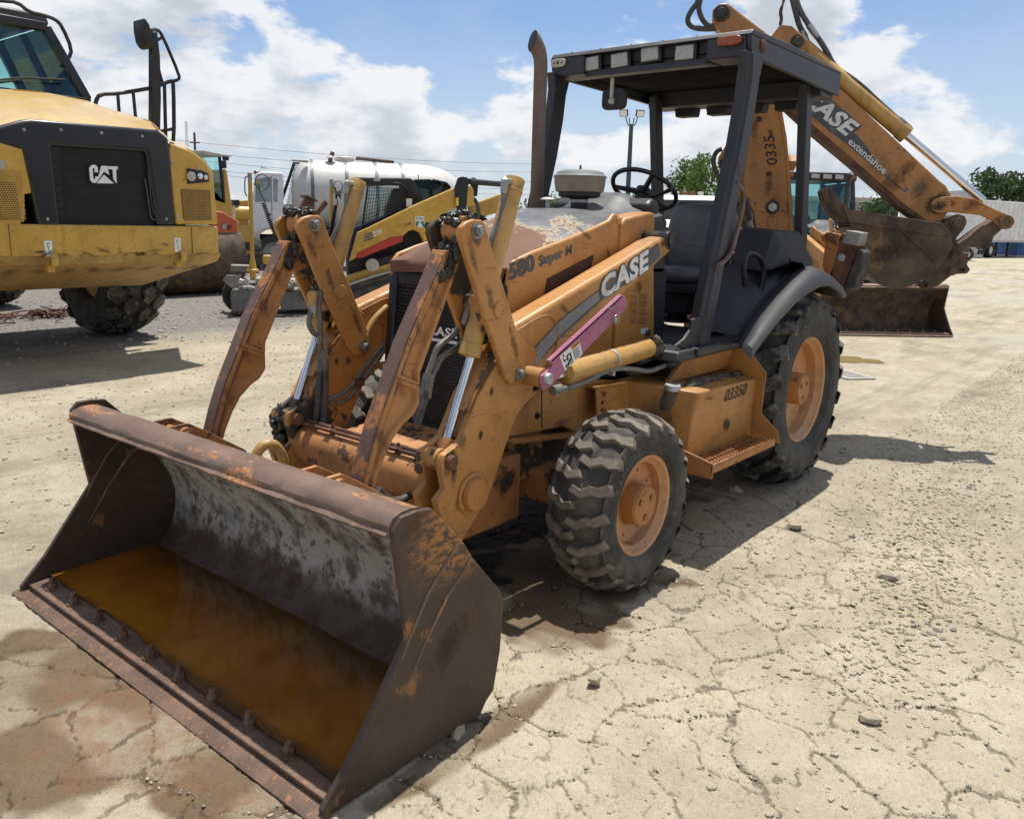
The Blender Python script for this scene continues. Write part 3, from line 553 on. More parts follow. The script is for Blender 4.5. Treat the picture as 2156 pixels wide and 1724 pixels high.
mb = MB(); hk = Y(I2(1140, 1330), -.18); mb.tube([hk+Vector((.02, 0, -.10)), hk+Vector((.01, -.005, .02)), hk+Vector((-.02, 0, .07)), hk+Vector((-.07, .01, .075)), hk+Vector((-.11, .01, .03)), hk+Vector((-.13, 0, -.03))], .022, 12, 2); mb.obj('lifting_hook', M['yel_cyl'], bk)

# --- loader arms, bell cranks, links, cylinders: built once for the left, copied one metre across
def arm_side(dy, left):
    T = Vector((0, dy, 0))
    upper = [G(1330, 425), G(1362, 465), G(1362, 515), G(1335, 548), G(1280, 592), G(1220, 652), G(900, 945), G(565, 1252), G(470, 1350), G(400, 1500), G(250, 1420), G(210, 1180), G(262, 1045), G(700, 785), G(1150, 515), G(1240, 458)]
    pu = [Y(q, .56) for q in upper]; mb = MB(); mb.prism([p+T for p in pu], (0, -.12, 0)); arm = mb.obj('loader_arm', M['tan'], bl, .022, 3)
    low = [G(400, 1500), G(448, 1484), G(360, 1570), G(292, 1658), I3(1490, 820), I3(1415, 1040), I3(1340, 1260), I3(1240, 1440), I3(1110, 1660), I3(960, 1530), I3(905, 1330), I3(975, 1230), I3(945, 1080), I3(945, 1010), I3(965, 955), I3(1010, 925), I3(1060, 885), I3(1110, 830), I3(1180, 650), I3(1240, 490), I3(1330, 330), I3(1420, 180), G(215, 1180), G(262, 1060), G(430, 1200)]
    plow = [Y(q, .57) for q in low]
    for yy in (.57, .462):
        mb = MB(); mb.prism([Vector((p.x, yy+dy, p.z)) for p in plow], (0, -.034, 0)); mb.obj('arm_plate', M['tan_mud' if not left else 'tan'], arm, .005)
    web = [G(360, 1570), G(292, 1658), I3(1490, 820), I3(1415, 1040), I3(1340, 1240), I3(1180, 1000), I3(1150, 830), I3(1280, 500), I3(1420, 230), G(250, 1250)]
    mb = MB(); mb.prism([Vector((Y(q, .57).x, .54+dy, Y(q, .57).z)) for q in web], (0, -.08, 0)); mb.obj('arm_web', M['tan_mud'], arm)
    fr = [Y(q, .57) for q in (I3(1185, 620), I3(1245, 470), I3(1330, 300), I3(1420, 150))]; mb = MB()
    for a, c in zip(fr, fr[1:]): mb.bar(a+T+Vector((.012, -.055, .01)), c+T+Vector((.012, -.055, .01)), .1, .012, (1, 0, .4))
    mb.obj('arm_cover', M['tan_mud'], arm)
    cb = Y(I3(1195, 1265), .57)+T; mb = MB(); mb.lathe([(.090, -.002), (.090, .008), (.082, .012), (.072, .012), (.070, .028), (.066, .033), (0, .034)], cb, (0, 1, 0), 36); mb.obj('pivot_boss', M['tan'], arm)
    e = Y(I3(1015, 1010), .57)+T; mb = MB(); mb.cyl(e+Vector((0, -.17, 0)), e+Vector((0, .02, 0)), .026, 18); mb.lathe([(.030, .0), (.030, .010), (.016, .018)], e, (0, 1, 0), 20); mb.obj('rod_pin', M['rust_old'], arm)
    # weld outline of the knee plate and rear pivot tube
    mb = MB(); mb.tube([Y(q, .562)+T for q in (G(285, 1078), G(400, 1005), G(480, 962), G(535, 985), G(572, 1060), G(560, 1190), G(520, 1290), G(430, 1420))], .0045, 8, 2); mb.obj('knee_weld', M['tan'], arm)
    pv = Y(G(1345, 452), .56)+T; mb = MB(); mb.lathe([(.046, -.2), (.046, -.1), (.052, -.02), (.050, .004), (.042, .008), (.03, .004), (.03, .012), (.0, .014)], pv, (0, 1, 0), 28); mb.obj('pivot_tube', M['grease'], arm)
    mb = MB()
    for i in range(9): mb.lump(pv+Vector((rnd.uniform(-.04, .04), rnd.uniform(-.22, -.14), rnd.uniform(-.03, .05))), rnd.uniform(.018, .03), i, 3, .3)
    mb.obj('grease_lump', M['grease'], arm, ang=180)
    # bell crank
    out = [F(1113, 318), F(1122, 280), F(1150, 250), F(1190, 236), F(1228, 238), F(1247, 256), F(1300, 446), F(1400, 769), F(1467, 1008), G(352, 1370), G(338, 1420), G(295, 1446), G(245, 1440), G(212, 1400), F(1230, 700)]
    po = [Y(q, .595) for q in out]; cr = None
    for yy in (.595, .432):
        mb = MB(); mb.prism([Vector((p.x, yy+dy, p.z)) for p in po], (0, -.027, 0))
        o = mb.obj('bell_crank' if cr is None else 'crank_plate', M['tan' if cr is None else 'tan_mud'], bl if cr is None else cr, .006); cr = cr or o
    for q, r, h_ in ((F(1203, 297), .022, .024), (F(1430, 1055), .020, .024)):
        c = Y(q, .595)+T; mb = MB(); mb.hexbolt(c, (0, 1, 0), r, h_, 1.4); mb.cyl(c+Vector((0, -.19, 0)), c, r*1.1, 14); mb.obj('crank_bolt', M['steel'], cr)
    c = Y(F(1322, 718), .595)+T; mb = MB(); mb.lathe([(.036, -.01), (.036, .004), (.032, .007), (0, .007)], c, (0, 1, 0), 28); mb.cyl(c+Vector((0, -.19, 0)), c, .025, 16); mb.obj('trunnion_cap', M['tan'], cr)
    # curved link bar with pockets
    o1 = [F(1045, 400), F(1130, 415), F(1020, 730), F(905, 1050), F(902, 1120), F(778, 1075), F(840, 890), F(985, 560)]
    o2 = [F(778, 1075), F(902, 1120), F(900, 1215), F(868, 1275), F(815, 1325), F(760, 1400), F(715, 1500), F(680, 1600), F(655, 1690), F(600, 1670), F(640, 1500), F(690, 1320)]
    bm = bmesh.new()
    for oo in (o1, o2):
        vs = [bm.verts.new(Vector((Y(q, .54).x, .54+dy, Y(q, .54).z))) for q in oo]; f = bm.faces.new(vs)
        r = bmesh.ops.extrude_face_region(bm, geom=[f]); nv = [g for g in r['geom'] if isinstance(g, bmesh.types.BMVert)]
        bmesh.ops.translate(bm, verts=nv, vec=(0, -.08, 0))
    bmesh.ops.recalc_face_normals(bm, faces=bm.faces); bm.faces.ensure_lookup_table()
    caps = [f for f in bm.faces if len(f.verts) > 5]
    r = bmesh.ops.inset_individual(bm, faces=caps, thickness=.020, depth=0); r2 = bmesh.ops.inset_individual(bm, faces=caps, thickness=.010, depth=-.018)
    me = bpy.data.meshes.new('link_bar'); bm.to_mesh(me); bm.free(); bar = link('link_bar', me, M['tan_worn'], bl, .004)
    tp = (Y(F(1203, 297), .595)+T); tp.y = .5+dy; mb = MB(); mb.cyl(tp+Vector((0, -.045, 0)), tp+Vector((0, .045, 0)), .055, 24); mb.obj('link_eye', M['tan_worn'], bar)
    # worn dark front edge of the bar
    mb = MB(); fe = [Y(q, .54)+T for q in (F(1040, 420), F(985, 560), F(840, 890), F(780, 1065), F(690, 1320), F(640, 1500), F(603, 1660))]
    mb.loft([[p+Vector((.008, -.006, .004)), p+Vector((.008, -.074, .004)), p+Vector((-.03, -.074, -.014)), p+Vector((-.03, -.006, -.014))] for p in fe])
    mb.obj('front_rib', M['worn_edge'], bar, .004)
    # grease piled up at the top pin
    mb = MB()
    for i in range(34): mb.lump(tp+Vector((rnd.uniform(-.045, .05), rnd.uniform(-.062, .055), rnd.uniform(.012, .07))), rnd.uniform(.012, .024), i+20*(dy < 0), 3, .45, (1, 1, .8))
    for i in range(26): t = i/26; mb.lump(tp.lerp(fe[0]+Vector((-.035, -.03, -.03)), t*1.6)+Vector((rnd.uniform(-.02, .03), rnd.uniform(-.036, .04), 0)), rnd.uniform(.011, .022), i+60, 3, .45, (1, 1, 1.4))
    mb.obj('grease_pile', M['grease'], bar, ang=180)
    # broken brackets that stick up above the pin
    mb = MB()
    if dy < 0:
        for q in ([I6(845, 600), I6(925, 445), I6(1005, 495), I6(975, 640)], [I6(1010, 620), I6(1110, 495), I6(1140, 535), I6(1050, 640)]):
            mb.prism([Y(a, -.52) for a in q], (0, -.012, 0))
        mb.prism([Y(a, -.51) for a in (I6(930, 443), I6(1040, 500), I6(1035, 512), I6(925, 460))], (0, -.05, 0))
    else: mb.prism([Y(a, .50) for a in (I1(1655, 440), I1(1685, 370), I1(1720, 365), I1(1800, 435), I1(1740, 470))], (0, -.012, 0))
    mb.obj('broken_bracket', M['rust_old'], bar)
    # bucket cylinder
    top = Y(F(1408, 20), .5); bot = Y(F(1033, 1450), .5); ax = (bot-top).normalized(); g1 = Y(F(1190, 900), .5)
    top, bot, g1 = top+T, bot+T, g1+T; L1 = (g1-top).length
    mb = MB(); mb.lathe([(.0, 0), (.040, 0), (.042, .004), (.042, .05), (.0445, .052), (.0445, .058), (.042, .06), (.042, L1), (.047, L1+.002), (.047, L1+.05), (.03, L1+.055)], top, ax, 32); cy = mb.obj('bucket_cylinder', M['yel_cyl'], bl)
    mb = MB(); mb.cyl(g1, bot, .0195, 24); mb.obj('rod', M['chrome'], cy)
    mb = MB(); mb.lathe([(.03, -.045), (.034, -.02), (.034, .03), (.05, .05)], bot, ax, 20); mb.cyl(e+Vector((0, -.115, 0)), e+Vector((0, -.04, 0)), .045, 22); mb.obj('rod_end', M['tan_mud'], cy)
    tt = g1-ax*.14; mb = MB(); mb.box(tt, (.12, .11, .15)); mb.obj('trunnion_block', M['tan_mud'], cy, .012)
    mb = MB()
    for i in range(7): mb.lump(g1+Vector((rnd.uniform(-.05, .02), rnd.uniform(-.06, .03), rnd.uniform(-.02, .16))), rnd.uniform(.018, .035), i+7, 3, .4)
    mb.obj('grease_lump', M['grease'], cy, ang=180)
    # fittings and steel lines: the top fitting, a line down the barrel, the elbow and hoses below
    sx_ = Vector((.045, -.015, 0)); f0 = top+ax*.03+Vector((.038, .006, .0)); mb = MB(); mb.cyl(f0-Vector((.03, 0, -.01)), f0+Vector((.02, .0, .012)), .016, 12)
    mb.lump(f0+Vector((.024, 0, .012)), .021, 3, 1, .05); mb.lathe([(.017, 0), (.017, .03), (.014, .045)], f0+Vector((.026, 0, .01)), (.15, 0, -1), 6); mb.obj('pipe_fitting', M['steel'], cy)
    lp_ = [f0+Vector((.028, 0, -.03)), f0+Vector((.034, .0, -.12)), top+ax*.26+Vector((.052, .0, 0)), top+ax*.40+Vector((.060, -.012, 0)), g1-ax*.2+Vector((.062, -.03, 0)), g1-ax*.06+Vector((.066, -.03, .0))]
    if left: tail = [Y(q, .41) for q in (F(1180, 600), F(1145, 700), F(1110, 800), F(1080, 855), F(1000, 900), F(975, 965), F(935, 1080))]
    else: tail = [Y(q, -.41) for q in (F(378, 600), F(362, 690), F(372, 770), F(370, 860), F(378, 960))]
    mb = MB(); mb.tube(lp_+tail, .0125, 12, 2); mb.obj('hydraulic_pipe', M['pipe'], cy)
    if left: el = [F(1150, 775), F(1140, 810), F(1130, 890), F(1080, 930), F(1010, 970), F(985, 1030), F(955, 1085)]; yy = .41
    else: el = [F(330, 690), F(320, 740), F(310, 790), F(330, 835), F(358, 850)]; yy = -.40
    pe = [Y(q, yy) for q in el]; mb = MB(); mb.tube(pe, .0125, 12, 2); mb.obj('hydraulic_pipe', M['pipe'], cy)
    mb = MB(); mb.lathe([(.02, -.02), (.022, .02), (.018, .035)], pe[0]+Vector((0, 0, .02)), (0, 0, 1), 14); mb.lump(pe[0]+Vector((0, 0, .045)), .024, 2, 2, .05); mb.obj('elbow', M['yel_cyl'], cy)
    mb = MB(); mb.lathe([(.019, 0), (.019, .04)], pe[0]+Vector((0, 0, -.035)), (0, 0, 1), 6); mb.obj('pipe_nut', M['galv'], cy)
    if left: H1 = [[F(935, 1080), F(920, 1150), F(895, 1230), F(880, 1300)], [F(955, 1085), F(945, 1150), F(915, 1230), F(890, 1320)]]
    else: H1 = [[F(378, 960), F(368, 1090), F(350, 1300), F(320, 1420), F(285, 1520)], [F(395, 950), F(402, 1100), F(395, 1250), F(370, 1400), F(330, 1540)]]
    for i, hh in enumerate(H1):
        ph = [Y(q, yy+.02*i) for q in hh]; mb = MB(); mb.tube(ph, .0155, 12, 2); hz = mb.obj('hydraulic_hose', M['hose'], cy)
        mb = MB(); dd = (ph[1]-ph[0]).normalized(); mb.lathe([(.019, -.02), (.019, .025)], ph[0], dd, 6); mb.lathe([(.0165, .02), (.0175, .07), (.0165, .075)], ph[0], dd, 14); mb.obj('hose_fitting', M['pipe'], hz)
    # caked mud on the lower ear
    mb = MB()
    for i in range(34 if not left else 8): mb.lump(e+Vector((rnd.uniform(-.01, .05), rnd.uniform(-.14, -.05), rnd.uniform(-.17 if not left else -.05, .05))), rnd.uniform(.012, .022), i+3, 3, .4)
    mb.obj('mud_lump', M['grease' if not left else 'mudcake'], arm, ang=180)
    return arm, cr, bar, cy
armL = arm_side(0, True); armR = arm_side(-1.0, False)
# cross tube, its pipes and clamps, and the loose hose
mb = MB(); ta = Vector((2.955, -.45, .612)); tb = Vector((2.955, .45, .612)); mb.cyl(ta, tb, .094, 40); xt = mb.obj('cross_tube', M['tan_scab'], bl)
for d in (0, .03):
    mb = MB(); mb.tube([(2.99-d, -.46, .72+d*.2), (2.99-d, .42, .72+d*.2)], .0095, 10); mb.obj('cross_pipe', M['rust_old'], xt)
for y in (-.22, .22):
    mb = MB(); mb.box((2.975, y, .724), (.07, .04, .012)); mb.hexbolt((2.975, y, .73), (0, 0, 1), .009, .014); mb.obj('pipe_clamp', M['rust_old'], xt)
mb = MB(); hs = [Y(q, .36) for q in (I3(850, 1085), I3(800, 1160), I3(740, 1220), I3(680, 1290), I3(590, 1330), I3(500, 1310), I3(430, 1230))]; mb.tube(hs, .0165, 12, 2); hz = mb.obj('bucket_hose', M['hose'], xt)
mb = MB(); mb.lathe([(.018, -.02), (.018, .03)], hs[0], hs[1]-hs[0], 6); mb.lathe([(.019, .03), (.019, .08), (.017, .085)], hs[0], hs[1]-hs[0], 14); mb.obj('hose_fitting', M['galv'], hz)
mb = MB(); pr_ = [Y(q, -.42) for q in (I1(980, 1300), I1(900, 1370), I1(830, 1450), I1(770, 1580))]; mb.tube(pr_, .017, 12, 2); mb.lump(pr_[-1], .022, 2, 1, .1); mb.obj('hydraulic_pipe', M['yel_cyl'], xt)
for q in ((I3(480, 40), I3(300, 270), I3(170, 450), I3(90, 475), I3(10, 510)), (I3(480, 100), I3(330, 310), I3(190, 500), I3(120, 530), I3(20, 530))):
    mb = MB(); mb.tube([Y(a, -.43) for a in q], .0115, 10, 2); mb.obj('hydraulic_pipe', M['pipe'], xt)
mb = MB(); pc = Y(I3(275, 360), -.42); mb.box(pc, (.05, .03, .04)); mb.hexbolt(pc+Vector((0, .015, 0)), (0, 1, 0), .012, .014); mb.obj('pipe_clamp', M['rust_old'], xt)

# --- decals of the left arm
yA = .5635
st_ = [G(315, 1450), G(355, 1310), G(430, 1170), G(580, 1010), G(700, 910), G(855, 795), G(1262, 470), G(1280, 560), G(1190, 650), G(880, 860), G(575, 1140), G(470, 1260)]
stripe = flat([Y(q, yA) for q in st_], M['decal_dark'], armL[0], 'decal_stripe')
flat([Y(q, yA+.001) for q in (G(330, 1425), G(360, 1310), G(435, 1175), G(580, 1015), G(700, 915), G(850, 802), G(858, 862), G(720, 985), G(600, 1090), G(500, 1210), G(410, 1340))], M['decal_grey'], armL[0], 'decal_fade')
LB, LR, LT = G(868, 868), G(1192, 655), G(868, 712)
for nm, mt, bold, dd, pad in (('lettering_outline', 'decal_dark', .095, .0015, .05), ('lettering', 'decal_white', .045, .003, 0)):
    lettering('CASE', Y(LB, yA), Y(LR, yA), Y(LT, yA), M[mt], armL[0], bold, 1.08, nm, -dd if False else dd, pad=pad, shear=.0)
# --- pink lock strut, lift cylinders
stp = [G(472, 1482), G(452, 1430), G(460, 1385), G(495, 1355), G(540, 1312), G(520, 1280), G(1015, 826), G(1035, 838), G(1050, 882), G(1045, 925), G(880, 1090), G(735, 1240), G(515, 1468)]
mb = MB(); mb.prism([Y(q, .69) for q in stp], (0, -.012, 0)); sru = mb.obj('lock_strut', M['pink'], bl, .004)
tpE = [Y(q, .69) for q in (G(540, 1312), G(520, 1280), G(1015, 826), G(1035, 838))]
mb = MB(); mb.prism([tpE[1]+Vector((0, .0, .0)), tpE[2], tpE[2]+Vector((0, 0, -.012)), tpE[1]+Vector((0, 0, -.012))], (0, -.022, 0)); mb.obj('strut_flange', M['pink'], sru)
mb = MB(); c = Y(G(497, 1405), .69); mb.lathe([(.026, -.01), (.026, .012), (.022, .018), (0, .018)], c, (0, 1, 0), 24); mb.obj('strut_pin', M['galv'], sru); mb = MB(); mb.cyl(c+Vector((0, -.13, 0)), c+Vector((0, -.013, 0)), .042, 24); mb.obj('strut_boss', M['tan'], sru)
mb = MB(); c = Y(G(968, 998), .69); mb.lathe([(.014, -.02), (.014, .006), (.0, .01)], c, (0, 1, 0), 16); rg = [c+Vector((.024*math.cos(t), .008, .024*math.sin(t))) for t in [i*.4 for i in range(17)]]; mb.tube(rg, .0018, 6); mb.tube([c+Vector((0, .01, .02)), c+Vector((.02, .012, .05)), c+Vector((.08, .006, .06))], .0018, 6, 1); mb.obj('pull_pin', M['steel'], sru)
lb = [Y(q, .6915) for q in (G(583, 1250), G(718, 1132), G(742, 1235), G(620, 1352))]; flat(lb, M['white_print'], sru, 'warning_label')
qm = quadmap(lb[3], lb[2], lb[1], lb[0])
flat([qm(.56, .74)+Vector((0, .001, 0)), qm(.98, .74)+Vector((0, .001, 0)), qm(.98, .98)+Vector((0, .001, 0)), qm(.56, .98)+Vector((0, .001, 0))], M['orange_print'], sru, 'label_header')
o_ = Vector((0, .0018, 0)); lettering('WARNING', qm(.63, .80)+o_, qm(.96, .80)+o_, qm(.63, .93)+o_, M['black_print'], sru, .01)
for i in range(9): t = .10+i*.068; flat([qm(.58, t)+o_, qm(.95-.06*(i % 3), t)+o_, qm(.95-.06*(i % 3), t+.025)+o_, qm(.58, t+.025)+o_], M['decal_dark'], sru, 'label_text')
mb = MB()                                                 # little pictogram: machine with raised bucket
for a, c_ in (((.08, .2), (.2, .2)), ((.2, .2), (.32, .35)), ((.32, .35), (.44, .35)), ((.44, .35), (.44, .7)), ((.28, .7), (.46, .7)), ((.28, .7), (.28, .45)), ((.1, .6), (.28, .45)), ((.08, .72), (.12, .5)), ((.2, .2), (.3, .14)), ((.12, .82), (.16, .92))): mb.bar(qm(*a)+o_, qm(*c_)+o_, .003, .006, (0, 1, 0))
for c_ in ((.16, .14), (.40, .2)): mb.tube([qm(c_[0]+.055*math.cos(t), c_[1]+.11*math.sin(t))+o_ for t in [k*.5236 for k in range(13)]], .0016, 5)
mb.obj('label_pictogram', M['black_print'], sru)
def lift(sgn):
    a = Y(G(1195, 1192), .6); c = Y(G(470, 1415), .6); a.y = c.y = .6*sgn if sgn > 0 else -.6
    ax = (c-a).normalized(); Lr = (c-a).length
    mb = MB(); mb.lathe([(0, 0), (.046, 0), (.050, .006), (.050, Lr*.78), (.054, Lr*.785), (.054, Lr*.82), (.03, Lr*.83)], a, ax, 30); o = mb.obj('lift_cylinder', M['yel_cyl'], bl)
    mb = MB(); mb.cyl(a+ax*Lr*.8, c, .022, 18); mb.obj('rod', M['chrome'], o)
    mb = MB(); cc = a+ax*(Lr*.40); mb.lathe([(.0515, -.008), (.053, -.008), (.053, .008), (.0515, .008)], cc, ax, 28); mb.box(cc+Vector((0, .01, -.062)), (.02, .03, .03)); mb.obj('pipe_clamp', M['galv'], o)
    mb = MB()
    for i in range(12): mb.lump(a-ax*.03+Vector((rnd.uniform(-.12, .0), rnd.uniform(-.06, .02), rnd.uniform(-.05, .04))), rnd.uniform(.018, .036), i, 3, .4)
    mb.obj('mud_lump', M['mudcake'], o, ang=180); return o
lcL = lift(1); lift(-1)
mb = MB(); pp = [Y(q, .63) for q in (G(560, 1480), G(640, 1470), G(760, 1430), G(930, 1335), G(1100, 1335), G(1200, 1360), G(1310, 1310))]; mb.tube(pp, .0125, 10, 2); mb.lathe([(.022, -.03), (.022, .03)], pp[0], (1, 0, 0), 14); mb.obj('return_pipe', M['pipe'], lcL)
for k, q in enumerate(((G(1120, 1290), G(1190, 1270), G(1260, 1240), G(1320, 1270)), (G(1060, 1360), G(1180, 1350), G(1300, 1320), G(1310, 1300)), (G(1200, 1250), G(1240, 1190), G(1290, 1160), G(1315, 1190)), (G(1180, 1330), G(1260, 1370), G(1330, 1395), G(1400, 1400)))):
    mb = MB(); mb.tube([Y(a, .55-.04*k) for a in q], .018, 10, 2); mb.obj('hydraulic_hose', M['hose'], lcL)
# ---------------------------------------------------------------- wheels
def setattr_lug(me, n0):
    at = me.attributes.new('lug', 'FLOAT', 'POINT'); v = np.zeros(len(me.vertices), np.float32); v[n0:] = 1.; at.data.foreach_set('value', v)
def tyre_mesh(name, R, W, rr, lugs, crown=.05, nseg=72, lugh=.03):
    """carcass of revolution about y (outer face at +y) and lugs laid on its crown. lugs: (list of polygons in (arc length, y), count)"""
    hw = W/2; Rc = R-lugh
    prof = [(rr-.015, hw*.66), (rr+.004, hw*.80), (rr+.03, hw*.90), (rr+(Rc-rr)*.20, hw*.945), (rr+(Rc-rr)*.215, hw*.965), (rr+(Rc-rr)*.245, hw*.965), (rr+(Rc-rr)*.26, hw*.955), (rr+(Rc-rr)*.40, hw*1.0), (rr+(Rc-rr)*.62, hw*1.0), (rr+(Rc-rr)*.66, hw*.985), (rr+(Rc-rr)*.70, hw*.985), (rr+(Rc-rr)*.86, hw*.93), (Rc-crown*.9, hw*.82), (Rc-crown*.35, hw*.55), (Rc, 0)]
    full = prof+[(r, -y) for r, y in prof[-2::-1]]
    mb = MB(); mb.lathe(full, (0, 0, 0), (0, 1, 0), nseg, True); n0 = len(mb.v)
    py_, pr_ = [0, hw*.55, hw*.82, hw*.93, hw*.985, hw*1.2], [Rc, Rc-crown*.35, Rc-crown*.9, rr+(Rc-rr)*.86, rr+(Rc-rr)*.74, rr+(Rc-rr)*.5]
    def rad(y): return float(np.interp(abs(y), py_, pr_))
    polys, cnt = lugs
    for k in range(cnt):
        a0 = 2*math.pi*k/cnt
        for pi_, poly in enumerate(polys):
            top, bot = [], []
            cs = sum(p[0] for p in poly)/len(poly); cy = sum(p[1] for p in poly)/len(poly)
            for s_, y in poly:
                for lst, hh, sh in ((bot, -.02, 1.05), (top, lugh, .95)):
                    ss = cs+(s_-cs)*sh; yy = max(-hw*.985, min(hw*.985, cy+(y-cy)*sh)); dr_ = (rad(abs(yy)+.004)-rad(abs(yy)-.004))/.008; nl = math.hypot(1, dr_); hh2 = hh*(1 if hh < 0 else float(np.interp(abs(yy), [0, hw*.85, hw], [1, 1, .45])))
                    r_ = rad(yy)+hh2/nl; yo = yy+math.copysign(hh2*-dr_/nl, yy); t = a0+ss/R; lst.append((r_*math.cos(t), yo, r_*math.sin(t)))
            n = len(poly); mb.add(bot+top, [tuple(range(n, 2*n))]+[(i, (i+1) % n, n+(i+1) % n, n+i) for i in range(n)])
    me = mb.mesh(name, True, 38); setattr_lug(me, n0); return me
def band(line, wd):                                       # thick polyline -> polygon
    L_, R2 = [], []
    for i, p in enumerate(line):
        a = Vector(line[max(i-1, 0)]); c = Vector(line[min(i+1, len(line)-1)]); t = (c-a).normalized(); n = Vector((-t.y, t.x)); ww = wd[i] if isinstance(wd, list) else wd
        L_.append((p[0]+n.x*ww/2, p[1]+n.y*ww/2)); R2.append((p[0]-n.x*ww/2, p[1]-n.y*ww/2))
    return L_+R2[::-1]
def arc_text(s, R, y, a0, h_, mat, parent, sp=1.15):       # raised sidewall letters, reading clockwise seen from outside (+y)
    mb = MB(); a = a0
    for ch in s:
        if ch != ' ':
            me = text_mesh(ch, .012, 1., 2); n = len(me.vertices); co = np.empty(n*3); me.vertices.foreach_get('co', co); co = co.reshape(-1, 3)
            P = []
            for px_, py_, _ in co: r = R+py_*h_; t = a+px_*h_/R; P.append((-r*math.sin(t)*-1*-1, y, r*math.cos(t)))
            mb.add([(-p[0]*-1, p[1], p[2]) for p in P], [tuple(pl.vertices) for pl in me.polygons]); wdt = (co[:, 0].max())*h_; bpy.data.meshes.remove(me)
        else: wdt = .3*h_
        a += (wdt*sp+.12*h_)/R
    return link('sidewall_lettering', mb.mesh('sidewall_lettering', False), mat, parent)
def wheel(name, loc, flip, tyre_me, R, W, rr, mat, rimmat, disc, hubr, hubh, nb, mudrim=False):
    w_ = empty(name, loc, math.pi if flip else 0, bl); hw = W/2
    link('tyre', tyre_me, mat, w_, .006, 2)
    mb = MB(); mb.lathe([(rr-.03, hw*.35), (rr-.028, hw*.62), (rr-.012, hw*.70), (rr-.004, hw*.80), (rr+.010, hw*.84), (rr+.014, hw*.80), (rr-.01, hw*.60), (rr-.01, -hw*.7), (rr-.05, -hw*.7), (rr-.05, disc-.02), (rr-.034, disc), (rr-.03, hw*.35)], (0, 0, 0), (0, 1, 0), 48)
    mb.lathe([(0, disc-.018), (rr*.5, disc-.018), (rr-.02, disc-.008), (rr-.02, disc+.006), (rr*.78, disc), (rr*.5, disc+.004), (0, disc+.004)], (0, 0, 0), (0, 1, 0), 40); mb.obj('rim', rimmat, w_, ang=30)
    mb = MB(); mb.lathe([(hubr*1.15, disc), (hubr*1.15, disc+hubh*.25), (hubr, disc+hubh*.3), (hubr, disc+hubh*.9), (hubr*.93, disc+hubh), (0, disc+hubh)], (0, 0, 0), (0, 1, 0), 36)
    for k in range(3): t = .5+k*2.094; mb.lathe([(.014, 0), (.014, .008), (.007, .008)], (hubr*.55*math.cos(t), disc+hubh, hubr*.55*math.sin(t)), (0, 1, 0), 8)
    mb.obj('hub', M['tan_worn'], w_, ang=30)
    for k in range(nb):
        t = 2*math.pi*(k+.4)/nb; mb = MB(); mb.hexbolt(((rr*.68)*math.cos(t), disc+.003, (rr*.68)*math.sin(t)), (0, 1, 0), .014, .022, 1.5); mb.obj('lug_nut', M['rust_old'], w_)
    return w_
sp_ = 2*math.pi*.425/19; fl = []
for s in (1, -1):
    o = 0 if s > 0 else sp_*.5
    ln = [(o+.012, -.012*s), (o-.006, .035*s), (o+.022, .075*s), (o+.020, .103*s), (o+.046, .137*s), (o+.05, .145*s)]; fl.append(band(ln, [.036, .038, .042, .046, .048, .046]))
ft = tyre_mesh('front_tyre', .43, .305, .225, (fl, 19), .045, 76, .023)
FX, RX = 2.1252, 0.0
fw = [wheel('front_wheel', (FX, .815, .425), False, ft, .43, .305, .225, M['tyre'], M['rim'], .025, .098, .11, 8), wheel('front_wheel', (FX, -.815, .425), True, ft, .43, .305, .225, M['tyre'], M['rim'], .025, .098, .11, 8)]
fl = []
for s in (1, -1):
    o = 0 if s > 0 else .10; ln = [(o-.01, -.03*s), (o+.05, .06*s), (o+.115, .145*s), (o+.15, .195*s), (o+.165, .218*s), (o+.17, .226*s)]; fl.append(band(ln, [.060, .066, .080, .092, .10, .09]))
rt = tyre_mesh('rear_tyre', .662, .46, .335, (fl, 20), .07, 84, .044)
rw = [wheel('rear_wheel', (RX, .685, .655), False, rt, .662, .46, .335, M['tyre_dark'], M['rim'], .02, .105, .16, 8), wheel('rear_wheel', (RX, -.685, .655), True, rt, .662, .46, .335, M['tyre_dark'], M['rim'], .02, .105, .16, 8)]
plain('letter_rubber', (.085, .083, .078), .7, var=.2, bump=0)
arc_text('CARLISLE', .300, .1545, -1.15, .042, M['letter_rubber'], fw[0])
arc_text('GALAXY', .47, .2325, -.62, .055, M['letter_rubber'], rw[0])
arc_text('BEEFY BABY', .47, .2325, 2.4, .05, M['hose'], rw[0]) if False else None

# ---------------------------------------------------------------- chassis and engine housing
ch = MB(); ch.bb((-.9, -.36, .45), (2.45, .36, .80)); chas = ch.obj('chassis', M['tan_mud'], bl, .01)
mb = MB(); mb.bb((2.05, -.62, .34), (2.24, .62, .50)); axl = mb.obj('front_axle', M['tan_scab'], chas, .02)
for s in (1, -1):
    mb = MB(); mb.lathe([(.10, 0), (.11, .04), (.08, .12), (.075, .2)], (FX, s*.70, .43), (0, -s, 0), 22); mb.bb((2.06, s*.56, .5), (2.19, s*.60, .60)); mb.prism([(2.06, s*.56, .49), (2.20, s*.56, .49), (2.17, s*.56, .57), (2.15, s*.56, .66), (2.11, s*.56, .66), (2.09, s*.56, .57)], (0, s*.06, 0)); mb.obj('steering_knuckle', M['tan_worn'], axl, .008)
    mb = MB(); mb.tube([(2.0, s*.2, .47), (1.97, s*.5, .47), (1.99, s*.62, .47)], .02, 10); mb.tube([(2.0, s*.2, .47), (2.0, s*.42, .47)], .036, 12); mb.obj('tie_rod', M['rust_old'], axl)
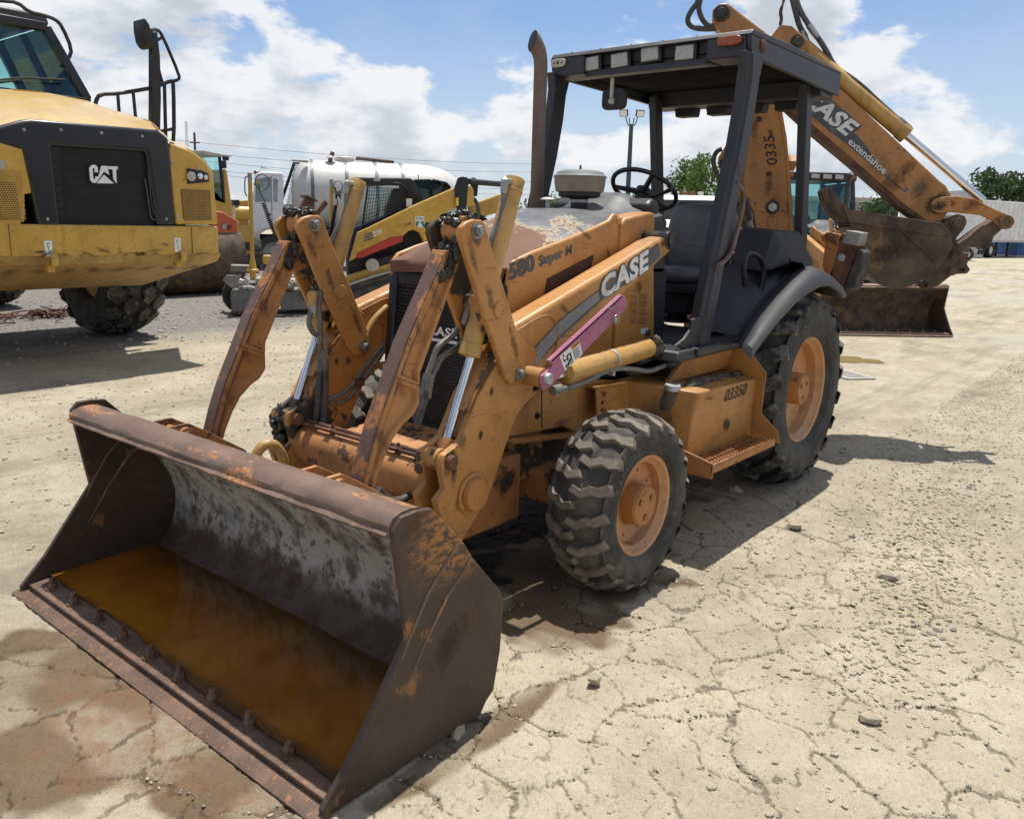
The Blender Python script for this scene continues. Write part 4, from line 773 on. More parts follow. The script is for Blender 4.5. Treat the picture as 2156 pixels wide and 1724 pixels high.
mb = MB(); mb.lathe([(.13, -.1), (.17, -.05), (.17, .05), (.13, .1)], (2.14, 0, .42), (1, 0, 0), 22); mb.cyl((0, 0, .45), (2.1, 0, .42), .03, 10); mb.obj('axle_housing', M['tan_worn'], axl)
mb = MB(); mb.lathe([(.15, -.7), (.17, 0), (.15, .7)], (0, 0, .655), (0, 1, 0), 24); mb.obj('rear_axle', M['tan_mud'], chas)
# front box below the radiator
fb = [Y(q, .42) for q in (I3(1490, 840), I3(1623, 800), J2(0, 0))][:2]
mb = MB(); mb.bb((2.38, -.42, .30), (2.80, .42, .62)); mb.obj('front_frame', M['tan_scab'], chas, .012)
mb = MB(); mb.prism([(2.80, -.36, .56), (2.86, -.36, .60), (2.86, -.36, .66), (2.42, -.36, .70), (2.42, -.36, .62)], (0, .72, 0)); mb.obj('front_guard', M['tan_scab'], chas, .006)
for s in (1, -1):
    sq = [G(448, 1484), G(620, 1395), G(1000, 1420), H(745, 330), H(745, 560), H(520, 610), H(425, 612), H(355, 580), H(325, 592), H(60, 642), H(100, 520)]
    mb = MB(); mb.prism([Vector((Y(q, .43).x, s*.43, Y(q, .43).z)) for q in sq], (0, -s*.03, 0)); mb.obj('frame_panel', M['tan'], chas, .006)
    mb = MB(); a, c = Y(H(60, 650), .43), Y(H(420, 618), .43); mb.bar((a.x, s*.425, a.z-.012), (c.x, s*.425, c.z-.012), .045, .025); mb.obj('frame_flange', M['tan_worn'], chas, .004)
    mb = MB(); a = Y(H(240, 375), .432); c = Y(H(242, 588), .432); mb.bar((a.x, s*.4315, a.z), (c.x, s*.4315, c.z), .004, .004, (1, 0, 0)); mb.obj('panel_seam', M['black'], chas)
# bracket with bolts in front of the tank
mb = MB(); br = [Y(q, .50) for q in (H(556, 372), H(742, 335), H(742, 505), H(556, 545))]; mb.prism([br[0], br[1], br[2], br[3]], (0, -.014, 0)); mb.prism([br[1]+Vector((0, .0, 0)), br[2], br[2]+Vector((-.012, 0, 0)), br[1]+Vector((-.012, 0, 0))], (0, -.07, 0)); mb.prism([br[0], br[1], br[1]+Vector((0, 0, .012)), br[0]+Vector((0, 0, .012))], (0, -.07, 0)); tb_ = mb.obj('tank_bracket', M['tan'], chas, .003)
for q in (H(593, 395), H(590, 490)): mb = MB(); mb.hexbolt(Y(q, .50), (0, 1, 0), .013, .016); mb.obj('bolt', M['tan_worn'], tb_)
mb = MB(); mb.lathe([(.011, 0), (.011, .003), (0, .003)], Y(H(588, 445), .50), (0, 1, 0), 16); mb.obj('bolt_hole', M['black'], tb_)
mb = MB(); mb.hexbolt(Y(H(212, 520), .43), (0, 1, 0), .012, .014); mb.obj('bolt', M['grease'], chas)
# hood: top skin, side panels
def hood_ring(x, ze, zc, hw, ridge=0.):
    P = []
    for t in [i/16 for i in range(17)]:
        y = (1-2*t)*hw; a = abs(y)/hw; z = ze+(zc-ze)*(1-a**2.6); z += ridge*max(0, 1-(a/.62)**4) if a < .62 else 0; P.append((x, y, z))
    return P
HWD = .372
tope = [Y(q, .42) for q in (G(232, 548), G(500, 462), G(660, 402), G(830, 315), G(930, 268))]
ring = [hood_ring(2.485, 1.450, 1.462, HWD), hood_ring(2.475, 1.478, 1.490, HWD), hood_ring(2.30, 1.545, 1.580, HWD, .0), hood_ring(2.05, 1.605, 1.672, HWD, .01), hood_ring(1.80, 1.655, 1.730, HWD, .025), hood_ring(1.60, 1.690, 1.745, HWD, .015), hood_ring(1.45, 1.705, 1.750, HWD, .012), hood_ring(1.30, 1.720, 1.765, HWD, .02), hood_ring(1.22, 1.725, 1.80, HWD, .045), hood_ring(1.10, 1.735, 1.815, HWD, .05)]
mb = MB(); mb.loft([r+[(p[0], p[1]*.97, p[2]-.03) for p in r[::-1]] for r in ring]); hood = mb.obj('hood', M['hood_top'], bl, ang=45)
for s in (1, -1):
    pts = [Vector((2.485, 0, .93)), Vector((2.47, 0, 1.475))]+tope+[Y(G(965, 262), .392), Y(G(995, 275), .392), Y(G(1005, 305), .392), Y(G(990, 545), .392), Vector((1.60, 0, .93))]
    pts[2:7] = [Vector((2.43, 0, 1.515)), Vector((2.30, 0, 1.552)), Vector((2.0, 0, 1.618)), Vector((1.80, 0, 1.668)), Vector((1.68, 0, 1.702))]
    mb = MB(); mb.prism([(p.x, s*.392, p.z) for p in pts], (0, -s*.03, 0)); o = mb.obj('hood_side_panel', M['tan'], hood, .012, 3)
    cw_ = [G(1015, 345), G(1040, 300), G(1215, 256), G(1238, 262), G(1243, 285), G(1238, 640), G(1240, 1145), G(960, 1290), G(1000, 640)]
    mb = MB(); mb.prism([Vector((Y(q, .41).x, s*.41, Y(q, .41).z)) for q in cw_], (0, -s*.14, 0)); cwl = mb.obj('cowl_panel', M['tan'], bl, .014, 3)
    if s > 0: panelL, cowlL = o, cwl
    mb = MB(); mb.lathe([(.020, -.004), (.020, .004), (.016, .007), (0, .007)], Vector((Y(G(990, 317), .392).x, s*.392, Y(G(990, 317), .392).z)), (0, s, 0), 20); mb.obj('panel_latch', M['yel_cyl'], o)
mb = MB(); mb.bb((1.0, -.36, .78), (2.40, .36, 1.44)); mb.obj('engine_block', M['black'], bl)
mb = MB(); mb.bb((1.02, -.36, 1.40), (1.55, .36, 1.72)); mb.obj('cowl_core', M['plastic'], bl, .02)
mb = MB(); mb.prism([(1.16, -.34, 1.68), (1.22, -.34, 1.79), (1.15, -.34, 1.83), (1.09, -.34, 1.82), (1.06, -.34, 1.68)], (0, .68, 0)); dash = mb.obj('dashboard', M['plastic'], bl, .03, 3)
mb = MB(); mb.lump((1.1, -.16, 1.85), .04, 4, 2, .1); mb.obj('instrument', M['black'], dash)
# inspection plate, slots and latch on the cowl and hood
tbl = [Y(q, .4115) for q in (G(1065, 825), G(1187, 815), G(1185, 1030), G(1065, 1040))]; flat(tbl, M['decal_grey'] if False else M['tan_worn'], cowlL, 'service_chart')
qm = quadmap(tbl[3], tbl[2], tbl[1], tbl[0]); ov = Vector((0, .0012, 0))
for i in range(22):
    for c0, c1 in ((.04, .46), (.54, .96)):
        t = .03+i*.044; c2 = c1-.12*((i*7) % 4)/3
        if (i*5+int(c0*10)) % 6: flat([qm(c0, t)+ov, qm(c2, t)+ov, qm(c2, t+.016)+ov, qm(c0, t+.016)+ov], M['rust_old'], cowlL, 'chart_text')
lb = [Y(q, .4115) for q in (G(1142, 1062), G(1195, 1050), G(1197, 1088), G(1143, 1100))]; flat(lb, M['decal_white'], cowlL, 'small_label')
# side vent and name
vt = [Y(q, .3935) for q in (G(470, 858), G(800, 650), G(820, 548), G(497, 715))]; flat(vt, M['black'], panelL, 'vent_backing')
mb = MB(); q0, q1, q2, q3 = vt; nrow = 14; ncol = 34
qm = quadmap(q0, q1, q2, q3)
for i in range(ncol):
    for j in range(nrow):
        cu, cvv = (i+.5+(.5 if j % 2 else 0))/(ncol+.5), (j+.5)/nrow; P = []
        for rr_ in (1., .74):
            for k in range(6): t = R_(60*k+30); P.append(qm(min(1, max(0, cu+rr_*.5774*math.cos(t)/(ncol+.5))), min(1, max(0, cvv+rr_*.62*math.sin(t)/nrow)))+Vector((0, .003, 0)))
        mb.add(P, [(k, (k+1) % 6, 6+(k+1) % 6, 6+k) for k in range(6)])
tag(mb.obj('vent_mesh', M['rust_old'], panelL, smooth=False), kind='stuff')
yn = .3942
lettering('580', Y(G(238, 735), yn), Y(G(418, 657), yn), Y(G(226, 612), yn), M['decal_dark'], panelL, .055, 1.02)
lettering('Super', Y(G(445, 655), yn), Y(G(612, 588), yn), Y(G(438, 560), yn), M['decal_dark'], panelL, .045, 1.02)
lettering('M', Y(G(626, 562), yn), Y(G(668, 544), yn), Y(G(629, 492), yn), M['decal_dark'], panelL, .012, 1.0)
flat([Y(q, .4255) for q in (G(548, 1490), G(650, 1435), G(662, 1475), G(550, 1522))], M['decal_white'], chas, 'small_label', (0, .008, 0))
# radiator grille
gt, gb = 2.452, 2.515
mb = MB(); mb.prism([(gb-.05, -.385, .66), (gb+.03, -.385, .66), (gt+.03, -.385, 1.39), (gt+.0, -.385, 1.44), (gt-.08, -.385, 1.44)], (0, .055, 0)); mb.prism([(gb-.05, .33, .66), (gb+.03, .33, .66), (gt+.03, .33, 1.39), (gt+.0, .33, 1.44), (gt-.08, .33, 1.44)], (0, .055, 0)); mb.prism([(gt-.05, -.346, 1.36), (gt+.022, -.346, 1.36), (gt+.012, -.346, 1.43), (gt-.05, -.346, 1.43)], (0, .692, 0)); mb.bb((gb-.05, -.346, .66), (gb+.02, .346, .70)); gr = mb.obj('grille', M['black'], bl, .012, 3)
uy = Vector((gt-gb, 0, .72)); mb = MB(); hexmesh(mb, (gb+.012, -.335, .68), (0, 1, 0), uy, .67, .71, .0205, .0062); tag(mb.obj('grille_mesh', M['mesh_grey'], gr, smooth=False), kind='stuff')
mb = MB(); mb.prism([(gb-.06, -.345, .68), (gb-.05, -.345, .68), (gt-.05, -.345, 1.40), (gt-.06, -.345, 1.40)], (0, .69, 0)); mb.obj('radiator', M['black'], gr)
def xg(z): return gb+.0165+(gt-gb)*(z-.68)/.72
pcase = lambda y, z: Vector((xg(z), y, z))
lettering('CASE', pcase(-.10, 1.135), pcase(.10, 1.135), pcase(-.10, 1.18), M['white_print'], gr, .03, 1.05)
flat([pcase(-.105, 1.108), pcase(.10, 1.108), pcase(.10, 1.122), pcase(-.105, 1.122)], M['white_print'], gr, 'badge_bar')
# exhaust stack
sb = Vector((1.43, -.28, 1.70)); bd_ = Vector((.95, -.32, 0)).normalized(); ha = Vector((0, 0, 1)).cross(bd_); rings = []
for z_, o_, th, rb in ((0, 0, 0, .038), (.55, 0, 0, .038), (.845, 0, 0, .0385), (.885, .004, 14, .040), (.922, .016, 32, .044), (.950, .034, 50, .050), (.966, .052, 66, .057), (.972, .060, 76, .060)):
    c = sb+Vector((0, 0, z_))+bd_*o_; bv_ = bd_*math.cos(R_(th))-Vector((0, 0, math.sin(R_(th)))); rings.append([c+ha*.0385*math.cos(t_)+bv_*rb*math.sin(t_) for t_ in [2*math.pi*k_/26 for k_ in range(26)]])
mb = MB(); mb.loft(rings); stk = mb.obj('exhaust_stack', M['stack'], bl)
c = sum(rings[-1], Vector())/26; dd = (rings[-1][0]-c).cross(rings[-1][7]-c).normalized(); dd = dd if dd.dot(bd_) > 0 else -dd
mb = MB(); mb.add([c+(v_-c)*.92+dd*.004 for v_ in rings[-1]], [tuple(range(26))]); mb.obj('stack_mouth', M['black'], stk, smooth=False)
# air precleaner and radiator cap
ac = Vector((1.40, 0.0, 0)); mb = MB(); mb.lathe([(.048, 1.76), (.048, 1.815), (.06, 1.818), (.06, 1.826)], ac, (0, 0, 1), 26); mb.lathe([(.098, 1.822), (.118, 1.83), (.118, 1.85), (.098, 1.852)], ac, (0, 0, 1), 36); pre = mb.obj('air_precleaner', M['black'], bl)
mb = MB(); mb.lathe([(.05, 1.796), (.0505, 1.812)], ac, (0, 0, 1), 24); mb.obj('hose_clamp', M['galv'], pre)
mb = MB(); mb.lathe([(.115, 1.85), (.135, 1.855), (.142, 1.90), (.145, 1.935), (.136, 1.936)], ac, (0, 0, 1), 44); mb.obj('bowl', M['bowl_tan'], pre)
plain('lid_grey', (.17, .185, .18), .65, var=.15, sc=6); mb = MB(); mb.lathe([(.149, 1.933), (.150, 1.939), (.142, 1.944), (.128, 1.962), (.10, 1.972), (.0, 1.976)], ac, (0, 0, 1), 44); mb.obj('lid', M['lid_grey'], pre, ang=30); mb = MB(); mb.cyl((1.40, 0, 1.972), (1.40, 0, 2.0), .006, 8); mb.obj('wing_stud', M['black'], pre)
mb = MB(); c = Y(C(330, 1400), -.05); mb.lathe([(.013, -.05), (.013, .012), (.045, .014), (.046, .02), (.02, .03), (0, .03)], c, (0, 0, 1), 22); mb.obj('rain_cap', M['galv'], hood)

# ---------------------------------------------------------------- platform, tank, steps
mb = MB(); mb.prism([(1.50, -.70, .985), (1.47, -.72, 1.04), (.45, -.72, 1.04), (.45, -.72, .985)], (0, 1.44, 0)); plat = mb.obj('platform', M['plastic'], bl, .012)
mb = MB(); mb.bb((.62, .58, .995), (1.30, .745, 1.045)); mb.obj('door_sill', M['plastic'], plat, .01)
for s in (1, -1):
    top = [(1.60, .43, .875), (1.475, .85, .845), (.72, .85, .822), (.72, .43, .865)]; mid = [(1.595, .43, .66), (1.50, .838, .66), (.73, .838, .66), (.73, .43, .66)]; bt = [(1.58, .43, .44), (1.535, .842, .44), (.74, .842, .45), (.74, .43, .45)]
    f_ = lambda L_: [(x, s*y, z) for x, y, z in L_]
    mb = MB(); mb.loft([f_(bt), f_(mid), f_(top)]); tank = mb.obj('step_tank', M['tan'], bl, .012, 3)
    mb = MB(); mb.prism(f_([(1.58, .838, .475), (1.57, 1.005, .475), (.80, 1.005, .468), (.80, .838, .475)]), (0, 0, .012)); step = mb.obj('step_tread', M['tan_worn'], tank)
    mb = MB()
    mb.prism(f_([(1.585, 1.0, .468), (.795, 1.0, .46), (.795, 1.0, .505), (1.585, 1.0, .515)]), (0, s*.012, 0)); mb.prism(f_([(1.585, .838, .44), (1.585, 1.01, .44), (1.585, 1.01, .52), (1.585, .838, .56)]), (-.012, 0, 0)); mb.obj('step_rim', M['tan_worn'], tank, .003)
    mb = MB()
    for i in range(22):
        for j in range(3): mb.box((.83+i*.034, s*(.87+j*.045), .492), (.012, .03, .014))
        mb.box((.83+i*.034, s*1.006, .507), (.012, .014, .014))
    tag(mb.obj('step_teeth', M['tan_worn'], tank), kind='stuff')
    mb = MB(); mb.prism(f_([(.725, .84, .45), (.725, 1.015, .46), (.725, 1.0, .53), (.725, .89, .62), (.725, .90, .86), (.725, .78, .985), (.725, .45, 1.0), (.725, .45, .9)]), (.012, 0, 0)); mb.obj('tank_gusset', M['tan'], tank, .003)
    mb = MB(); mb.prism(f_([(1.45, .66, .86), (1.36, .70, .985), (.76, .70, .985), (.74, .66, .86)]), (0, -s*.03, 0)); mb.obj('riser_plate', M['tan_worn'], tank, .006)
    if s > 0: tankL = tank
mb = MB()
for i in range(30): mb.lump((rnd.uniform(.78, 1.4), rnd.uniform(.68, .76), .848+rnd.uniform(-.012, .006)), rnd.uniform(.018, .036), i, 3, .4, (1.8, 1, .4))
mb.obj('dirt_pile', M['mudcake'], tankL, ang=180)
c = Y(H(990, 372), .72)-Vector((.012, .02, .155)); mb = MB(); mb.tube([Y(H(955, 470), .68), Y(H(968, 430), .70), c+Vector((.012, .02, .16))], [.042, .038, .033], 18); fn = mb.obj('filler_neck', M['mudcake'], tankL); mb = MB(); mb.lathe([(.043, 0), (.043, .022), (.038, .03), (0, .032)], c+Vector((.012, .02, .155)), (.05, .08, 1), 22); mb.obj('filler_cap', M['galv'], fn)
def on_tank(uv): return onp(uv, (1.36, .8475, .80), (.0, 1., -.07))
lettering('03350', on_tank(H(1281, 445))+Vector((0, .005, 0)), on_tank(H(1405, 400))+Vector((0, .005, 0)), on_tank(H(1289, 374))+Vector((0, .005, 0)), M['black_print'], tankL, .012, 1.0, shear=.10)
# worn black patches of a scraped off sticker
mb = MB(); cpx = on_tank(H(1298, 568))+Vector((0, .009, 0)); ring_ = [cpx+Vector((-.075*math.cos(t)*(1+.12*math.sin(5*t)), .0, .05*math.sin(t)*(1+.2*math.sin(3*t+1)))) for t in [i*.209 for i in range(30)]]; mb.add(ring_, [tuple(range(30))]); mb.obj('scraped_patch', M['stain_black'], tankL, smooth=False) if False else None

# ---------------------------------------------------------------- fenders
inn = [I4(985, 1180), I4(1100, 985), I4(1230, 815), I4(1370, 680), I4(1510, 562), I4(1600, 520), I4(1690, 510), I4(1760, 560), I4(1800, 640)]
sho = [I4(1030, 1225), I4(1165, 1020), I4(1310, 850), I4(1450, 710), I4(1570, 612), I4(1660, 590), I4(1760, 640), I4(1830, 730), I4(1872, 820)]
lip_ = [I4(1092, 1362), I4(1200, 1210), I4(1340, 1035), I4(1470, 895), I4(1590, 800), I4(1690, 745), I4(1775, 735), I4(1850, 790), I4(1888, 850)]
ci = [Y(q, .66) for q in inn]; cs_ = [Y(q, .86) for q in sho]; cl = [Y(q, .945) for q in lip_]
for i_ in range(5, 9): ci[i_] = Vector((cs_[i_].x+.01, .66, cs_[i_].z+.035))
for s in (1, -1):
    fy = lambda L_, y=None: [Vector((p.x, s*(p.y if y is None else y), p.z)) for p in L_]
    cm = [a.lerp(c, .5)+Vector((0, 0, .012)) for a, c in zip(ci, cs_)]
    rows = [fy([Vector((p.x-.02, 0, p.z-.02)) for p in ci], .645), fy(ci), fy(cm), fy(cs_), fy([a.lerp(c, .5)+Vector((0, .025, .01)) for a, c in zip(cs_, cl)]), fy(cl), fy([p+Vector((0, -.012, -.006)) for p in cl]), fy([p+Vector((0, -.03, -.02)) for p in cs_]), fy([p+Vector((0, -.0, -.03)) for p in ci])]
    mb = MB(); mb.loft([list(c) for c in zip(*rows)], True, True); fen = mb.obj('fender', M['fender'], bl, ang=50)
    ib = [Y(q, .45) for q in (I4(720, 1130), I4(790, 1000), I4(880, 850), I4(1000, 710))]
    inner = [Vector((.80, .42, 1.03)), Vector((.70, .42, 1.15)), Vector((.52, .42, 1.32)), Vector((.33, .42, 1.44)), Vector((.14, .42, 1.50)), Vector((-.02, .42, 1.52)), Vector((-.2, .42, 1.50)), Vector((-.4, .42, 1.40)), Vector((-.52, .42, 1.3))]
    mb = MB(); rows = [[Vector((p.x, s*.41, .98)) for p in inner], [Vector((p.x, s*.42, p.z)) for p in inner], [Vector(((a.x+c.x)/2, s*.55, (a.z+c.z)/2+.03)) for a, c in zip(inner, ci)], fy([Vector((p.x, 0, p.z-.004)) for p in ci], .668)]
    mb.loft([list(c) for c in zip(*rows)], False, False); mb.obj('inner_fender', M['plastic'], fen, ang=50)
    bx_ = [(.26, 1.42), (.17, 1.66), (.12, 1.685), (-.33, 1.675), (-.46, 1.56), (-.52, 1.50), (-.52, 1.40), (.0, 1.45)]
    mb = MB(); mb.loft([[(x*1.0-.01, s*.40, z) for x, z in bx_], [(x, s*.43, z) for x, z in bx_], [(x*.96, s*.62, z-.01) for x, z in bx_], [(x*.9-.02, s*.675, 1.44+(z-1.44)*.55) for x, z in bx_]]); mb.obj('fender_box', M['fender'], fen, .018, 3)
    hr = [Y(q, .62) for q in (I4(1035, 745), I4(1022, 600), I4(1035, 490), I4(1080, 448), I4(1165, 492), I4(1198, 570), I4(1188, 720), I4(1160, 810), I4(1112, 880))]
    mb = MB(); mb.tube(fy(hr), .0165, 12, 2); mb.obj('grab_rail', M['black'], fen)
    mb = MB(); mb.tube(fy([p+Vector((0, .012, .012)) for p in ci[:6]]), .012, 8, 1); mb.obj('fender_bead', M['fender'], fen)

# ---------------------------------------------------------------- canopy
cfx, crx, chw, cz1, cz0 = .815, -.645, .685, 2.752, 2.605
mb = MB()
mb.prism([(cfx, -chw, cz1-.035), (cfx-.03, -chw, cz1-.004), (.3, -chw, cz1+.006), (crx, -chw, cz1-.02), (crx, -chw, cz1-.035)], (0, 2*chw, 0))
can = mb.obj('canopy', M['rops'], bl, .01, 2)
for s in (1, -1):
    mb = MB(); mb.prism([(cfx-.001, s*chw, cz1-.036), (crx, s*chw, cz1-.036), (crx, s*chw, cz0-.03), (.1, s*chw, cz0-.012), (cfx-.03, s*chw, cz0)], (0, -s*.03, 0)); mb.obj('canopy_side', M['rops'], can, .006)
    mb = MB(); yb = chw-.03-.235; mb.bb((cfx-.22, s*yb, cz0), (cfx-.002, s*(chw-.0305), cz1-.036)); mb.obj('corner_block', M['rops'], can, .008)
mb = MB(); mb.bb((cfx-.20, -(chw-.27), cz0+.0), (cfx-.06, chw-.27, cz1-.036)); mb.obj('light_bar', M['black'], can)
mb = MB(); mb.prism([(cfx-.01, -.415, cz0-.02), (cfx-.03, -.415, cz0+.02), (cfx-.2, -.415, cz0+.02), (cfx-.2, -.415, cz0-.0)], (0, .83, 0)); mb.obj('light_bar_lip', M['rops'], can, .005)
rows = []
for x, d in ((cfx-.04, .0), (.6, -.015), (.45, -.055), (.2, -.045), (-.1, -.02), (-.4, .0), (-.6, .01)): rows.append([(x, y, cz0+.045+d*(1-(abs(y)/.66)**3)+(.0)) for y in [-.66+1.32*i/12 for i in range(13)]])
mb = MB(); mb.loft(rows, False, False); mb.obj('headliner', M['liner'], can, ang=60)
mb = MB(); mb.bb((crx+.03, -chw+.03, cz0-.06), (crx+.26, chw-.03, cz0+.10)); mb.obj('rear_beam', M['rops'], can, .01)
for y in (-.42, -.16, .12, .36): mb = MB(); mb.prism([(crx+.02, y-.085, cz0-.058), (crx+.02, y+.085, cz0-.058), (crx+.02, y+.075, cz0-.115), (crx+.02, y-.075, cz0-.115)], (.10, 0, 0)); mb.obj('rear_lamp', M['black'], can, .006)
XF = cfx-.015
for q, wq, hq, tl in ((C(618, 438), 138, 106, .05), (C(815, 413), 140, 104, .06), (C(1025, 370), 152, 106, .01), (C(1265, 360), 162, 104, .0)):
    c = X(q, XF)+Vector((-.048, 0, 0)); w2 = .075; h2 = .052; rot = Matrix.Rotation(.06 if tl else .0, 3, 'X')
    mb = MB(); mb.box(c, (.07, .15, .108), rot); lm = mb.obj('work_lamp', M['black'], can, .012, 3)
    mb = MB(); mb.box(c+Vector((.036, 0, 0)), (.012, .118, .082), rot); mb.obj('lamp_lens', M['lens_clear'], lm, .006)
c = X(C(1590, 286), cfx); mb = MB(); n_ = 28; mb.prism([c+Vector((0, .072*abs(math.cos(t))**.5*(1 if math.cos(t) > 0 else -1), .026*abs(math.sin(t))**.7*(1 if math.sin(t) > 0 else -1))) for t in [2*math.pi*i/n_ for i in range(n_)]], (.028, 0, 0)); mb.obj('marker_lens', M['lens_orange'], can, .008, 3)
c = X(C(405, 437), cfx); mb = MB(); mb.prism([c+Vector((0, .058*abs(math.cos(t))**.5*(1 if math.cos(t) > 0 else -1), .026*abs(math.sin(t))**.7*(1 if math.sin(t) > 0 else -1))) for t in [2*math.pi*i/n_ for i in range(n_)]], (.010, 0, 0)); mk = mb.obj('marker_base', M['bone'], can, .003)
for d in (-.03, 0, .03): mb = MB(); mb.cyl(c+Vector((.008, d, 0)), c+Vector((.0125, d, 0)), .006 if d else .010, 12); mb.obj('screw_hole', M['rust_old'], mk)
c = Y(C(1812, 320), chw); mb = MB(); mb.lathe([(.036, -.002), (.036, .006), (.03, .010), (0, .011)], c, (0, 1, 0), 24); mb.obj('round_reflector', M['rust_old'], can)
for i in range(6): mb = MB(); mb.hexbolt((cfx-.05-.0*i, -.55+i*.22, cz1-.005), (0, 0, 1), .008, .006); mb.obj('roof_bolt', M['rops'], can)
for s in (1, -1):
    pth = [Vector((x_, .665, z_)) for x_, z_ in ((.765, 2.61), (.768, 2.52), (.79, 2.36), (.845, 2.12), (.945, 1.80), (1.03, 1.5), (1.10, 1.25), (1.165, 1.03))]
    rings = []
    for i, p in enumerate(pth):
        wx_ = .062 if i else .09; rings.append([(p.x+a*wx_, s*(p.y+b_*.04), p.z+a*.02) for a, b_ in ((-1, -1), (1, -1), (1, .4), (.6, .7), (.6, 1), (-1, 1))])
    mb = MB(); mb.loft(rings); post = mb.obj('front_post', M['rops'], bl, .008, 2)
    gs = [Y(q, .70) for q in (I4(600, 1030), I4(585, 1120), I4(530, 1200), I4(455, 1262), I4(560, 1300), I4(660, 1300), I4(690, 1000))]; mb = MB(); mb.prism([(p.x, s*.69, p.z) for p in gs], (0, -s*.02, 0)); mb.obj('post_gusset', M['rops'], post, .006)
    hd = [Y(q, .70) for q in (I8(820, 1030), I8(850, 1060), I8(895, 1110), I8(905, 1180))]+[Y(q, .72) for q in (I4(1000, 150), I4(950, 330), I4(925, 440), I4(870, 520), I4(805, 565))]
    mb = MB(); mb.tube([(p.x, s*p.y, p.z) for p in hd], .013, 12, 2); mb.obj('grab_handle', M['stack'], post)
    a, c = Y(I8(1492, 90), .565), Y(I8(1440, 1630), .565); mb = MB(); mb.loft([[(p.x+i*.048, s*(.565+j*.032), p.z) for i, j in ((-1, -1), (1, -1), (1, 1), (-1, 1))] for p in (a, c, Vector((c.x-.03, .565, 1.0)))]); mb.obj('rear_post', M['rops'], bl, .008)
mb = MB(); c = X(C(790, 685), .70); mb.prism([c+Vector((.015, .088*math.copysign(abs(math.cos(t_))**.45, math.cos(t_)), .066*math.copysign(abs(math.sin(t_))**.45, math.sin(t_)))) for t_ in [2*math.pi*i/28 for i in range(28)]], (-.03, 0, 0)); mir = mb.obj('rear_view_mirror', M['black'], can, .006, 2); mb = MB(); mb.tube([X(C(775, 540), .72), X(C(772, 620), .72), X(C(768, 700), .72)], .012, 10); mb.lump(X(C(770, 700), .72), .022, 2, 2, .15); mb.obj('mirror_arm', M['bone'], mir); mb = MB(); mb.box(c+Vector((-.0165, 0, 0)), (.004, .15, .105)); mb.obj('mirror_glass', M['mirror'], mir)
# seat, pedestal, steering wheel, levers
def rr_box(mb, c, size, rot, r): mb.box(c, size, rot)
seat = empty('seat', (0, 0, 0), 0, bl); ry = Matrix.Rotation(R_(-14), 3, 'Y')
def pad(c, w_, h_, t_, rot, bulge=.02, tb=.75, n1=14, n2=12):
    rings = []
    for i in range(n1+1):
        v_ = -1+2*i/n1; hw_ = w_/2*(1-.28*max(0, v_)**4*tb-.10*max(0, -v_)**3)
        edge_ = max(.0, 1-abs(v_)**6); rings.append([c+rot @ Vector(((t_/2)*math.copysign(abs(math.cos(a))**.6, math.cos(a))*max(.15, edge_**.5)+(bulge*math.cos(2.6*v_) if math.cos(a) > 0 else 0), hw_*math.copysign(abs(math.sin(a))**.6, math.sin(a)), v_*h_/2)) for a in [2*math.pi*k/(2*n2) for k in range(2*n2)]])
    m_ = MB(); m_.loft(rings); return m_
sc = Vector((-.06, 0.02, 1.60)); pad(sc, .50, .50, .11, Matrix.Rotation(R_(10), 3, 'Y').inverted(), .012).obj('backrest', M['seat'], seat, ang=60)
mb = MB(); mb.tube([sc+Vector((.055+.01, y, -.02-.05*(1 if abs(y) < .12 else 0)+.02)) for y in (-.2, -.14, -.10, 0, .10, .14, .2)], .012, 8, 1); mb.obj('backrest_seam', M['seat'], seat)
mb = MB(); mb.lathe([(.0, -.05), (.2, -.045), (.245, -.01), (.24, .03), (.2, .05), (0, .055)], (.20, 0.02, 1.36), (0, 0, 1), 28); mb.obj('cushion', M['seat'], seat, ang=60)
mb = MB(); mb.bb((.0, -.2, 1.24), (.4, .24, 1.31)); mb.bb((.08, -.12, 1.10), (.32, .16, 1.25)); mb.obj('suspension_box', M['black'], seat, .01)
mb = MB(); mb.lathe([(.15, 1.04), (.14, 1.055), (.07, 1.06), (.06, 1.10), (.10, 1.14)], (.2, .02, 0), (0, 0, 1), 20); mb.obj('pedestal', M['black'], seat)
lq = [X(q, .335) for q in (I4(350, 678), I4(432, 685), I4(430, 742), I4(346, 735))]; flat([Vector((.325, p.y, p.z)) for p in lq], M['white_print'], seat, 'notice_plate'); a = [Vector((.3262, p.y, p.z)) for p in lq]; qm = quadmap(a[3], a[2], a[1], a[0]); flat([qm(.05, .06), qm(.95, .06), qm(.95, .94), qm(.05, .94)], M['black_print'], seat, 'notice_ground')
lettering('IMPORTANT', qm(.12, .68)+Vector((.001, 0, 0)), qm(.88, .68)+Vector((.001, 0, 0)), qm(.12, .88)+Vector((.001, 0, 0)), M['white_print'], seat)
for i in range(4): flat([qm(.12, .12+i*.13)+Vector((.001, 0, 0)), qm(.88, .12+i*.13)+Vector((.001, 0, 0)), qm(.88, .17+i*.13)+Vector((.001, 0, 0)), qm(.12, .17+i*.13)+Vector((.001, 0, 0))], M['white_print'], seat, 'notice_text')
mb = MB(); mb.prism([(-.02, -.40, 1.04), (-.02, -.40, 1.42), (.30, -.40, 1.38), (.42, -.40, 1.04)], (0, .12, 0)); mb.prism([(-.12, .30, 1.04), (-.12, .30, 1.40), (.1, .30, 1.36), (.16, .30, 1.04)], (0, .12, 0)); mb.obj('side_console', M['plastic'], bl, .02)
swc = Vector((.735, .02, 1.895)); sax = Vector((-.55, 0, .83)).normalized()
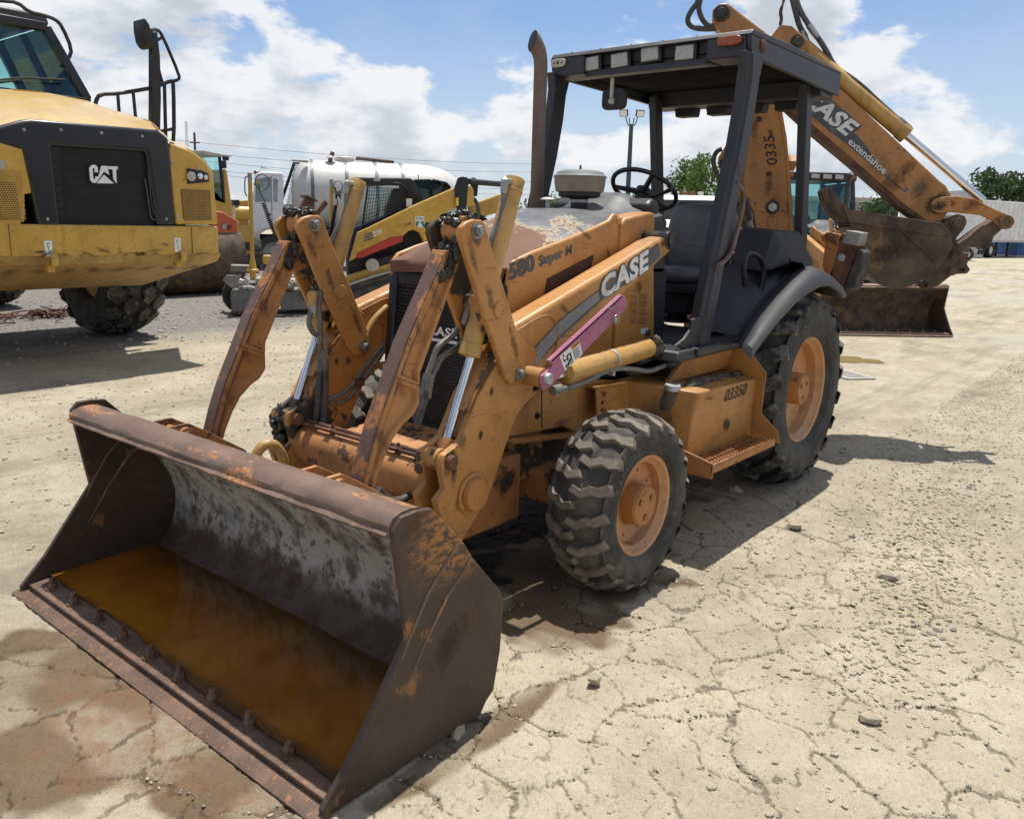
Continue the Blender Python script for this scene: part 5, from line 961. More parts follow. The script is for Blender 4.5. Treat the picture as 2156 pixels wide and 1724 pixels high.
mb = MB(); xx = sax.orthogonal().normalized(); yy_ = sax.cross(xx); mb.tube([swc+(xx*math.cos(t)+yy_*math.sin(t))*.205 for t in [2*math.pi*i/40 for i in range(41)]], .0145, 12); stw = mb.obj('steering_wheel', M['black'], bl)
mb = MB()
for t in (.0, 2.09, 4.19): mb.tube([swc-sax*.02, swc+(xx*math.cos(t)+yy_*math.sin(t))*.2], [.02, .013], 8)
mb.lathe([(.05, -.04), (.05, .0), (.03, .012), (0, .014)], swc, sax, 18); mb.obj('wheel_spoke', M['black'], stw)
mb = MB(); mb.tube([swc-sax*.03, Vector((1.0, .02, 1.5)), Vector((1.08, .02, 1.1))], .035, 12); mb.obj('steering_column', M['black'], bl)
mb = MB(); kb = swc-sax*.06; mb.tube([kb, kb+Vector((.03, .12, .01)), kb+Vector((.05, .24, .05))], [.01, .01, .014], 8); mb.obj('shift_lever', M['black'], bl)
for i, (x, y) in enumerate(((.45, -.30), (.40, -.34), (.12, .36), (.05, .36))):
    mb = MB(); mb.tube([(x, y, 1.3), (x+.02, y, 1.52)], .007, 8); mb.lump((x+.02, y, 1.54), .022, i, 2, .05); mb.obj('control_lever', M['black'], bl)
for y in (-.15, .15, .28): mb = MB(); mb.bar((1.20, y, 1.08), (1.30, y, 1.16), .07, .012); mb.obj('pedal', M['black'], bl)
# ---------------------------------------------------------------- the digging arm, swung to the machine's left
HA = R_(63); HS = Vector((-1.35, 0, 0)); HD = Vector((-math.cos(HA), math.sin(HA), 0)); HN = Vector((math.sin(HA), math.cos(HA), 0))
if HN.dot(CAM_O-HS) < 0: HN = -HN
def HB(uv, o=0.): return onp(uv, HS+HN*o, HN)
def hp(mb, pts, o, t): return mb.prism([HB(q, o) for q in pts], HN*-t)
mb = MB(); mb.bb((-1.06, -.52, .55), (-.92, .52, .98)); mb.bb((-1.06, -.55, .98), (-.95, .55, 1.25)); rf = mb.obj('rear_frame', M['tan_mud'], bl, .012)
mb = MB(); mb.bb((-1.50, -.17, .62), (-1.04, .17, .72)); mb.bb((-1.50, -.17, 1.12), (-1.04, .17, 1.22)); mb.cyl((-1.35, 0, .6), (-1.35, 0, 1.25), .075, 20); mb.obj('swing_frame', M['tan_mud'], rf, .01)
bo = [DV(268, 493), I8(945, 620), I8(890, 1000), I8(915, 1190), I8(985, 1320), I8(1015, 1500), I8(1030, 1760), I8(1180, 1900), I8(1380, 1850), I8(1382, 1640), I8(1355, 1080), I8(1310, 590), DV(394, 482), DV(430, 400), DV(500, 290), DV(535, 215), DV(520, 185), DV(452, 128), DV(395, 122), DV(348, 182), DV(300, 290)]
mb = MB(); hp(mb, bo, .13, .26); boom = mb.obj('boom', M['tan_boom'], bl, .012)
for o_ in (.134, -.124):
    mb = MB(); hp(mb, [I8(1215, 260), I8(1240, 240), I8(1310, 590), I8(1355, 1080), I8(1378, 1640), I8(1345, 1640), I8(1320, 1080), I8(1275, 600)], o_, .01); mb.obj('boom_edge_plate', M['tan_worn'], boom, .002)
mb = MB(); hp(mb, [I8(775, 600), I8(655, 790), I8(648, 850), I8(705, 990), I8(800, 1100), I8(960, 1150), I8(950, 600)], .10, .03); hp(mb, [I8(775, 600), I8(655, 790), I8(648, 850), I8(705, 990), I8(800, 1100), I8(960, 1150), I8(950, 600)], -.07, .03); mb.obj('boom_ear', M['tan_boom'], boom, .004)
for q, r, dark in ((I8(1045, 425), .022, 1), (I8(1140, 950), .022, 1), (I8(1175, 1268), .055, 1), (I8(720, 858), .05, 1)):
    c = HB(q, .13 if q != I8(720, 858) else .10); mb = MB(); mb.lathe([(r, -.01), (r, .006), (r*.72, .008), (r*.66, .001), (0, .001)], c, HN, 24); mb.obj('boom_pin', M['grease'] if r > .03 else M['rust_old'], boom)
    if r > .03: mb = MB(); mb.lathe([(r*.6, -.01), (r*.6, .006), (0, .008)], c, HN, 20); mb.obj('pin_end', M['bone'], boom)
mb = MB(); c = HB(I8(1235, 1405), .13); mb.tube([c+(HD*math.cos(t)+Vector((0, 0, 1))*math.sin(t))*.087 for t in [i*.262 for i in range(25)]], .004, 6); mb.obj('weld_ring', M['tan_boom'], boom)
mb = MB(); a, c = HB(I8(1070, 1588), .14), HB(I8(1135, 1572), .14); u_ = (c-a).normalized(); mb.box((a+c)/2, (.14, .03, .09), Matrix((tuple(u_), tuple(HN), (0, 0, 1))).transposed()); mb.hexbolt(a+HN*.015, HN, .014, .014); mb.hexbolt(c+HN*.015, HN, .014, .014); mb.obj('hose_bracket', M['tan_boom'], boom, .006)
lettering('0335', HB(I8(1225, 862), .1315), HB(I8(1190, 580), .1315), HB(I8(1120, 868), .1315), M['black_print'], boom, .015, 1.0)
for i in range(4): a = I8(1130+i*12, 520+(i % 2)*14); c = I8(1150+i*10, 585); mb = MB(); mb.bar(HB(a, .132), HB(c, .132), .004, .001, HN); mb.obj('worn_print', M['black_print'], boom)
lettering('WARN', HB(I8(1010, 870), .1315), HB(I8(995, 770), .1315), HB(I8(990, 872), .1315), M['tan_worn'], boom)
# boom cylinder and hoses beside the boom
def hcyl(a, c, r, frac, name, parent, ro=.026, o=0.):
    A_, B_ = HB(a, o), HB(c, o); ax = (B_-A_).normalized(); L_ = (B_-A_).length
    m_ = MB(); m_.lathe([(0, -.01), (r*.9, -.01), (r, 0), (r, L_*frac-.07), (r*1.1, L_*frac-.068), (r*1.1, L_*frac), (ro, L_*frac+.004)], A_, ax, 28); o_ = m_.obj(name, M['yel_cyl'], parent)
    m_ = MB(); m_.cyl(A_+ax*L_*frac*.9, B_, ro, 20); m_.obj('rod', M['chrome'], o_); return o_
hcyl(I8(720, 860), I8(1000, 1640), .055, .9, 'boom_cylinder', bl, .025, -.0)
for k, q in enumerate(((I8(690, 710), I8(640, 730), I8(605, 800), I8(615, 890), I8(650, 970), I8(720, 1060), I8(860, 1250)), (I8(690, 1000), I8(800, 1200), I8(900, 1450), I8(960, 1660)), (I8(930, 1180), I8(950, 1320), I8(960, 1420), I8(990, 1520)), (I8(1400, 1550), I8(1412, 1580), I8(1410, 1640)))):
    mb = MB(); mb.tube([HB(a, .08+.02*k) for a in q], .019 if k < 3 else .01, 12, 2); mb.obj('hydraulic_hose', M['hose'], boom)
mb = MB(); a, c = HB(I8(955, 1400), .12), HB(I8(985, 1500), .12); mb.lathe([(.024, 0), (.024, .05), (.021, .10)], a, c-a, 12); mb.obj('hose_fitting', M['steel'], boom)
# dipper
dp = [DV(60, 85), DV(62, 50), DV(95, 18), DV(135, 14), DV(330, 165), DV(560, 330), DV(720, 462), DV(1000, 722), DV(1175, 885), DV(1215, 920), DV(1232, 962), DV(1240, 1010), DV(1195, 1085), DV(1150, 1100), DV(1105, 1088), DV(1000, 1010), DV(760, 800), DV(552, 622), DV(400, 485), DV(230, 300), DV(75, 128)]
mb = MB(); hp(mb, dp, .115, .23); dip = mb.obj('dipper', M['tan_boom'], bl, .012)
mb = MB(); hp(mb, [DV(400, 480), DV(552, 612), DV(760, 792), DV(1000, 1000), DV(1110, 1084), DV(1095, 1100), DV(990, 1025), DV(750, 815), DV(540, 640), DV(390, 500)], .12, .24); mb.obj('slide_rail', M['rust_old'], dip, .003)
for o_ in (.117,): mb = MB(); hp(mb, [DV(1030, 1000), DV(1140, 880), DV(1160, 880), DV(1210, 915), DV(1235, 960), DV(1240, 1020), DV(1190, 1090), DV(1120, 1090), DV(1045, 1030)], o_, .012); mb.obj('end_plate', M['tan_worn'], dip, .004)
flat([HB(q, .1165) for q in (DV(470, 500), DV(555, 470), DV(625, 472), DV(800, 622), DV(760, 655), DV(1030, 935), DV(1010, 950), DV(900, 862), DV(715, 705), DV(640, 650))], M['decal_dark'], dip, 'decal_stripe')
flat([HB(q, .1172) for q in (DV(800, 690), DV(820, 690), DV(960, 850), DV(1015, 925), DV(1005, 938), DV(900, 845))], M['tan_boom'], dip, 'decal_worn')
lettering('CASE', HB(DV(482, 492), .1185), HB(DV(716, 672), .1185), HB(DV(556, 436), .1185), M['decal_white'], dip, .035, 1.02)
lettering('extendahoe', HB(DV(727, 706), .1185), HB(DV(905, 862), .1185), HB(DV(748, 676), .1185), M['decal_white'], dip, .01, .98)
for q, r in ((DV(105, 66), .06), (DV(1175, 1012), .07)):
    c = HB(q, .116); mb = MB(); mb.lathe([(r, -.01), (r, .012), (r*.7, .016), (r*.6, .03), (0, .032)], c, HN, 24); mb.obj('dipper_pin', M['grease'], dip)
mb = MB(); c = HB(DV(478, 208), .13); mb.lathe([(.05, -.26), (.05, .012), (.035, .018), (.03, .03), (0, .03)], c, HN, 24); mb.obj('boom_head_pin', M['grease'], boom)
mb = MB(); hp(mb, [DV(350, 185), DV(395, 122), DV(452, 130), DV(530, 205), DV(500, 262), DV(420, 215)], .137, .014); mb.obj('head_plate', M['tan_boom'], boom, .004)
# two cylinders on the dipper: the long crowd cylinder and the bucket rod
bc = hcyl(DV(505, 228), DV(1395, 990), .062, .58, 'dipper_cylinder', bl, .03, .03)
mb = MB(); a, c = HB(DV(985, 605), .03), HB(DV(1012, 622), .03); mb.cyl(a, c, .022, 12); mb.lump(c, .026, 3, 2, .1); mb.obj('port_fitting', M['yel_cyl'], bc)
for k, q in enumerate(((DV(470, -60), DV(472, 0), DV(500, 70), DV(540, 130), DV(575, 180), DV(620, 245), DV(662, 335), DV(770, 400), DV(880, 505), DV(975, 590)), (DV(440, -70), DV(455, 0), DV(470, 60), DV(488, 130), DV(522, 185)), (DV(470, -60), DV(455, -110), DV(440, -70)))):
    mb = MB(); mb.tube([HB(a, .05) for a in q], .021, 12, 2); mb.obj('hydraulic_hose', M['hose'], bc)
for a, c in ((DV(535, 125), DV(560, 160)), (DV(500, 155), DV(515, 185)), (DV(975, 588), DV(990, 600))):
    mb = MB(); P_, Q_ = HB(a, .05), HB(c, .05); mb.lathe([(.026, 0), (.026, .06), (.023, .12)], P_, Q_-P_, 8); mb.obj('hose_fitting', M['steel'], bc)
mb = MB(); mb.tube([HB(q, .09) for q in (DV(420, -40), DV(412, 10), DV(395, 60), DV(402, 95), DV(395, 125))], [.010, .009, .012, .008, .014], 8, 1); mb.obj('tied_strap', M['wood'], boom)
for q in ((C(1340, -60), C(1375, 10), C(1320, 70), C(1288, 140), C(1310, 185), C(1390, 205), C(1560, 195), C(1640, 200)), (C(1400, -60), C(1378, 10), C(1368, 70), C(1400, 150), C(1450, 185), C(1540, 190)), (C(1340, -60), C(1360, -100), C(1400, -60))):
    mb = MB(); mb.tube([HB(a, .0) for a in q], .021, 12, 2); mb.obj('hydraulic_hose', M['hose'], boom)
# linkage
mb = MB(); lk = [DV(1138, 1010), DV(1150, 985), DV(1185, 972), DV(1262, 965), DV(1350, 978), DV(1450, 1030), DV(1540, 1068), DV(1553, 1095), DV(1528, 1128), DV(1490, 1130), DV(1440, 1085), DV(1380, 1060), DV(1240, 1045), DV(1180, 1052), DV(1145, 1040)]
hp(mb, lk, .15, .035); hp(mb, lk, -.115, .035); lnk = mb.obj('bucket_link', M['tan_worn'], bl, .006)
mb = MB(); c = HB(DV(1508, 1095), .155); mb.lathe([(.052, -.32), (.052, .012), (.03, .016), (.025, .006), (0, .006)], c, HN, 24); mb.obj('link_pin', M['hoe_bucket'], lnk)
mb = MB(); l2 = [DV(1470, 1070), DV(1500, 1120), DV(1450, 1165), DV(1432, 1215), DV(1405, 1232), DV(1380, 1215), DV(1320, 1222), DV(1285, 1255), DV(1262, 1240), DV(1272, 1205), DV(1400, 1110)]; hp(mb, l2, .09, .18); mb.obj('push_link', M['hoe_bucket'], lnk, .01)
mb = MB(); c = HB(DV(1406, 1212), .092); mb.lathe([(.016, 0), (.016, .003), (0, .003)], c, HN, 16); mb.obj('link_hole', M['black'], lnk)
# digging bucket
BW = .30
bs = [DV(735, 1038), DV(1190, 1105), DV(1238, 1150), DV(1246, 1215), DV(1205, 1290), DV(1125, 1368), DV(1005, 1424), DV(940, 1424), DV(880, 1400), DV(830, 1345), DV(800, 1280), DV(770, 1190), DV(742, 1120)]
mb = MB(); hp(mb, bs, BW, .02); hb = mb.obj('digging_bucket', M['hoe_bucket'], bl, .004)
far_side = [HB(q, BW)-HN*(2*BW-.02) for q in bs]; mb = MB(); mb.prism(far_side, HN*-.02); mb.obj('bucket_side', M['hoe_bucket'], hb, .004)
sh = [HB(q, BW) for q in (DV(1190, 1108), DV(1236, 1150), DV(1244, 1215), DV(1203, 1290), DV(1123, 1366), DV(1004, 1421), DV(940, 1421), DV(881, 1397), DV(831, 1343), DV(801, 1280), DV(771, 1190), DV(744, 1122))]
mb = MB(); cen = sum(sh, Vector())/len(sh); rows = [[p-HN*.01 for p in sh], [p-HN*(2*BW-.03) for p in sh]]; mb.loft([[r[i] for r in rows]+[r[i]+(cen-r[i]).normalized()*.018 for r in rows[::-1]] for i in range(len(sh))]); mb.obj('bucket_shell', M['hoe_bucket'], hb, ang=50)
mb = MB(); hp(mb, [DV(700, 1010), DV(735, 1032), DV(1195, 1100), DV(1232, 1160), DV(1180, 1165), DV(735, 1095)], BW+.012, .014); mb.obj('side_cutter', M['hoe_bucket'], hb, .004)
mb = MB(); hp(mb, [DV(985, 1135), DV(1000, 1130), DV(1175, 1290), DV(1165, 1300)], BW+.012, .013); mb.obj('wear_strip', M['hoe_bucket'], hb, .003)
for i in range(5):
    o_ = BW+.0-i*(2*BW)/4*.96; pp = [HB(q, BW) for q in (DV(640, 918), DV(655, 935), DV(690, 985), DV(740, 1030), DV(752, 1100), DV(720, 1085), DV(690, 1060), DV(662, 1020), DV(645, 985), DV(632, 935))]
    mb = MB(); mb.prism([p+HN*(o_-BW+.03*0) for p in pp], HN*-.055); mb.obj('tooth', M['hoe_bucket'], hb, .006)
mb = MB(); ear = [DV(1185, 1112), DV(1222, 1075), DV(1270, 1055), DV(1305, 1065), DV(1315, 1095), DV(1300, 1130), DV(1262, 1175), DV(1290, 1262), DV(1332, 1328), DV(1318, 1348), DV(1245, 1352), DV(1185, 1400), DV(1130, 1428), DV(1095, 1425), DV(1076, 1408), DV(1125, 1360), DV(1203, 1290), DV(1243, 1215), DV(1235, 1150)]
hp(mb, ear, .17, .04); hp(mb, ear, -.13, .04); mb.obj('bucket_ear', M['hoe_bucket'], hb, .006)
for q, r in ((DV(1270, 1098), .058), (DV(1250, 1265), .036), (DV(1240, 1335), .036), (DV(1112, 1405), .02), (DV(1295, 1330), .018)):
    c = HB(q, .17); mb = MB(); mb.lathe([(r, -.32), (r, .012), (r*.7, .016), (r*.6, .03 if r > .03 else .0), (0, .03 if r > .03 else .0)], c, HN, 22); mb.obj('bucket_pin', M['hoe_bucket'], hb)
# stabilisers folded up
for s in (1, -1):
    SX = -1.12; sx = lambda q: Vector((SX, s*X(q, SX).y, X(q, SX).z))
    mb = MB(); mb.prism([sx(q) for q in (I5(548, 98), I5(612, 52), I5(700, 70), I5(722, 105), I5(690, 190), I5(650, 400), I5(600, 470), I5(570, 300), I5(590, 150))], (-.16, 0, 0)); stb = mb.obj('stabilizer', M['tan_scab'], bl, .006)
    mb = MB(); mb.prism([sx(q) for q in (I5(700, 90), I5(735, 60), I5(860, 170), I5(738, 500), I5(600, 460), I5(660, 300), I5(690, 190))], (-.13, 0, 0)); mb.obj('stabilizer_leg', M['rust_old'], stb, .006)
    mb = MB(); mb.prism([sx(q)+Vector((.02, 0, 0)) for q in (I5(765, 42), I5(880, 62), I5(850, 168), I5(728, 142))], (-.18, 0, 0)); mb.obj('stabilizer_cap', M['grey_steel'], stb, .005)
    mb = MB(); mb.prism([sx(q)+Vector((.03, 0, 0)) for q in (I5(862, 180), I5(900, 212), I5(892, 330), I5(835, 480), I5(800, 525), I5(745, 512))], (-.2, 0, 0)); mb.obj('rubber_pad', M['tyre'], stb, .015, 3)
    for q, r, mt in ((I5(630, 98), .022, 'rust_old'), (I5(720, 258), .018, 'galv')): mb = MB(); mb.lathe([(r*1.6, -.004), (r*1.6, .004), (r, .005), (r, .016), (0, .016)], sx(q), (1, 0, 0), 18); mb.obj('stabilizer_pin', M[mt], stb)
    mb = MB(); mb.tube([(-1.0, s*.38, .9), (-1.06, s*.42, 1.2), (-1.1, s*.46, 1.45)], .04, 14); mb.obj('stabilizer_cylinder', M['yel_cyl'], stb)
# ---------------------------------------------------------------- grease, mud and rust stains on the plates
def stain(c, n, ru, rv, parent, mt='stain', rot=0., lift=.0016):
    c = V3(c); n = V3(n).normalized(); u = n.cross(Vector((0, 0, 1))).normalized(); v = n.cross(u); u, v = u*math.cos(rot)+v*math.sin(rot), v*math.cos(rot)-u*math.sin(rot)
    vs = [c+n*lift]; fs = []; fd = [1.]; ns = 20
    for k, f in ((.5, .6), (1., 0.)):
        for i in range(ns): a = 2*math.pi*i/ns; vs.append(c+n*lift+u*(ru*k*math.cos(a))+v*(rv*k*math.sin(a))); fd.append(f)
    for i in range(ns): j = (i+1) % ns; fs += [(0, 1+i, 1+j), (1+i, 1+ns+i, 1+ns+j, 1+j)]
    mb = MB(); mb.add(vs, fs); me = mb.mesh('stain', False); at = me.attributes.new('fade', 'FLOAT', 'POINT'); at.data.foreach_set('value', fd); return link('stain', me, M[mt], parent)
YN = (0, 1, 0)
for grp, dy in ((armL, 0), (armR, -1.)):
    T = Vector((0, dy, 0)); a_, c_, b_, y_ = grp
    stain(Y(F(1200, 330), .595)+T, YN, .05, .07, c_, 'stain', 0); stain(Y(F(1425, 1065), .595)+T, YN, .05, .06, c_, 'stain_mud'); stain(Y(F(1180, 420), .595)+T, YN, .03, .12, c_, 'stain_rust', .4)
    stain(Y(F(1270, 640), .595)+T, YN, .03, .10, c_, 'stain_mud', .35); stain(Y(F(1400, 900), .595)+T, YN, .03, .13, c_, 'stain_rust', .4)
    stain(Y(I3(1020, 1010), .57)+T, YN, .06, .10, a_, 'stain_black'); stain(Y(I3(1110, 850), .57)+T, YN, .05, .06, a_, 'stain_mud'); stain(Y(I3(1040, 1120), .57)+T, YN, .03, .08, a_, 'stain_black'); stain(Y(I3(1350, 440), .57)+T, YN, .022, .03, a_, 'stain_black'); stain(Y(I3(1262, 790), .57)+T, YN, .022, .03, a_, 'stain_black'); stain(Y(I3(1290, 330), .57)+T, YN, .03, .06, a_, 'stain_mud')
    stain(Y(I3(1120, 1330), .57)+T, YN, .08, .05, a_, 'stain_rust')
    for q in (F(985, 640), F(900, 830), F(800, 1130), F(700, 1400)): stain(Y(q, .542)+T, YN, .03, .09, b_, 'stain_rust', .5)
    stain(Y(F(1060, 470), .541)+T, YN, .06, .09, b_, 'stain_black', .4, .004)
stain(Y(G(1300, 440), .56), YN, .07, .06, armL[0], 'stain_black'); stain(Y(G(620, 930), .56), YN, .10, .02, armL[0], 'stain_rust', -.5); stain(Y(G(1000, 690), .56), YN, .12, .02, armL[0], 'stain', -.5)
stain(Y(G(1190, 1100), .41), YN, .05, .05, cowlL, 'stain_black'); stain(Y(G(1130, 770), .41), YN, .06, .06, cowlL, 'stain_rust'); stain(Y(G(750, 400), .392), YN, .16, .02, panelL, 'stain_rust', -.42); stain(Y(G(300, 590), .392), YN, .08, .02, panelL, 'stain_rust', -.3); stain(Y(G(920, 550), .392), YN, .025, .05, panelL, 'stain_rust', .5)
tn = Vector((.92, .25, .1))
stain(Vector((1.545, .66, .72)), (.96, .2, 0), .14, .14, tankL, 'stain_mud', 0, .012); stain(Vector((1.54, .70, .66)), (.96, .2, 0), .09, .15, tankL, 'stain', 0, .014)
stain(on_tank(H(1298, 568))+Vector((0, .006, 0)), YN, .085, .055, tankL, 'stain_black'); stain(on_tank(H(1200, 420))+Vector((0, .006, 0)), YN, .12, .02, tankL, 'stain_rust', -.1); stain(Vector((1.1, .78, .838)), (0, 0, 1), .25, .06, tankL, 'stain_black', 0, .004)
stain(Y(H(30, 900), .42), YN, .12, .10, chas, 'stain_black'); stain(Y(H(350, 560), .43), YN, .1, .03, chas, 'stain_mud', 0, .004); stain(Y(H(212, 525), .43), YN, .02, .035, chas, 'stain_black', 0, .003)
for q, r, mt in ((DV(1160, 1000), .16, 'stain_black'), (DV(1080, 930), .14, 'stain_mud'), (DV(950, 900), .18, 'stain_rust'), (DV(1020, 830), .12, 'stain_rust'), (DV(110, 80), .12, 'stain_black')): stain(HB(q, .117), HN, r, r*.6, dip, mt, .7, .003)
for q, r, mt in ((I8(1340, 1250), .10, 'stain_rust'), (I8(1140, 1060), .10, 'stain_mud'), (I8(1000, 500), .10, 'stain_rust'), (I8(1330, 800), .06, 'stain_rust'), (I8(1175, 1268), .09, 'stain_black')): stain(HB(q, .13), HN, r*.5, r*1.4, boom, mt, 0, .0018)
for q, r, mt in ((DV(1180, 1015), .09, 'stain_black'), (DV(1340, 1010), .12, 'stain_rust'), (DV(1480, 1080), .08, 'stain_mud')): stain(HB(q, .15), HN, r, r*.6, lnk, mt, .2, .003)
for q, r, mt in ((DV(900, 1250), .22, 'stain'), (DV(1050, 1380), .20, 'stain_mud'), (DV(860, 1120), .20, 'stain_rust')): stain(HB(q, BW), HN, r, r*.5, hb, mt, .3, .003)
for q, r, mt in ((E(1850, 1100), .16, 'stain'), (E(1700, 620), .10, 'stain_rust'), (E(1930, 1000), .12, 'stain_rust')): stain(Y(q, HW+.01), YN, r, r*.5, bk, mt, .8, .003)
for i_ in range(14):
    f_ = rnd.random(); j_ = rnd.randrange(1, 7); p_ = cs_[j_].lerp(cs_[j_+1], f_); stain(Vector((p_.x, .80+.1*rnd.random(), p_.z+.0)), (0, .3, 1), .06, .04, fen, 'stain_mud', rnd.random()*3, .012) if False else None
for x_, y_, r_ in ((1.3, .5, .16), (1.1, .2, .2), (.9, .6, .14), (1.35, -.2, .2), (.75, .3, .15)): stain(Vector((x_, y_, 1.041)), (0, 0, 1), r_, r_*.7, plat, 'stain_mud', x_, .003)
for z_, t_ in ((1.2, 'stain_rust'), (1.45, 'stain_mud'), (2.0, 'stain_rust')): stain(Vector((1.13 if z_ < 1.3 else (1.05 if z_ < 1.6 else .88), .706, z_)), YN, .02, .09, bl, t_, .3, .002)
# ---------------------------------------------------------------- helpers for things that stand further off
class Fr:
    def __init__(s, name, pos, yaw, label, cat, group=None):
        s.o = tag(empty(name, (pos[0], pos[1], 0), yaw), label, cat, group); s.M = Matrix.Translation((pos[0], pos[1], 0)) @ Matrix.Rotation(yaw, 4, 'Z'); s.I = s.M.inverted(); s.R = s.M.to_3x3()
    def y(s, uv, yl): return s.I @ onp(uv, s.M @ Vector((0, yl, 0)), s.R @ Vector((0, 1, 0)))
    def x(s, uv, xl): return s.I @ onp(uv, s.M @ Vector((xl, 0, 0)), s.R @ Vector((1, 0, 0)))
    def py(s, name, mt, pts, yl, t, bevel=.006, parent=None):
        mb = MB(); mb.prism([s.y(q, yl) for q in pts], (0, -t, 0)); return mb.obj(name, M[mt], parent or s.o, bevel)
    def px(s, name, mt, pts, xl, t, bevel=.006, parent=None):
        mb = MB(); mb.prism([s.x(q, xl) for q in pts], (-t, 0, 0)); return mb.obj(name, M[mt], parent or s.o, bevel)
    def box(s, name, mt, a, c, bevel=.01, parent=None): mb = MB(); mb.bb(a, c); return mb.obj(name, M[mt], parent or s.o, bevel)
    def tube(s, name, mt, path, r, parent=None, sm=1, n=10): mb = MB(); mb.tube(path, r, n, sm); return mb.obj(name, M[mt], parent or s.o)
def simple_wheel(fr, loc, R, W, mt='tyre_dark', rimmt='white', rr=None, parent=None, name='wheel', me=None, ax=(0, 1, 0)):
    rr = rr or R*.55; w_ = empty(name, loc, 0, parent or fr.o)
    if ax[0]: w_.rotation_euler = (0, 0, math.pi/2)
    if me: link('tyre', me, M[mt], w_)
    else:
        mb = MB(); mb.lathe([(rr, -W*.42), (rr+.03, -W*.48), (R*.86, -W*.5), (R*.97, -W*.42), (R, -W*.2), (R, W*.2), (R*.97, W*.42), (R*.86, W*.5), (rr+.03, W*.48), (rr, W*.42)], (0, 0, 0), (0, 1, 0), 40, True); mb.obj('tyre', M[mt], w_)
    mb = MB(); mb.lathe([(0, W*.1), (rr*.4, W*.14), (rr*.7, W*.02), (rr*1.0, W*.3), (rr*1.04, W*.44), (rr*1.0, W*.45), (rr*.96, W*.1), (rr*.96, -W*.3), (rr*.6, -W*.25), (0, -W*.25)], (0, 0, 0), (0, 1, 0), 28); mb.obj('rim', M[rimmt], w_); return w_
# ---------------------------------------------------------------- articulated dump truck facing the machine
YT = -5.8; cxT = Y(A(512, 860), YT).x
tr = Fr('dump_truck', (cxT, -9.5), math.pi/2, 'big yellow articulated dump truck with black grille surround, facing the backhoe', 'dump truck')
XT = YT+9.5                                     # local x of the bumper front; local +x = world +y, local +y = world -x
t = lambda q, d=0.: tr.x(q, XT-d)
# bumper with angled ends
hwB = abs(t(A(1100, 1170)).y); hm = abs(t(A(945, 1170)).y); zt, zb = 1.535, 1.235
mb = MB(); pl_ = [(XT, -hm), (XT, hm), (XT-.10, hwB), (XT-.55, hwB), (XT-.55, -hwB), (XT-.10, -hwB)]
mb.loft([[(x, y, z) for x, y in pl_] for z in (zb, zt)]); bmp = mb.obj('bumper', M['cat_worn'], tr.o, .012)
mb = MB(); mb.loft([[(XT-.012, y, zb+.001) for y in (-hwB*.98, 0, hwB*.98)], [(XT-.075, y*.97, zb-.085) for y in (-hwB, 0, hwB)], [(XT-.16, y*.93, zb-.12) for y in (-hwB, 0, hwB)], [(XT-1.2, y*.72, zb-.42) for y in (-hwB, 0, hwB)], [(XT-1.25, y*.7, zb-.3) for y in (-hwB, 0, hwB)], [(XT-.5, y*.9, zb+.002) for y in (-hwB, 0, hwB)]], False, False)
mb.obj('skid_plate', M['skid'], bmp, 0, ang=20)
for q in (J2(455, 305), J2(1565, 265)):
    c = t(q, .02); mb = MB(); mb.lathe([(.035, -.03), (.068, -.03), (.072, 0), (.068, .03), (.035, .03)], c, (0, 1, .0), 24, True); mb.prism([c+Vector((-.03, -.035, .05)), c+Vector((-.05, -.035, -.12)), c+Vector((-.12, -.035, -.12)), c+Vector((-.10, -.035, .05))], (0, .07, 0)); mb.obj('tow_eye', M['cat_worn'], bmp, .004)
for q in (J2(418, 205), J2(1532, 172)):
    c = t(q, -.002); flat([c+Vector((0, d*.035, e*.075)) for d, e in ((-1, -1), (1, -1), (1, 1), (-1, 1))], M['white_print'], bmp, 'tow_label'); mb = MB(); mb.tube([c+Vector((.002, .012*math.cos(a), .035+.018*math.sin(a))) for a in [k*.6 for k in range(9)]], .003, 5); mb.tube([c+Vector((.002, 0, .016)), c+Vector((.002, 0, -.02)), c+Vector((.002, .012, -.035)), c+Vector((.002, -.008, -.045))], .003, 5, 1); mb.obj('hook_symbol', M['green_print'], bmp)
# black grille surround wrapping round the nose
sur = [A(105, 592), A(150, 586), A(780, 640), A(832, 680), A(842, 752), A(868, 1112), A(775, 1113), A(722, 748), A(255, 718), A(302, 1117), A(190, 1117), A(112, 745), A(-40, 700), A(-40, 630)]
zs = lambda L_: [t(q) for q in L_]
mb = MB(); mb.prism(zs(sur), (-.32, 0, 0)); nose = mb.obj('grille_surround', M['gloss_black'], tr.o, .035, 3)
gq = [t(q, .05) for q in (A(300, 1116), A(772, 1112), A(722, 748), A(252, 718))]; flat([p+Vector((-.03, 0, 0)) for p in gq], M['black'], nose, 'radiator')
mb = MB(); g0_, gx_, gy_ = gq[0], gq[1]-gq[0], gq[3]-gq[0]; hexmesh(mb, gq[0]+Vector((0, .06, 0)), gx_, (0, 0, 1), gx_.length+.08, .78, .028, .006); tag(mb.obj('grille_mesh', M['black'], nose, smooth=False), kind='stuff')
for i in range(9): mb = MB(); z_ = 1.6+i*.075; mb.bb((XT-.075, -.42, z_), (XT-.065, .45, z_+.012)); mb.obj('radiator_fin', M['darkmetal'], nose)
mb = MB(); mb.tube([t(q, .03) for q in (A(715, 885), A(735, 1010), A(742, 1075), A(765, 1085))], .010, 8, 1); mb.tube([t(q, .03) for q in (A(725, 770), A(745, 1000), A(760, 1060))], .008, 8, 1); mb.obj('cooler_line', M['hose'], nose)
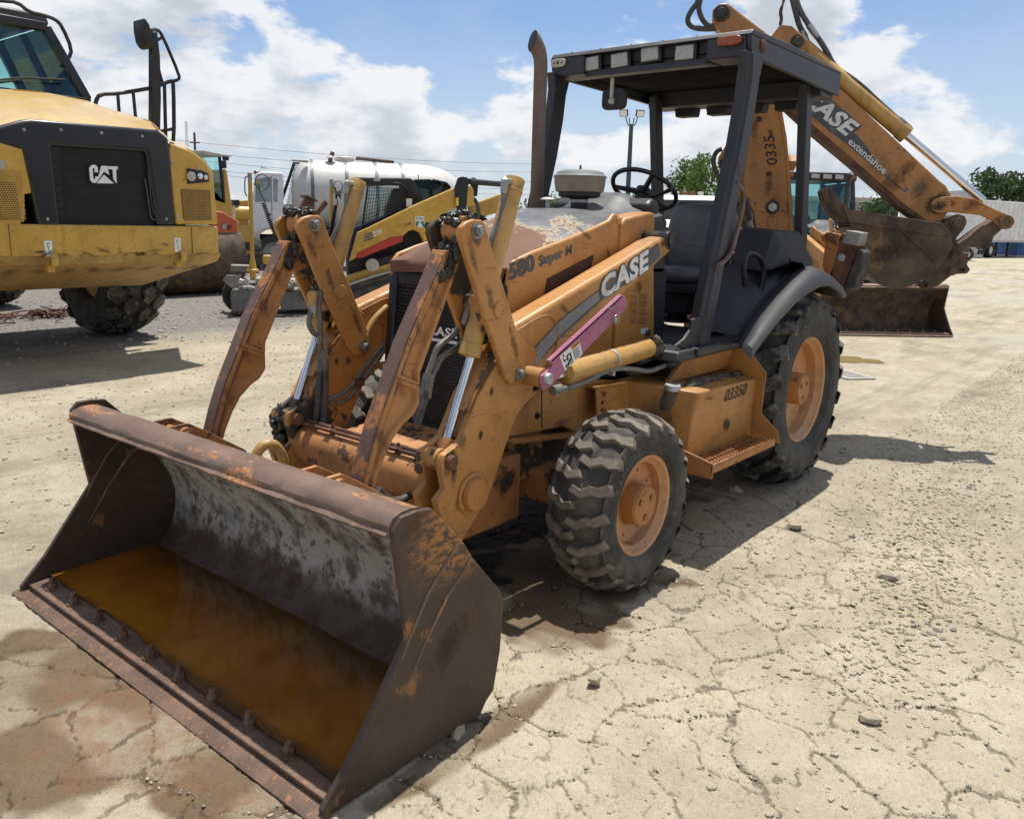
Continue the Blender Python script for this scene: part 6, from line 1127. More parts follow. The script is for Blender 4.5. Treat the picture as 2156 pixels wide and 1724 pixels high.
# maker's letters with the notched peak
mk = empty('maker_badge', (0, 0, 0), 0, nose); tb2 = lambda q: t(q, .018)
cl_ = [A(478, 815), A(480, 858), A(466, 858), A(466, 838), A(458, 836), A(456, 875), A(464, 880), A(470, 868), A(481, 868), A(476, 896), A(455, 900), A(443, 886), A(440, 830), A(452, 815)]
for nm, pts in (('letter_c', [A(440, 828), A(452, 814), A(470, 813), A(482, 826), A(483, 850), A(468, 850), A(467, 830), A(457, 830), A(460, 882), A(470, 884), A(470, 870), A(484, 872), A(484, 886), A(470, 903), A(455, 900), A(445, 886)]), ('letter_a', [A(478, 898), A(500, 818), A(526, 818), A(540, 862), A(512, 846)]), ('letter_t', [A(528, 820), A(581, 821), A(580, 836), A(572, 836), A(575, 903), A(560, 884), A(556, 836), A(530, 834)]), ('peak', [A(476, 904), A(513, 862), A(562, 905)])):
    mb = MB(); mb.prism([tb2(q) for q in pts], (-.012, 0, 0)); mb.obj(nm, M['bone'] if False else M['white_print'], mk)
# hood skins rising to the windscreen
front = [t(q, .02) for q in (A(-420, 660), A(-40, 628), A(105, 590), A(320, 600), A(560, 620), A(780, 640), A(842, 700))]
RB = 2.35; rear = [tr.x(q, XT-RB) for q in (A(-600, 420), A(-200, 420), A(0, 438), A(220, 455), A(430, 497), A(640, 600), A(760, 690))]
midr = [a.lerp(c, .5)+Vector((0, 0, .07)) for a, c in zip(front, rear)]; q1 = [a.lerp(c, .2)+Vector((0, 0, .055)) for a, c in zip(front, rear)]
mb = MB(); mb.loft([[a+Vector((0, 0, -.01)) for a in front], q1, midr, [c for c in rear]], False, False); hd_ = mb.obj('hood', M['cat_hood'], tr.o, 0, ang=60)
sd = [t(q, .06) for q in (A(842, 700), A(950, 745), A(1010, 790), A(1050, 852))]; rs_ = [tr.x(q, XT-1.5) for q in (A(800, 690), A(880, 705), A(950, 760), A(1010, 830))]
mb = MB(); mb.loft([sd, [a.lerp(c, .5)+Vector((0, 0, .02)) for a, c in zip(sd, rs_)], rs_], False, False); mb.obj('hood_shoulder', M['cat_hood'], hd_, 0, ang=60)
# wing panels with lamps and mesh
for mir in (1, -1):
    def tm(q, d=0.):
        p = t(q, d); return p if mir > 0 else Vector((p.x, -p.y, p.z))
    wp = [A(826, 762), A(842, 705), A(950, 748), A(1012, 795), A(1050, 852), A(1058, 932), A(1075, 1106), A(868, 1108)]
    mb = MB(); mb.prism([tm(q, .03) for q in wp], (-1.0, 0, 0)); wg = mb.obj('wing_panel', M['cat'], tr.o, .02, 3)
    hl = [A(918, 830), A(990, 840), A(1026, 858), A(1028, 896), A(1000, 900), A(922, 908)]; mb = MB(); mb.prism([tm(q, .028) for q in hl], (.012, 0, 0)); lm = mb.obj('headlamp', M['black'], wg, .004)
    for q, r in ((A(942, 870), .052), (A(985, 868), .032), (A(1013, 874), .026)): mb = MB(); c = tm(q, .012); mb.lathe([(r, 0), (r, .008), (r*.7, .012), (0, .016)], c, (1, 0, 0), 20); mb.obj('lamp_reflector', M['lens_clear'] if q[0] < A(960, 0)[0] else M['chrome'], lm)
    sq = [tm(q, .026) for q in (A(905, 1087), A(1042, 1085), A(1035, 938), A(890, 932))]; flat(sq, M['black'], wg, 'speaker_backing')
    mb = MB(); qm = quadmap(*sq)
    for i in range(20):
        for j in range(20):
            cu, cvv = (i+.5+(.5 if j % 2 else 0))/20.5, (j+.5)/20; P_ = []
            for rr_ in (1., .70):
                for k in range(6): a_ = R_(60*k+30); P_.append(qm(min(1, cu+rr_*.577*math.cos(a_)/20.5), min(1, max(0, cvv+rr_*.60*math.sin(a_)/20)))+Vector((.004, 0, 0)))
            mb.add(P_, [(k, (k+1) % 6, 6+(k+1) % 6, 6+k) for k in range(6)])
    tag(mb.obj('panel_mesh', M['cat_worn'], wg, smooth=False), kind='stuff')
    for q in (A(845, 803), A(872, 1065)): mb = MB(); mb.hexbolt(tm(q, .03), (1, 0, 0), .014, .01); mb.obj('bolt', M['steel'], wg)
tr.px('inner_panel', 'cat', [A(-300, 690), A(0, 695), A(105, 706), A(158, 952), A(100, 962), A(105, 1112), A(-300, 1116)], XT-.01, .3, .012)
mb = MB(); sq = [t(q, .006) for q in (A(0, 1085), A(102, 1082), A(74, 900), A(0, 896))]; flat([p+Vector((.004, 0, 0)) for p in sq], M['black'], nose, 'vent_backing'); hexmesh(mb, sq[0]+Vector((.009, 0, 0)), sq[1]-sq[0], (0, 0, 1), .22, .44, .022, .008); tag(mb.obj('vent_mesh', M['cat_worn'], nose, smooth=False), kind='stuff')
# cab
CX_ = XT-2.4; c3 = lambda q, d=0.: tr.x(q, CX_-d)
cab = empty('cab', (0, 0, 0), 0, tr.o)
ws = [c3(q) for q in (A(0, 432), A(385, 468), A(250, 128), A(0, 88))]; wL = [Vector((p.x, -p.y, p.z)) for p in ws]
yb_, ytp = c3(A(430, 495)).y, c3(A(255, 120)).y; zb_, ztp = c3(A(430, 495)).z, c3(A(250, 125)).z
yc = (c3(A(-200, 0)).y)
back = CX_-1.7; lean = .18
def cabpt(y, z): f_ = (z-zb_)/(ztp-zb_); return Vector((CX_-lean*f_, y, z))
W2 = 2.0; yl_ = yb_-W2                               # far side of the cab lies out of frame
mb = MB()
for a, c in (((yb_, zb_), (ytp, ztp)), ((yl_, zb_), (yl_-(ytp-yb_), ztp))):
    mb.bar(cabpt(*a), cabpt(*c), .10, .10, (1, 0, 0)); mb.bar((back, a[0], a[1]), (back, c[0], c[1]), .10, .10, (1, 0, 0)); mb.bar((CX_-.9, a[0], a[1]), (CX_-.9, c[0], c[1]), .09, .09, (1, 0, 0))
mb.bar(cabpt(yb_-.02, zb_-.03), cabpt(yl_+.02, zb_-.03), .12, .10); mb.bar(cabpt(ytp, ztp), cabpt(yl_-(ytp-yb_), ztp), .12, .10); mb.bar((back, ytp, ztp), (back, yl_-(ytp-yb_), ztp), .1, .1); mb.bar((back, yb_, zb_), (back, yl_, zb_), .1, .1)
mb.bar(cabpt(yb_, zb_), (back, yb_, zb_), .1, .1); mb.bar(cabpt(yl_, zb_), (back, yl_, zb_), .1, .1)
mb.obj('cab_frame', M['gloss_black'], cab, .015)
mb = MB(); mb.prism([cabpt(yb_, zb_), cabpt(yl_, zb_), cabpt(yl_-(ytp-yb_), ztp), cabpt(ytp, ztp)], (-.008, 0, 0)); mb.obj('windscreen', M['glass'], cab)
for yy0, yy1 in ((yb_, ytp), (yl_, yl_-(ytp-yb_))): mb = MB(); mb.prism([cabpt(yy0, zb_), Vector((back, yy0, zb_)), Vector((back, yy1, ztp)), cabpt(yy1, ztp)], (0, .006, 0)); mb.obj('side_window', M['glass_pale'], cab)
mb = MB(); mb.prism([(back, yb_, zb_), (back, yl_, zb_), (back, yl_-(ytp-yb_), ztp), (back, ytp, ztp)], (-.006, 0, 0)); mb.obj('rear_window', M['glass_pale'], cab)
mb = MB(); mb.prism([(CX_+.02-lean, ytp+.05, ztp+.02), (CX_-.02-lean, ytp+.03, ztp+.16), (back-.1, ytp+.03, ztp+.18), (back-.1, ytp+.05, ztp+.02)], (0, (yl_+(yb_-ytp)-.05)-(ytp+.05), 0)); mb.obj('cab_roof', M['gloss_black'], cab, .04, 3)
tr.box('cab_base', 'cat', (back, yb_+.02, 1.6), (CX_-.02, yl_-.02, zb_-.06), .02, cab)
mb = MB(); mb.lathe([(.0, 0), (.2, 0), (.26, .3), (.22, .75), (0, .8)], (CX_-1.0, yb_-1.0, zb_-.1), (0, 0, 1), 20); mb.bb((CX_-1.15, yb_-1.25, zb_-.1), (CX_-1.0, yb_-.75, zb_+.75)); mb.obj('operator_seat', M['black'], cab, .03)
tr.tube('wiper', 'black', [c3(A(-30, 412), -.05), c3(A(60, 400), -.05), c3(A(120, 385), -.04), c3(A(320, 393), -.03)], .012, cab, 0, 8); tr.tube('wiper', 'black', [c3(A(-30, 398), -.05), c3(A(90, 385), -.04), c3(A(150, 384), -.04)], .012, cab, 0, 8)
tr.tube('roof_rail', 'black', [c3(q, .1) for q in (A(-60, 0), A(0, 4), A(85, 12), A(145, 62), A(215, 76), A(275, 98), A(305, 130), A(355, 245), A(338, 292), A(300, 330))], .022, cab, 1, 10)
vq = [tr.x(q, XT-2.15)+Vector((0, 0, .035)) for q in (A(45, 452), A(225, 470), A(252, 487), A(75, 468))]; flat(vq, M['cat_worn'], hd_, 'hood_vent')
# handrails and mirror post on the far wing
RH = XT-1.7; r3 = lambda q: tr.x(q, RH)
rail = empty('handrail', (0, 0, 0), 0, tr.o)
for nm, pts, r in (('top_bar', (A(466, 560), A(470, 505), A(490, 465), A(580, 463), A(740, 436)), .024), ('upright', (A(580, 463), A(592, 620)), .02), ('upright', (A(656, 455), A(675, 650)), .02), ('side_bar', (A(772, 428), A(845, 398), A(855, 410), A(858, 700), A(840, 712)), .024), ('side_bar', (A(810, 415), A(818, 730)), .022), ('cross_bar', (A(765, 652), A(855, 636)), .02), ('mirror_brace', (A(735, 150), A(775, 145), A(800, 175), A(885, 375), A(880, 395), A(850, 402)), .020), ('mirror_brace', (A(775, 200), A(800, 185)), .018), ('mirror_brace', (A(770, 300), A(805, 425)), .018)):
    tr.tube(nm, 'black', [r3(q) for q in pts], r, rail, 1 if len(pts) > 2 else 0)
mb = MB(); mb.loft([[r3(q)+Vector((d, 0, 0)) for q, d in ((A(a, y_), -.05), (A(a, y_), .05), (A(c, y_), .05), (A(c, y_), -.05))] for a, c, y_ in ((738, 778, 760), (740, 785, 480), (740, 780, 280), (740, 765, 160))]); mb.obj('mirror_post', M['black'], rail, .01)
mb = MB(); mb.loft([[r3(q)+Vector((d, 0, 0)) for q in (A(680, 98), A(692, 100), A(712, 130), A(728, 200), A(735, 245), A(712, 238), A(692, 205), A(682, 150))] for d in (-.13, .13)]); mr = mb.obj('mirror', M['black'], rail, .03, 3); flat([r3(q)+Vector((-.134, 0, 0)) for q in (A(688, 110), A(700, 118), A(718, 190), A(716, 228), A(700, 205), A(688, 150))], M['mirror'], mr, 'mirror_glass')
tr.tube('mirror_mount', 'black', [r3(A(720, 150)), r3(A(760, 160)), r3(A(765, 230))], .04, rail, 0, 10)
# tyres with deep block tread
def block_lugs(R, W, n):
    P_ = []; pitch = 2*math.pi*R/n
    for j, (y_, o_) in enumerate(((-W*.36, 0), (-W*.13, .5), (W*.13, 0), (W*.36, .5))):
        hx, hy = pitch*.43, W*.115; P_.append([(o_*pitch-hx, y_), (o_*pitch-hx*.45, y_-hy), (o_*pitch+hx*.45, y_-hy), (o_*pitch+hx, y_), (o_*pitch+hx*.45, y_+hy), (o_*pitch-hx*.45, y_+hy)])
    return P_, n
big_t = tyre_mesh('truck_tyre', .94, .76, .42, block_lugs(.94, .76, 17), .10, 64, .07)
ty = tr.I @ Vector((.02, -8.78, .92)); trk = abs(ty.y)
for xw, nm in ((ty.x, 'front_wheel'), (ty.x-4.6, 'rear_wheel'), (ty.x-6.5, 'rear_wheel')):
    for s in (1, -1): simple_wheel(tr, (xw, s*trk, .925), .94, .76, 'tyre_dark', 'cat_worn', .42, None, nm, big_t)
tr.box('front_axle', 'cat_worn', (ty.x-.18, -trk+.2, .72), (ty.x+.18, trk-.2, 1.08), .05); tr.box('frame', 'cat_worn', (ty.x-7.3, -.45, .95), (XT-1.6, .45, 1.3), .03)
tr.box('engine_cover', 'black', (ty.x-.6, -1.05, 1.25), (XT-.35, 1.05, 2.1), .03)
mb = MB(); mb.loft([[(ty.x-3.4, -1.5, 1.5), (ty.x-3.4, 1.5, 1.5), (ty.x-3.4, 1.6, 2.6), (ty.x-3.4, -1.6, 2.6)], [(ty.x-8.4, -1.5, 1.75), (ty.x-8.4, 1.5, 1.75), (ty.x-8.4, 1.6, 2.5), (ty.x-8.4, -1.6, 2.5)]]); mb.obj('dump_body', M['cat_worn'], tr.o, .03)
for s in (1, -1):
    mb = MB(); mb.loft([[(ty.x+1.15*math.cos(a)*1.05, s*(trk+.38*e), .92+1.12*math.sin(a)+.18) for a in [R_(20+14*i) for i in range(11)]] for e in (-1, 1)], False, False); o = mb.obj('wheel_arch', M['cat'], tr.o); sm = o.modifiers.new('solid', 'SOLIDIFY'); sm.thickness = .04
# scuffs and seams on the truck
for i_ in range(16): stain(Vector((XT+.0005, -hm+.1+(2*hm-.2)*rnd.random(), zb+.01+.10*rnd.random()**2)), (1, 0, 0), rnd.uniform(.04, .16), rnd.uniform(.012, .035), bmp, rnd.choice(['stain_black', 'stain_rust', 'stain_mud']), rnd.uniform(-.5, .5), .0025)
for i_ in range(9): stain(Vector((XT-.3, -1.1+i_*.27, zb-.14)), (.27, 0, -1), .2, .12, bmp, 'stain_mud', rnd.random()*3, .03)
for y_ in (-hm, hm): mb = MB(); mb.bar((XT+.001, y_, zb+.005), (XT+.001, y_, zt-.005), .006, .004, (0, 1, 0)); mb.obj('panel_seam', M['black'], bmp)
for j_ in (1, 5): mb = MB(); mb.tube([p_+Vector((0, 0, .004)) for p_ in (front[j_], q1[j_], midr[j_], rear[j_])], .008, 6, 1); mb.obj('hood_seam', M['skid'], hd_)
for q in (A(118, 640), A(300, 640), A(500, 655), A(700, 672), A(235, 1080), A(820, 1080)): mb = MB(); mb.hexbolt(t(q, -.001), (1, 0, 0), .012, .008); mb.obj('bolt', M['steel'], nose)
for i_ in range(4): tr.box('access_step', 'black', (ty.x+.9, -trk-.25, .55+i_*.3), (ty.x+1.25, -trk+.25, .59+i_*.3), .008)
# ---------------------------------------------------------------- soil roller behind the truck
rp = Zp(D(440, 622)); ro = Fr('road_roller', (rp.x, rp.y-.5), math.pi/2, 'yellow road roller with orange nose and smooth steel drum beside the dump truck', 'roller')
rx = lambda q, x_: ro.x(q, x_)
ye = rx(J2(2065, 400), .3).y                     # drum end seen past the truck
mb = MB(); mb.lathe([(.0, -2.0), (.70, -2.0), (.76, -1.96), (.76, -.04), (.70, 0), (0, 0)], (-.1, ye, .76), (0, 1, 0), 56); dr_ = mb.obj('drum', M['hoe_bucket'], ro.o, ang=30)
ro.px('drum_frame', 'orange', [A(1065, 1040), A(1100, 1045), A(1172, 1090), A(1176, 1180), A(1066, 1172)], .45, .5, .02)
ro.px('bumper_plate', 'galv', [A(1100, 1165), A(1170, 1165), A(1170, 1182), A(1100, 1184)], .5, .04, .004)
ro.px('headlamp', 'lens_clear', [A(1095, 1106), A(1118, 1106), A(1118, 1132), A(1097, 1132)], .47, .03, .004); ro.px('turn_lamp', 'lens_red', [A(1120, 1106), A(1142, 1106), A(1142, 1132), A(1120, 1132)], .47, .03, .004)
ro.box('body', 'cat', (-3.6, ye-1.8, .7), (-.6, ye-.1, 1.55), .05)
bx0 = -1.2
ro.px('cab_shell', 'cat', [A(1040, 1060), A(1148, 1065), A(1142, 1010), A(1118, 840), A(1105, 835), A(1108, 1000), A(1000, 960), A(985, 900)], bx0, 1.6, .015)
ro.px('windscreen', 'glass', [A(930, 760), A(1085, 775), A(1108, 985), A(960, 960)], bx0-.02, .01, 0); ro.px('corner_window', 'glass_pale', [A(1088, 780), A(1110, 840), A(1142, 1060), A(1130, 1062), A(1108, 985)], bx0-.15, .01, 0)
ro.px('cab_post', 'darkmetal', [A(1080, 775), A(1090, 775), A(1112, 1000), A(1102, 1000)], bx0, .06, .005)
ro.px('cab_roof', 'bone', [A(905, 742), A(1000, 740), A(1095, 760), A(1145, 765), A(1143, 772), A(1095, 772), A(910, 752)], bx0+.1, 1.9, .01)
ro.px('interior', 'black', [A(985, 860), A(1070, 880), A(1085, 985), A(960, 955)], bx0-.8, .4, .03)
ro.px('mirror', 'black', [A(1088, 790), A(1116, 792), A(1118, 830), A(1092, 832)], bx0+.12, .05, .012); ro.px('work_lamp', 'black', [A(1102, 770), A(1130, 772), A(1128, 792), A(1106, 790)], bx0+.12, .08, .008)
for s in (0, -1.75): simple_wheel(ro, (-3.0, ye-.25+s, .75), .75, .55, 'tyre_dark', 'cat_worn')
# yellow machine parked between roller and water truck
gp_ = far(D(520, 560), 24.5); gd = Fr('yellow_tractor', (gp_.x, gp_.y), math.pi/2-.35, 'yellow tractor frame with round housing seen between roller and white truck', 'tractor')
gx = lambda q: gd.x(q, .0)
gd.px('side_frame', 'cat_worn', [A(1178, 990), A(1225, 985), A(1225, 1240), A(1178, 1240)], 0, .9, .02); gd.px('lower_box', 'cat_worn', [A(1170, 1110), A(1240, 1105), A(1240, 1250), A(1172, 1250)], .1, .5, .02)
c = gx(A(1163, 1050)); mb = MB(); mb.lathe([(.0, -.05), (.19, -.05), (.19, .35), (.15, .4), (0, .4)], c, (0, 1, 0), 28); mb.obj('housing', M['cat'], gd.o)
gd.px('hose_rack', 'darkmetal', [A(1145, 985), A(1180, 985), A(1180, 1015), A(1150, 1010)], .1, .3, .01); gd.px('step_mesh', 'black', [A(1195, 1195), A(1235, 1195), A(1235, 1235), A(1195, 1235)], .15, .05, .004)
for yy in (.4, -1.2): simple_wheel(gd, (-1.2, yy, .6), .6, .4, 'tyre_dark', 'cat_worn')
# ---------------------------------------------------------------- grey paving screed with yellow posts
sp2 = Zp(I6(280, 1640)); scd = Fr('paving_screed', (sp2.x, sp2.y), math.atan2(CR.y, CR.x)+.25, 'grey concrete crusted paving screed with two yellow posts and coiled cords', 'paving screed')
sy = lambda q, y_=-.0: scd.y(q, y_)
scd.py('screed_box', 'grey_steel', [I6(178, 1400), I6(205, 1365), I6(470, 1385), I6(560, 1380), I6(560, 1640), I6(190, 1628)], 0, -1.0, .02)
scd.py('screed_plate', 'rust_old', [I6(185, 1590), I6(400, 1600), I6(560, 1600), I6(560, 1645), I6(190, 1632)], -.02, -.05, .006)
scd.py('deck', 'grey_steel', [I6(280, 1300), I6(560, 1290), I6(900, 1240), I6(1000, 1300), I6(1000, 1400), I6(560, 1390), I6(230, 1370)], .35, -.8, .02)
scd.py('rear_box', 'grey_steel', [I6(640, 1400), I6(900, 1380), I6(1000, 1400), I6(1000, 1560), I6(680, 1590)], .3, -.9, .02)
scd.py('top_beam', 'grey_steel', [I6(175, 1135), I6(370, 1140), I6(375, 1205), I6(175, 1195)], .4, -.3, .012); scd.py('top_beam', 'grey_steel', [I6(530, 1210), I6(900, 1150), I6(900, 1200), I6(530, 1260)], .4, -.2, .012)
scd.py('wing_plate', 'grey_steel', [I6(98, 1285), I6(135, 1235), I6(285, 1235), I6(230, 1355), I6(185, 1360)], -.05, -.06, .006)
c = sy(I6(210, 1370), .25); simple_wheel(scd, (c.x+.08, c.y+.35, .30), .30, .2, 'tyre_dark', 'galv')
mb = MB(); q_ = random.Random(8)
for i in range(90): c = sy(I6(q_.uniform(240, 900), q_.uniform(1270, 1370)), q_.uniform(-.02, .5)); mb.lump(c, q_.uniform(.03, .10), i, 1, .5, (1.4, 1, .6))
mb.obj('concrete_crust', M['concrete'], scd.o, smooth=False)
for q0, s_, base, topy, yy in ((400, 1., 1330, 300, .30), (1172, .72, 900, 360, 1.5)):
    X_ = lambda x_: q0+(x_-400)*s_
    if s_ == 1.: Q = [(360, 1325), (443, 1325), (440, 1200), (415, 1060), (412, 300), (370, 300), (373, 1060), (365, 1200)]; fl_ = [(338, 1165), (468, 1165), (468, 1198), (338, 1198)]
    else: Q = [(1152, 1150), (1190, 1150), (1190, 360), (1154, 360)]; fl_ = [(1140, 1040), (1200, 1040), (1200, 1060), (1140, 1060)]
    a0, a1 = sy(I6((Q[0][0]+Q[1][0])/2, base if s_ == 1 else 1150), yy), sy(I6((Q[-1][0]+Q[-2][0])/2, topy), yy); rr_ = abs(sy(I6(412, 600), .3).x-sy(I6(370, 600), .3).x)/2
    mb = MB(); H_ = a1.z-a0.z; mb.lathe([(rr_*1.5, 0), (rr_*1.5, H_*.12), (rr_*2.9, H_*.125), (rr_*2.9, H_*.15), (rr_*1.9, H_*.16), (rr_*1.05, H_*.27), (rr_, H_*.3), (rr_, H_)], a0, a1-a0, 24); pst = mb.obj('post', M['cat'], scd.o, ang=30)
    mb = MB(); mb.lathe([(rr_*1.05, 0), (rr_*1.05, .12), (0, .12)], a1, (0, 0, 1), 20); mb.obj('post_cap', M['steel'], pst)
    xo = 400 if s_ == 1 else 1172; hk_ = [sy(I6(xo+d*s_, 330+e), yy-.05) for d, e in ((40, 20), (65, 15), (60, 0) if s_ == 1 else (60, 30))]
    mb = MB(); mb.bar(sy(I6(xo+5, 345 if s_ == 1 else 380), yy-.03), sy(I6(xo+60*s_, 330 if s_ == 1 else 380), yy-.03), .03, .05); mb.obj('cord_arm', M['cat'], pst)
    st_c, en_c = (I6(500, 520), I6(690, 980)) if s_ == 1 else (I6(1215, 540), I6(1150, 860)); p0_, p1_ = sy(st_c, yy-.1), sy(en_c, yy-.1); pa = []
    pa += [sy(I6(xo+55*s_, 330 if s_ == 1 else 380), yy-.06), sy(I6(xo+70*s_, 420), yy-.08)]
    nt_ = 26
    for i in range(nt_*8+1): f_ = i/(nt_*8); a_ = f_*nt_*2*math.pi; sag = -.10*math.sin(math.pi*f_); pa.append(p0_.lerp(p1_, f_)+Vector((.035*math.cos(a_), .035*math.sin(a_), .0+sag*.5)))
    mb = MB(); mb.tube(pa, .009, 6); mb.obj('coiled_cord', M['black'], pst)
    cc = sy(I6(xo+90*s_, 320 if s_ == 1 else 360), yy-.08); mb = MB(); mb.tube([cc+Vector((.11*s_*math.cos(a_), 0, .13*s_*math.sin(a_))) for a_ in [i*.35 for i in range(19)]], .008, 6); mb.obj('cord_loop', M['black'], pst)
for i in range(7): scd.py('gusset', 'grey_steel', [I6(205+i*52, 1372), I6(213+i*52, 1372), I6(215+i*52, 1620), I6(207+i*52, 1620)], -.03, -.05, .004)
for i in range(5): scd.py('clamp_plate', 'galv', [I6(290+i*60, 1345+4*(i%2)), I6(330+i*60, 1340), I6(335+i*60, 1372), I6(292+i*60, 1376)], -.06, -.16, .008)
for i in range(3): scd.py('side_hose', 'hose', [I6(860+i*30, 1280), I6(872+i*30, 1280), I6(905+i*25, 1480), I6(890+i*25, 1490)], .2, -.06, .02)
scd.py('control_box', 'cat_worn', [I6(492, 1045), I6(560, 1035), I6(578, 1060), I6(575, 1130), I6(495, 1130)], .5, -.25, .02)
scd.tube('linkage_rod', 'black', [sy(I6(300, 1060), .7), sy(I6(440, 1010), .7), sy(I6(640, 1020), .7)], .012)
# ---------------------------------------------------------------- white water truck
wp_ = far(D(640, 545), 28.); WY = math.atan2(-CR.y, -CR.x)+R_(16); wt = Fr('water_truck', (wp_.x, wp_.y), WY, 'white cabover truck carrying a big strapped potable water tank', 'truck')
NS = 1.15; wy = lambda q, y_=NS: wt.y(q, y_)
cabp = [I6(362, 510), I6(345, 560), I6(345, 880), I6(430, 900), I6(470, 830), I6(530, 790), I6(640, 775), I6(700, 830), I6(700, 240), I6(680, 222), I6(480, 215), I6(430, 232), I6(412, 260), I6(405, 400)]
cab_w = wt.py('cab', 'white', cabp, NS, 2.2, .05)
for q in ([I6(432, 285), I6(575, 265), I6(575, 510), I6(420, 512), I6(425, 400)], [I6(600, 290), I6(625, 280), I6(645, 300), I6(640, 505), I6(622, 517), I6(600, 505)]):
    wt.py('door_window', 'window_grey', q, NS+.012, .02, .004, cab_w)
wt.py('door_seam', 'darkmetal', [I6(577, 262), I6(581, 262), I6(590, 770), I6(586, 770)], NS+.008, .02, 0, cab_w); wt.py('door_handle', 'black', [I6(538, 625), I6(575, 625), I6(575, 642), I6(538, 642)], NS+.03, .03, .004, cab_w)
a = wy(I6(365, 300)); b2 = wy(I6(365, 520)); mb = MB(); mb.prism([(a.x+.015, NS-.1, a.z), (a.x+.015, -NS+.1, a.z), (b2.x+.03, -NS+.1, b2.z), (b2.x+.03, NS-.1, b2.z)], (.02, 0, 0)); mb.obj('windscreen', M['glass_dark'], cab_w)
mb = MB(); mb.prism([(a.x+.04, NS-.15, 1.0), (a.x+.04, -NS+.15, 1.0), (a.x+.04, -NS+.15, 1.5), (a.x+.04, NS-.15, 1.5)], (.02, 0, 0)); mb.obj('front_grille', M['black'], cab_w)
for d in (0, -.55):
    c = wy(I6(478, 180), NS-.3+d); mb = MB(); mb.lathe([(.02, -.5), (.025, -.2), (.06, -.04), (.12, 0), (.11, .005)], c, (.9, .15, .1), 20); mb.obj('air_horn', M['chrome'], cab_w)
c = wy(I6(432, 222), NS-.15); mb = MB(); mb.lump(c, .09, 2, 2, .05, (1, 1, .7)); mb.obj('marker_lamp', M['lens_orange'], cab_w)
wt.tube('mirror_arm', 'black', [wy(q, NS+.1) for q in (I6(372, 270), I6(330, 258), I6(318, 290), I6(318, 430), I6(340, 455))], .018, cab_w); wt.py('mirror', 'galv', [I6(352, 285), I6(372, 285), I6(372, 440), I6(352, 440)], NS+.12, .04, .01, cab_w)
c = wy(I6(600, 1000)); R2 = .52; simple_wheel(wt, (c.x, NS-.12, R2), R2, .3, 'tyre_dark', 'galv', .3); simple_wheel(wt, (c.x, -NS+.12, R2), R2, .3, 'tyre_dark', 'galv', .3)
mb = MB(); mb.tube([(c.x+.78*math.cos(a_), NS-.0, R2+.10+.70*math.sin(a_)) for a_ in [R_(8+164*i/14) for i in range(15)]], .05, 10); mb.obj('wheel_arch', M['white'], cab_w)
for k, dx in enumerate((-4.2, -5.5)):
    for s in (1, -1): simple_wheel(wt, (c.x+dx, s*(NS-.2), R2), R2, .55, 'tyre_dark', 'white', .3)
xr = c.x
wt.box('chassis', 'black', (xr-6.6, -.5, .75), (xr+.9, .5, 1.05), .02); wt.box('deck', 'darkmetal', (xr-6.6, -1.15, 1.05), (xr-.9, 1.15, 1.2), .02)
zt_ = wy(D(800, 343), 0.).z; zb2 = 1.22; tR = (zt_-zb2)/2; xl_ = wy(D(614, 410), 0.).x; xe_ = wy(D(972, 405), 0.).x
Lk = abs(xe_-xl_); mb = MB(); npf = []
for i in range(13): a_ = math.pi/2*i/12; npf.append((tR*math.sin(a_)**.75, (1-math.cos(a_))*Lk*.10))
npf += [(tR, Lk*.3), (tR, Lk*.55), (tR, Lk*.72)]
for i in range(1, 13): a_ = math.pi/2*i/12; npf.append((tR*math.cos(a_)**.7, Lk*.72+Lk*.28*math.sin(a_)))
mb.lathe(npf, (xl_, 0, zb2+tR), (-1, 0, 0), 48); tank_w = mb.obj('water_tank', M['tank_white'], wt.o, ang=60)
for f_ in (.11, .30, .47, .62): mb = MB(); mb.lathe([(tR+.004, -.05), (tR+.02, -.05), (tR+.02, .05), (tR+.004, .05)], (xl_-Lk*f_, 0, zb2+tR), (-1, 0, 0), 48, True); mb.obj('tank_strap', M['strap'], tank_w)
mb = MB(); mb.lathe([(.32, -.05), (.32, .10), (.28, .14), (0, .15)], (xl_-Lk*.3, 0, zt_), (0, 0, 1), 24); mb.obj('tank_hatch', M['tank_white'], tank_w)
mb = MB(); a0, a1 = wy(B(1125, 150), .1), wy(B(1390, 178), .1); mb.tube([a0+Vector((0, 0, -.06)), a0, a1, a1+Vector((0, 0, -.1))], .055, 10); mb.obj('fill_pipe', M['stack'], tank_w)
tl = lambda q: wt.y(q, tR+.02); rot_out = lambda p: Vector((p.x, math.sqrt(max(.01, tR*tR-(p.z-zb2-tR)**2))+.012, p.z))
lettering('POTABLE WATER', rot_out(tl(B(955, 405))), rot_out(tl(B(1085, 402))), rot_out(tl(B(955, 385))), M['black_print'], tank_w, .02)
ds = [rot_out(tl(q)) for q in (B(974, 448), B(1012, 446), B(1010, 405), B(972, 407))]; flat(ds, M['black_print'], tank_w, 'tank_decal'); qm = quadmap(*ds); flat([qm(.1, .0)+Vector((0, .01, 0)), qm(.9, 0)+Vector((0, .01, 0)), qm(.55, .6)+Vector((0, .01, 0)), qm(.45, .6)+Vector((0, .01, 0))], M['white_print'], tank_w, 'tank_decal_road')
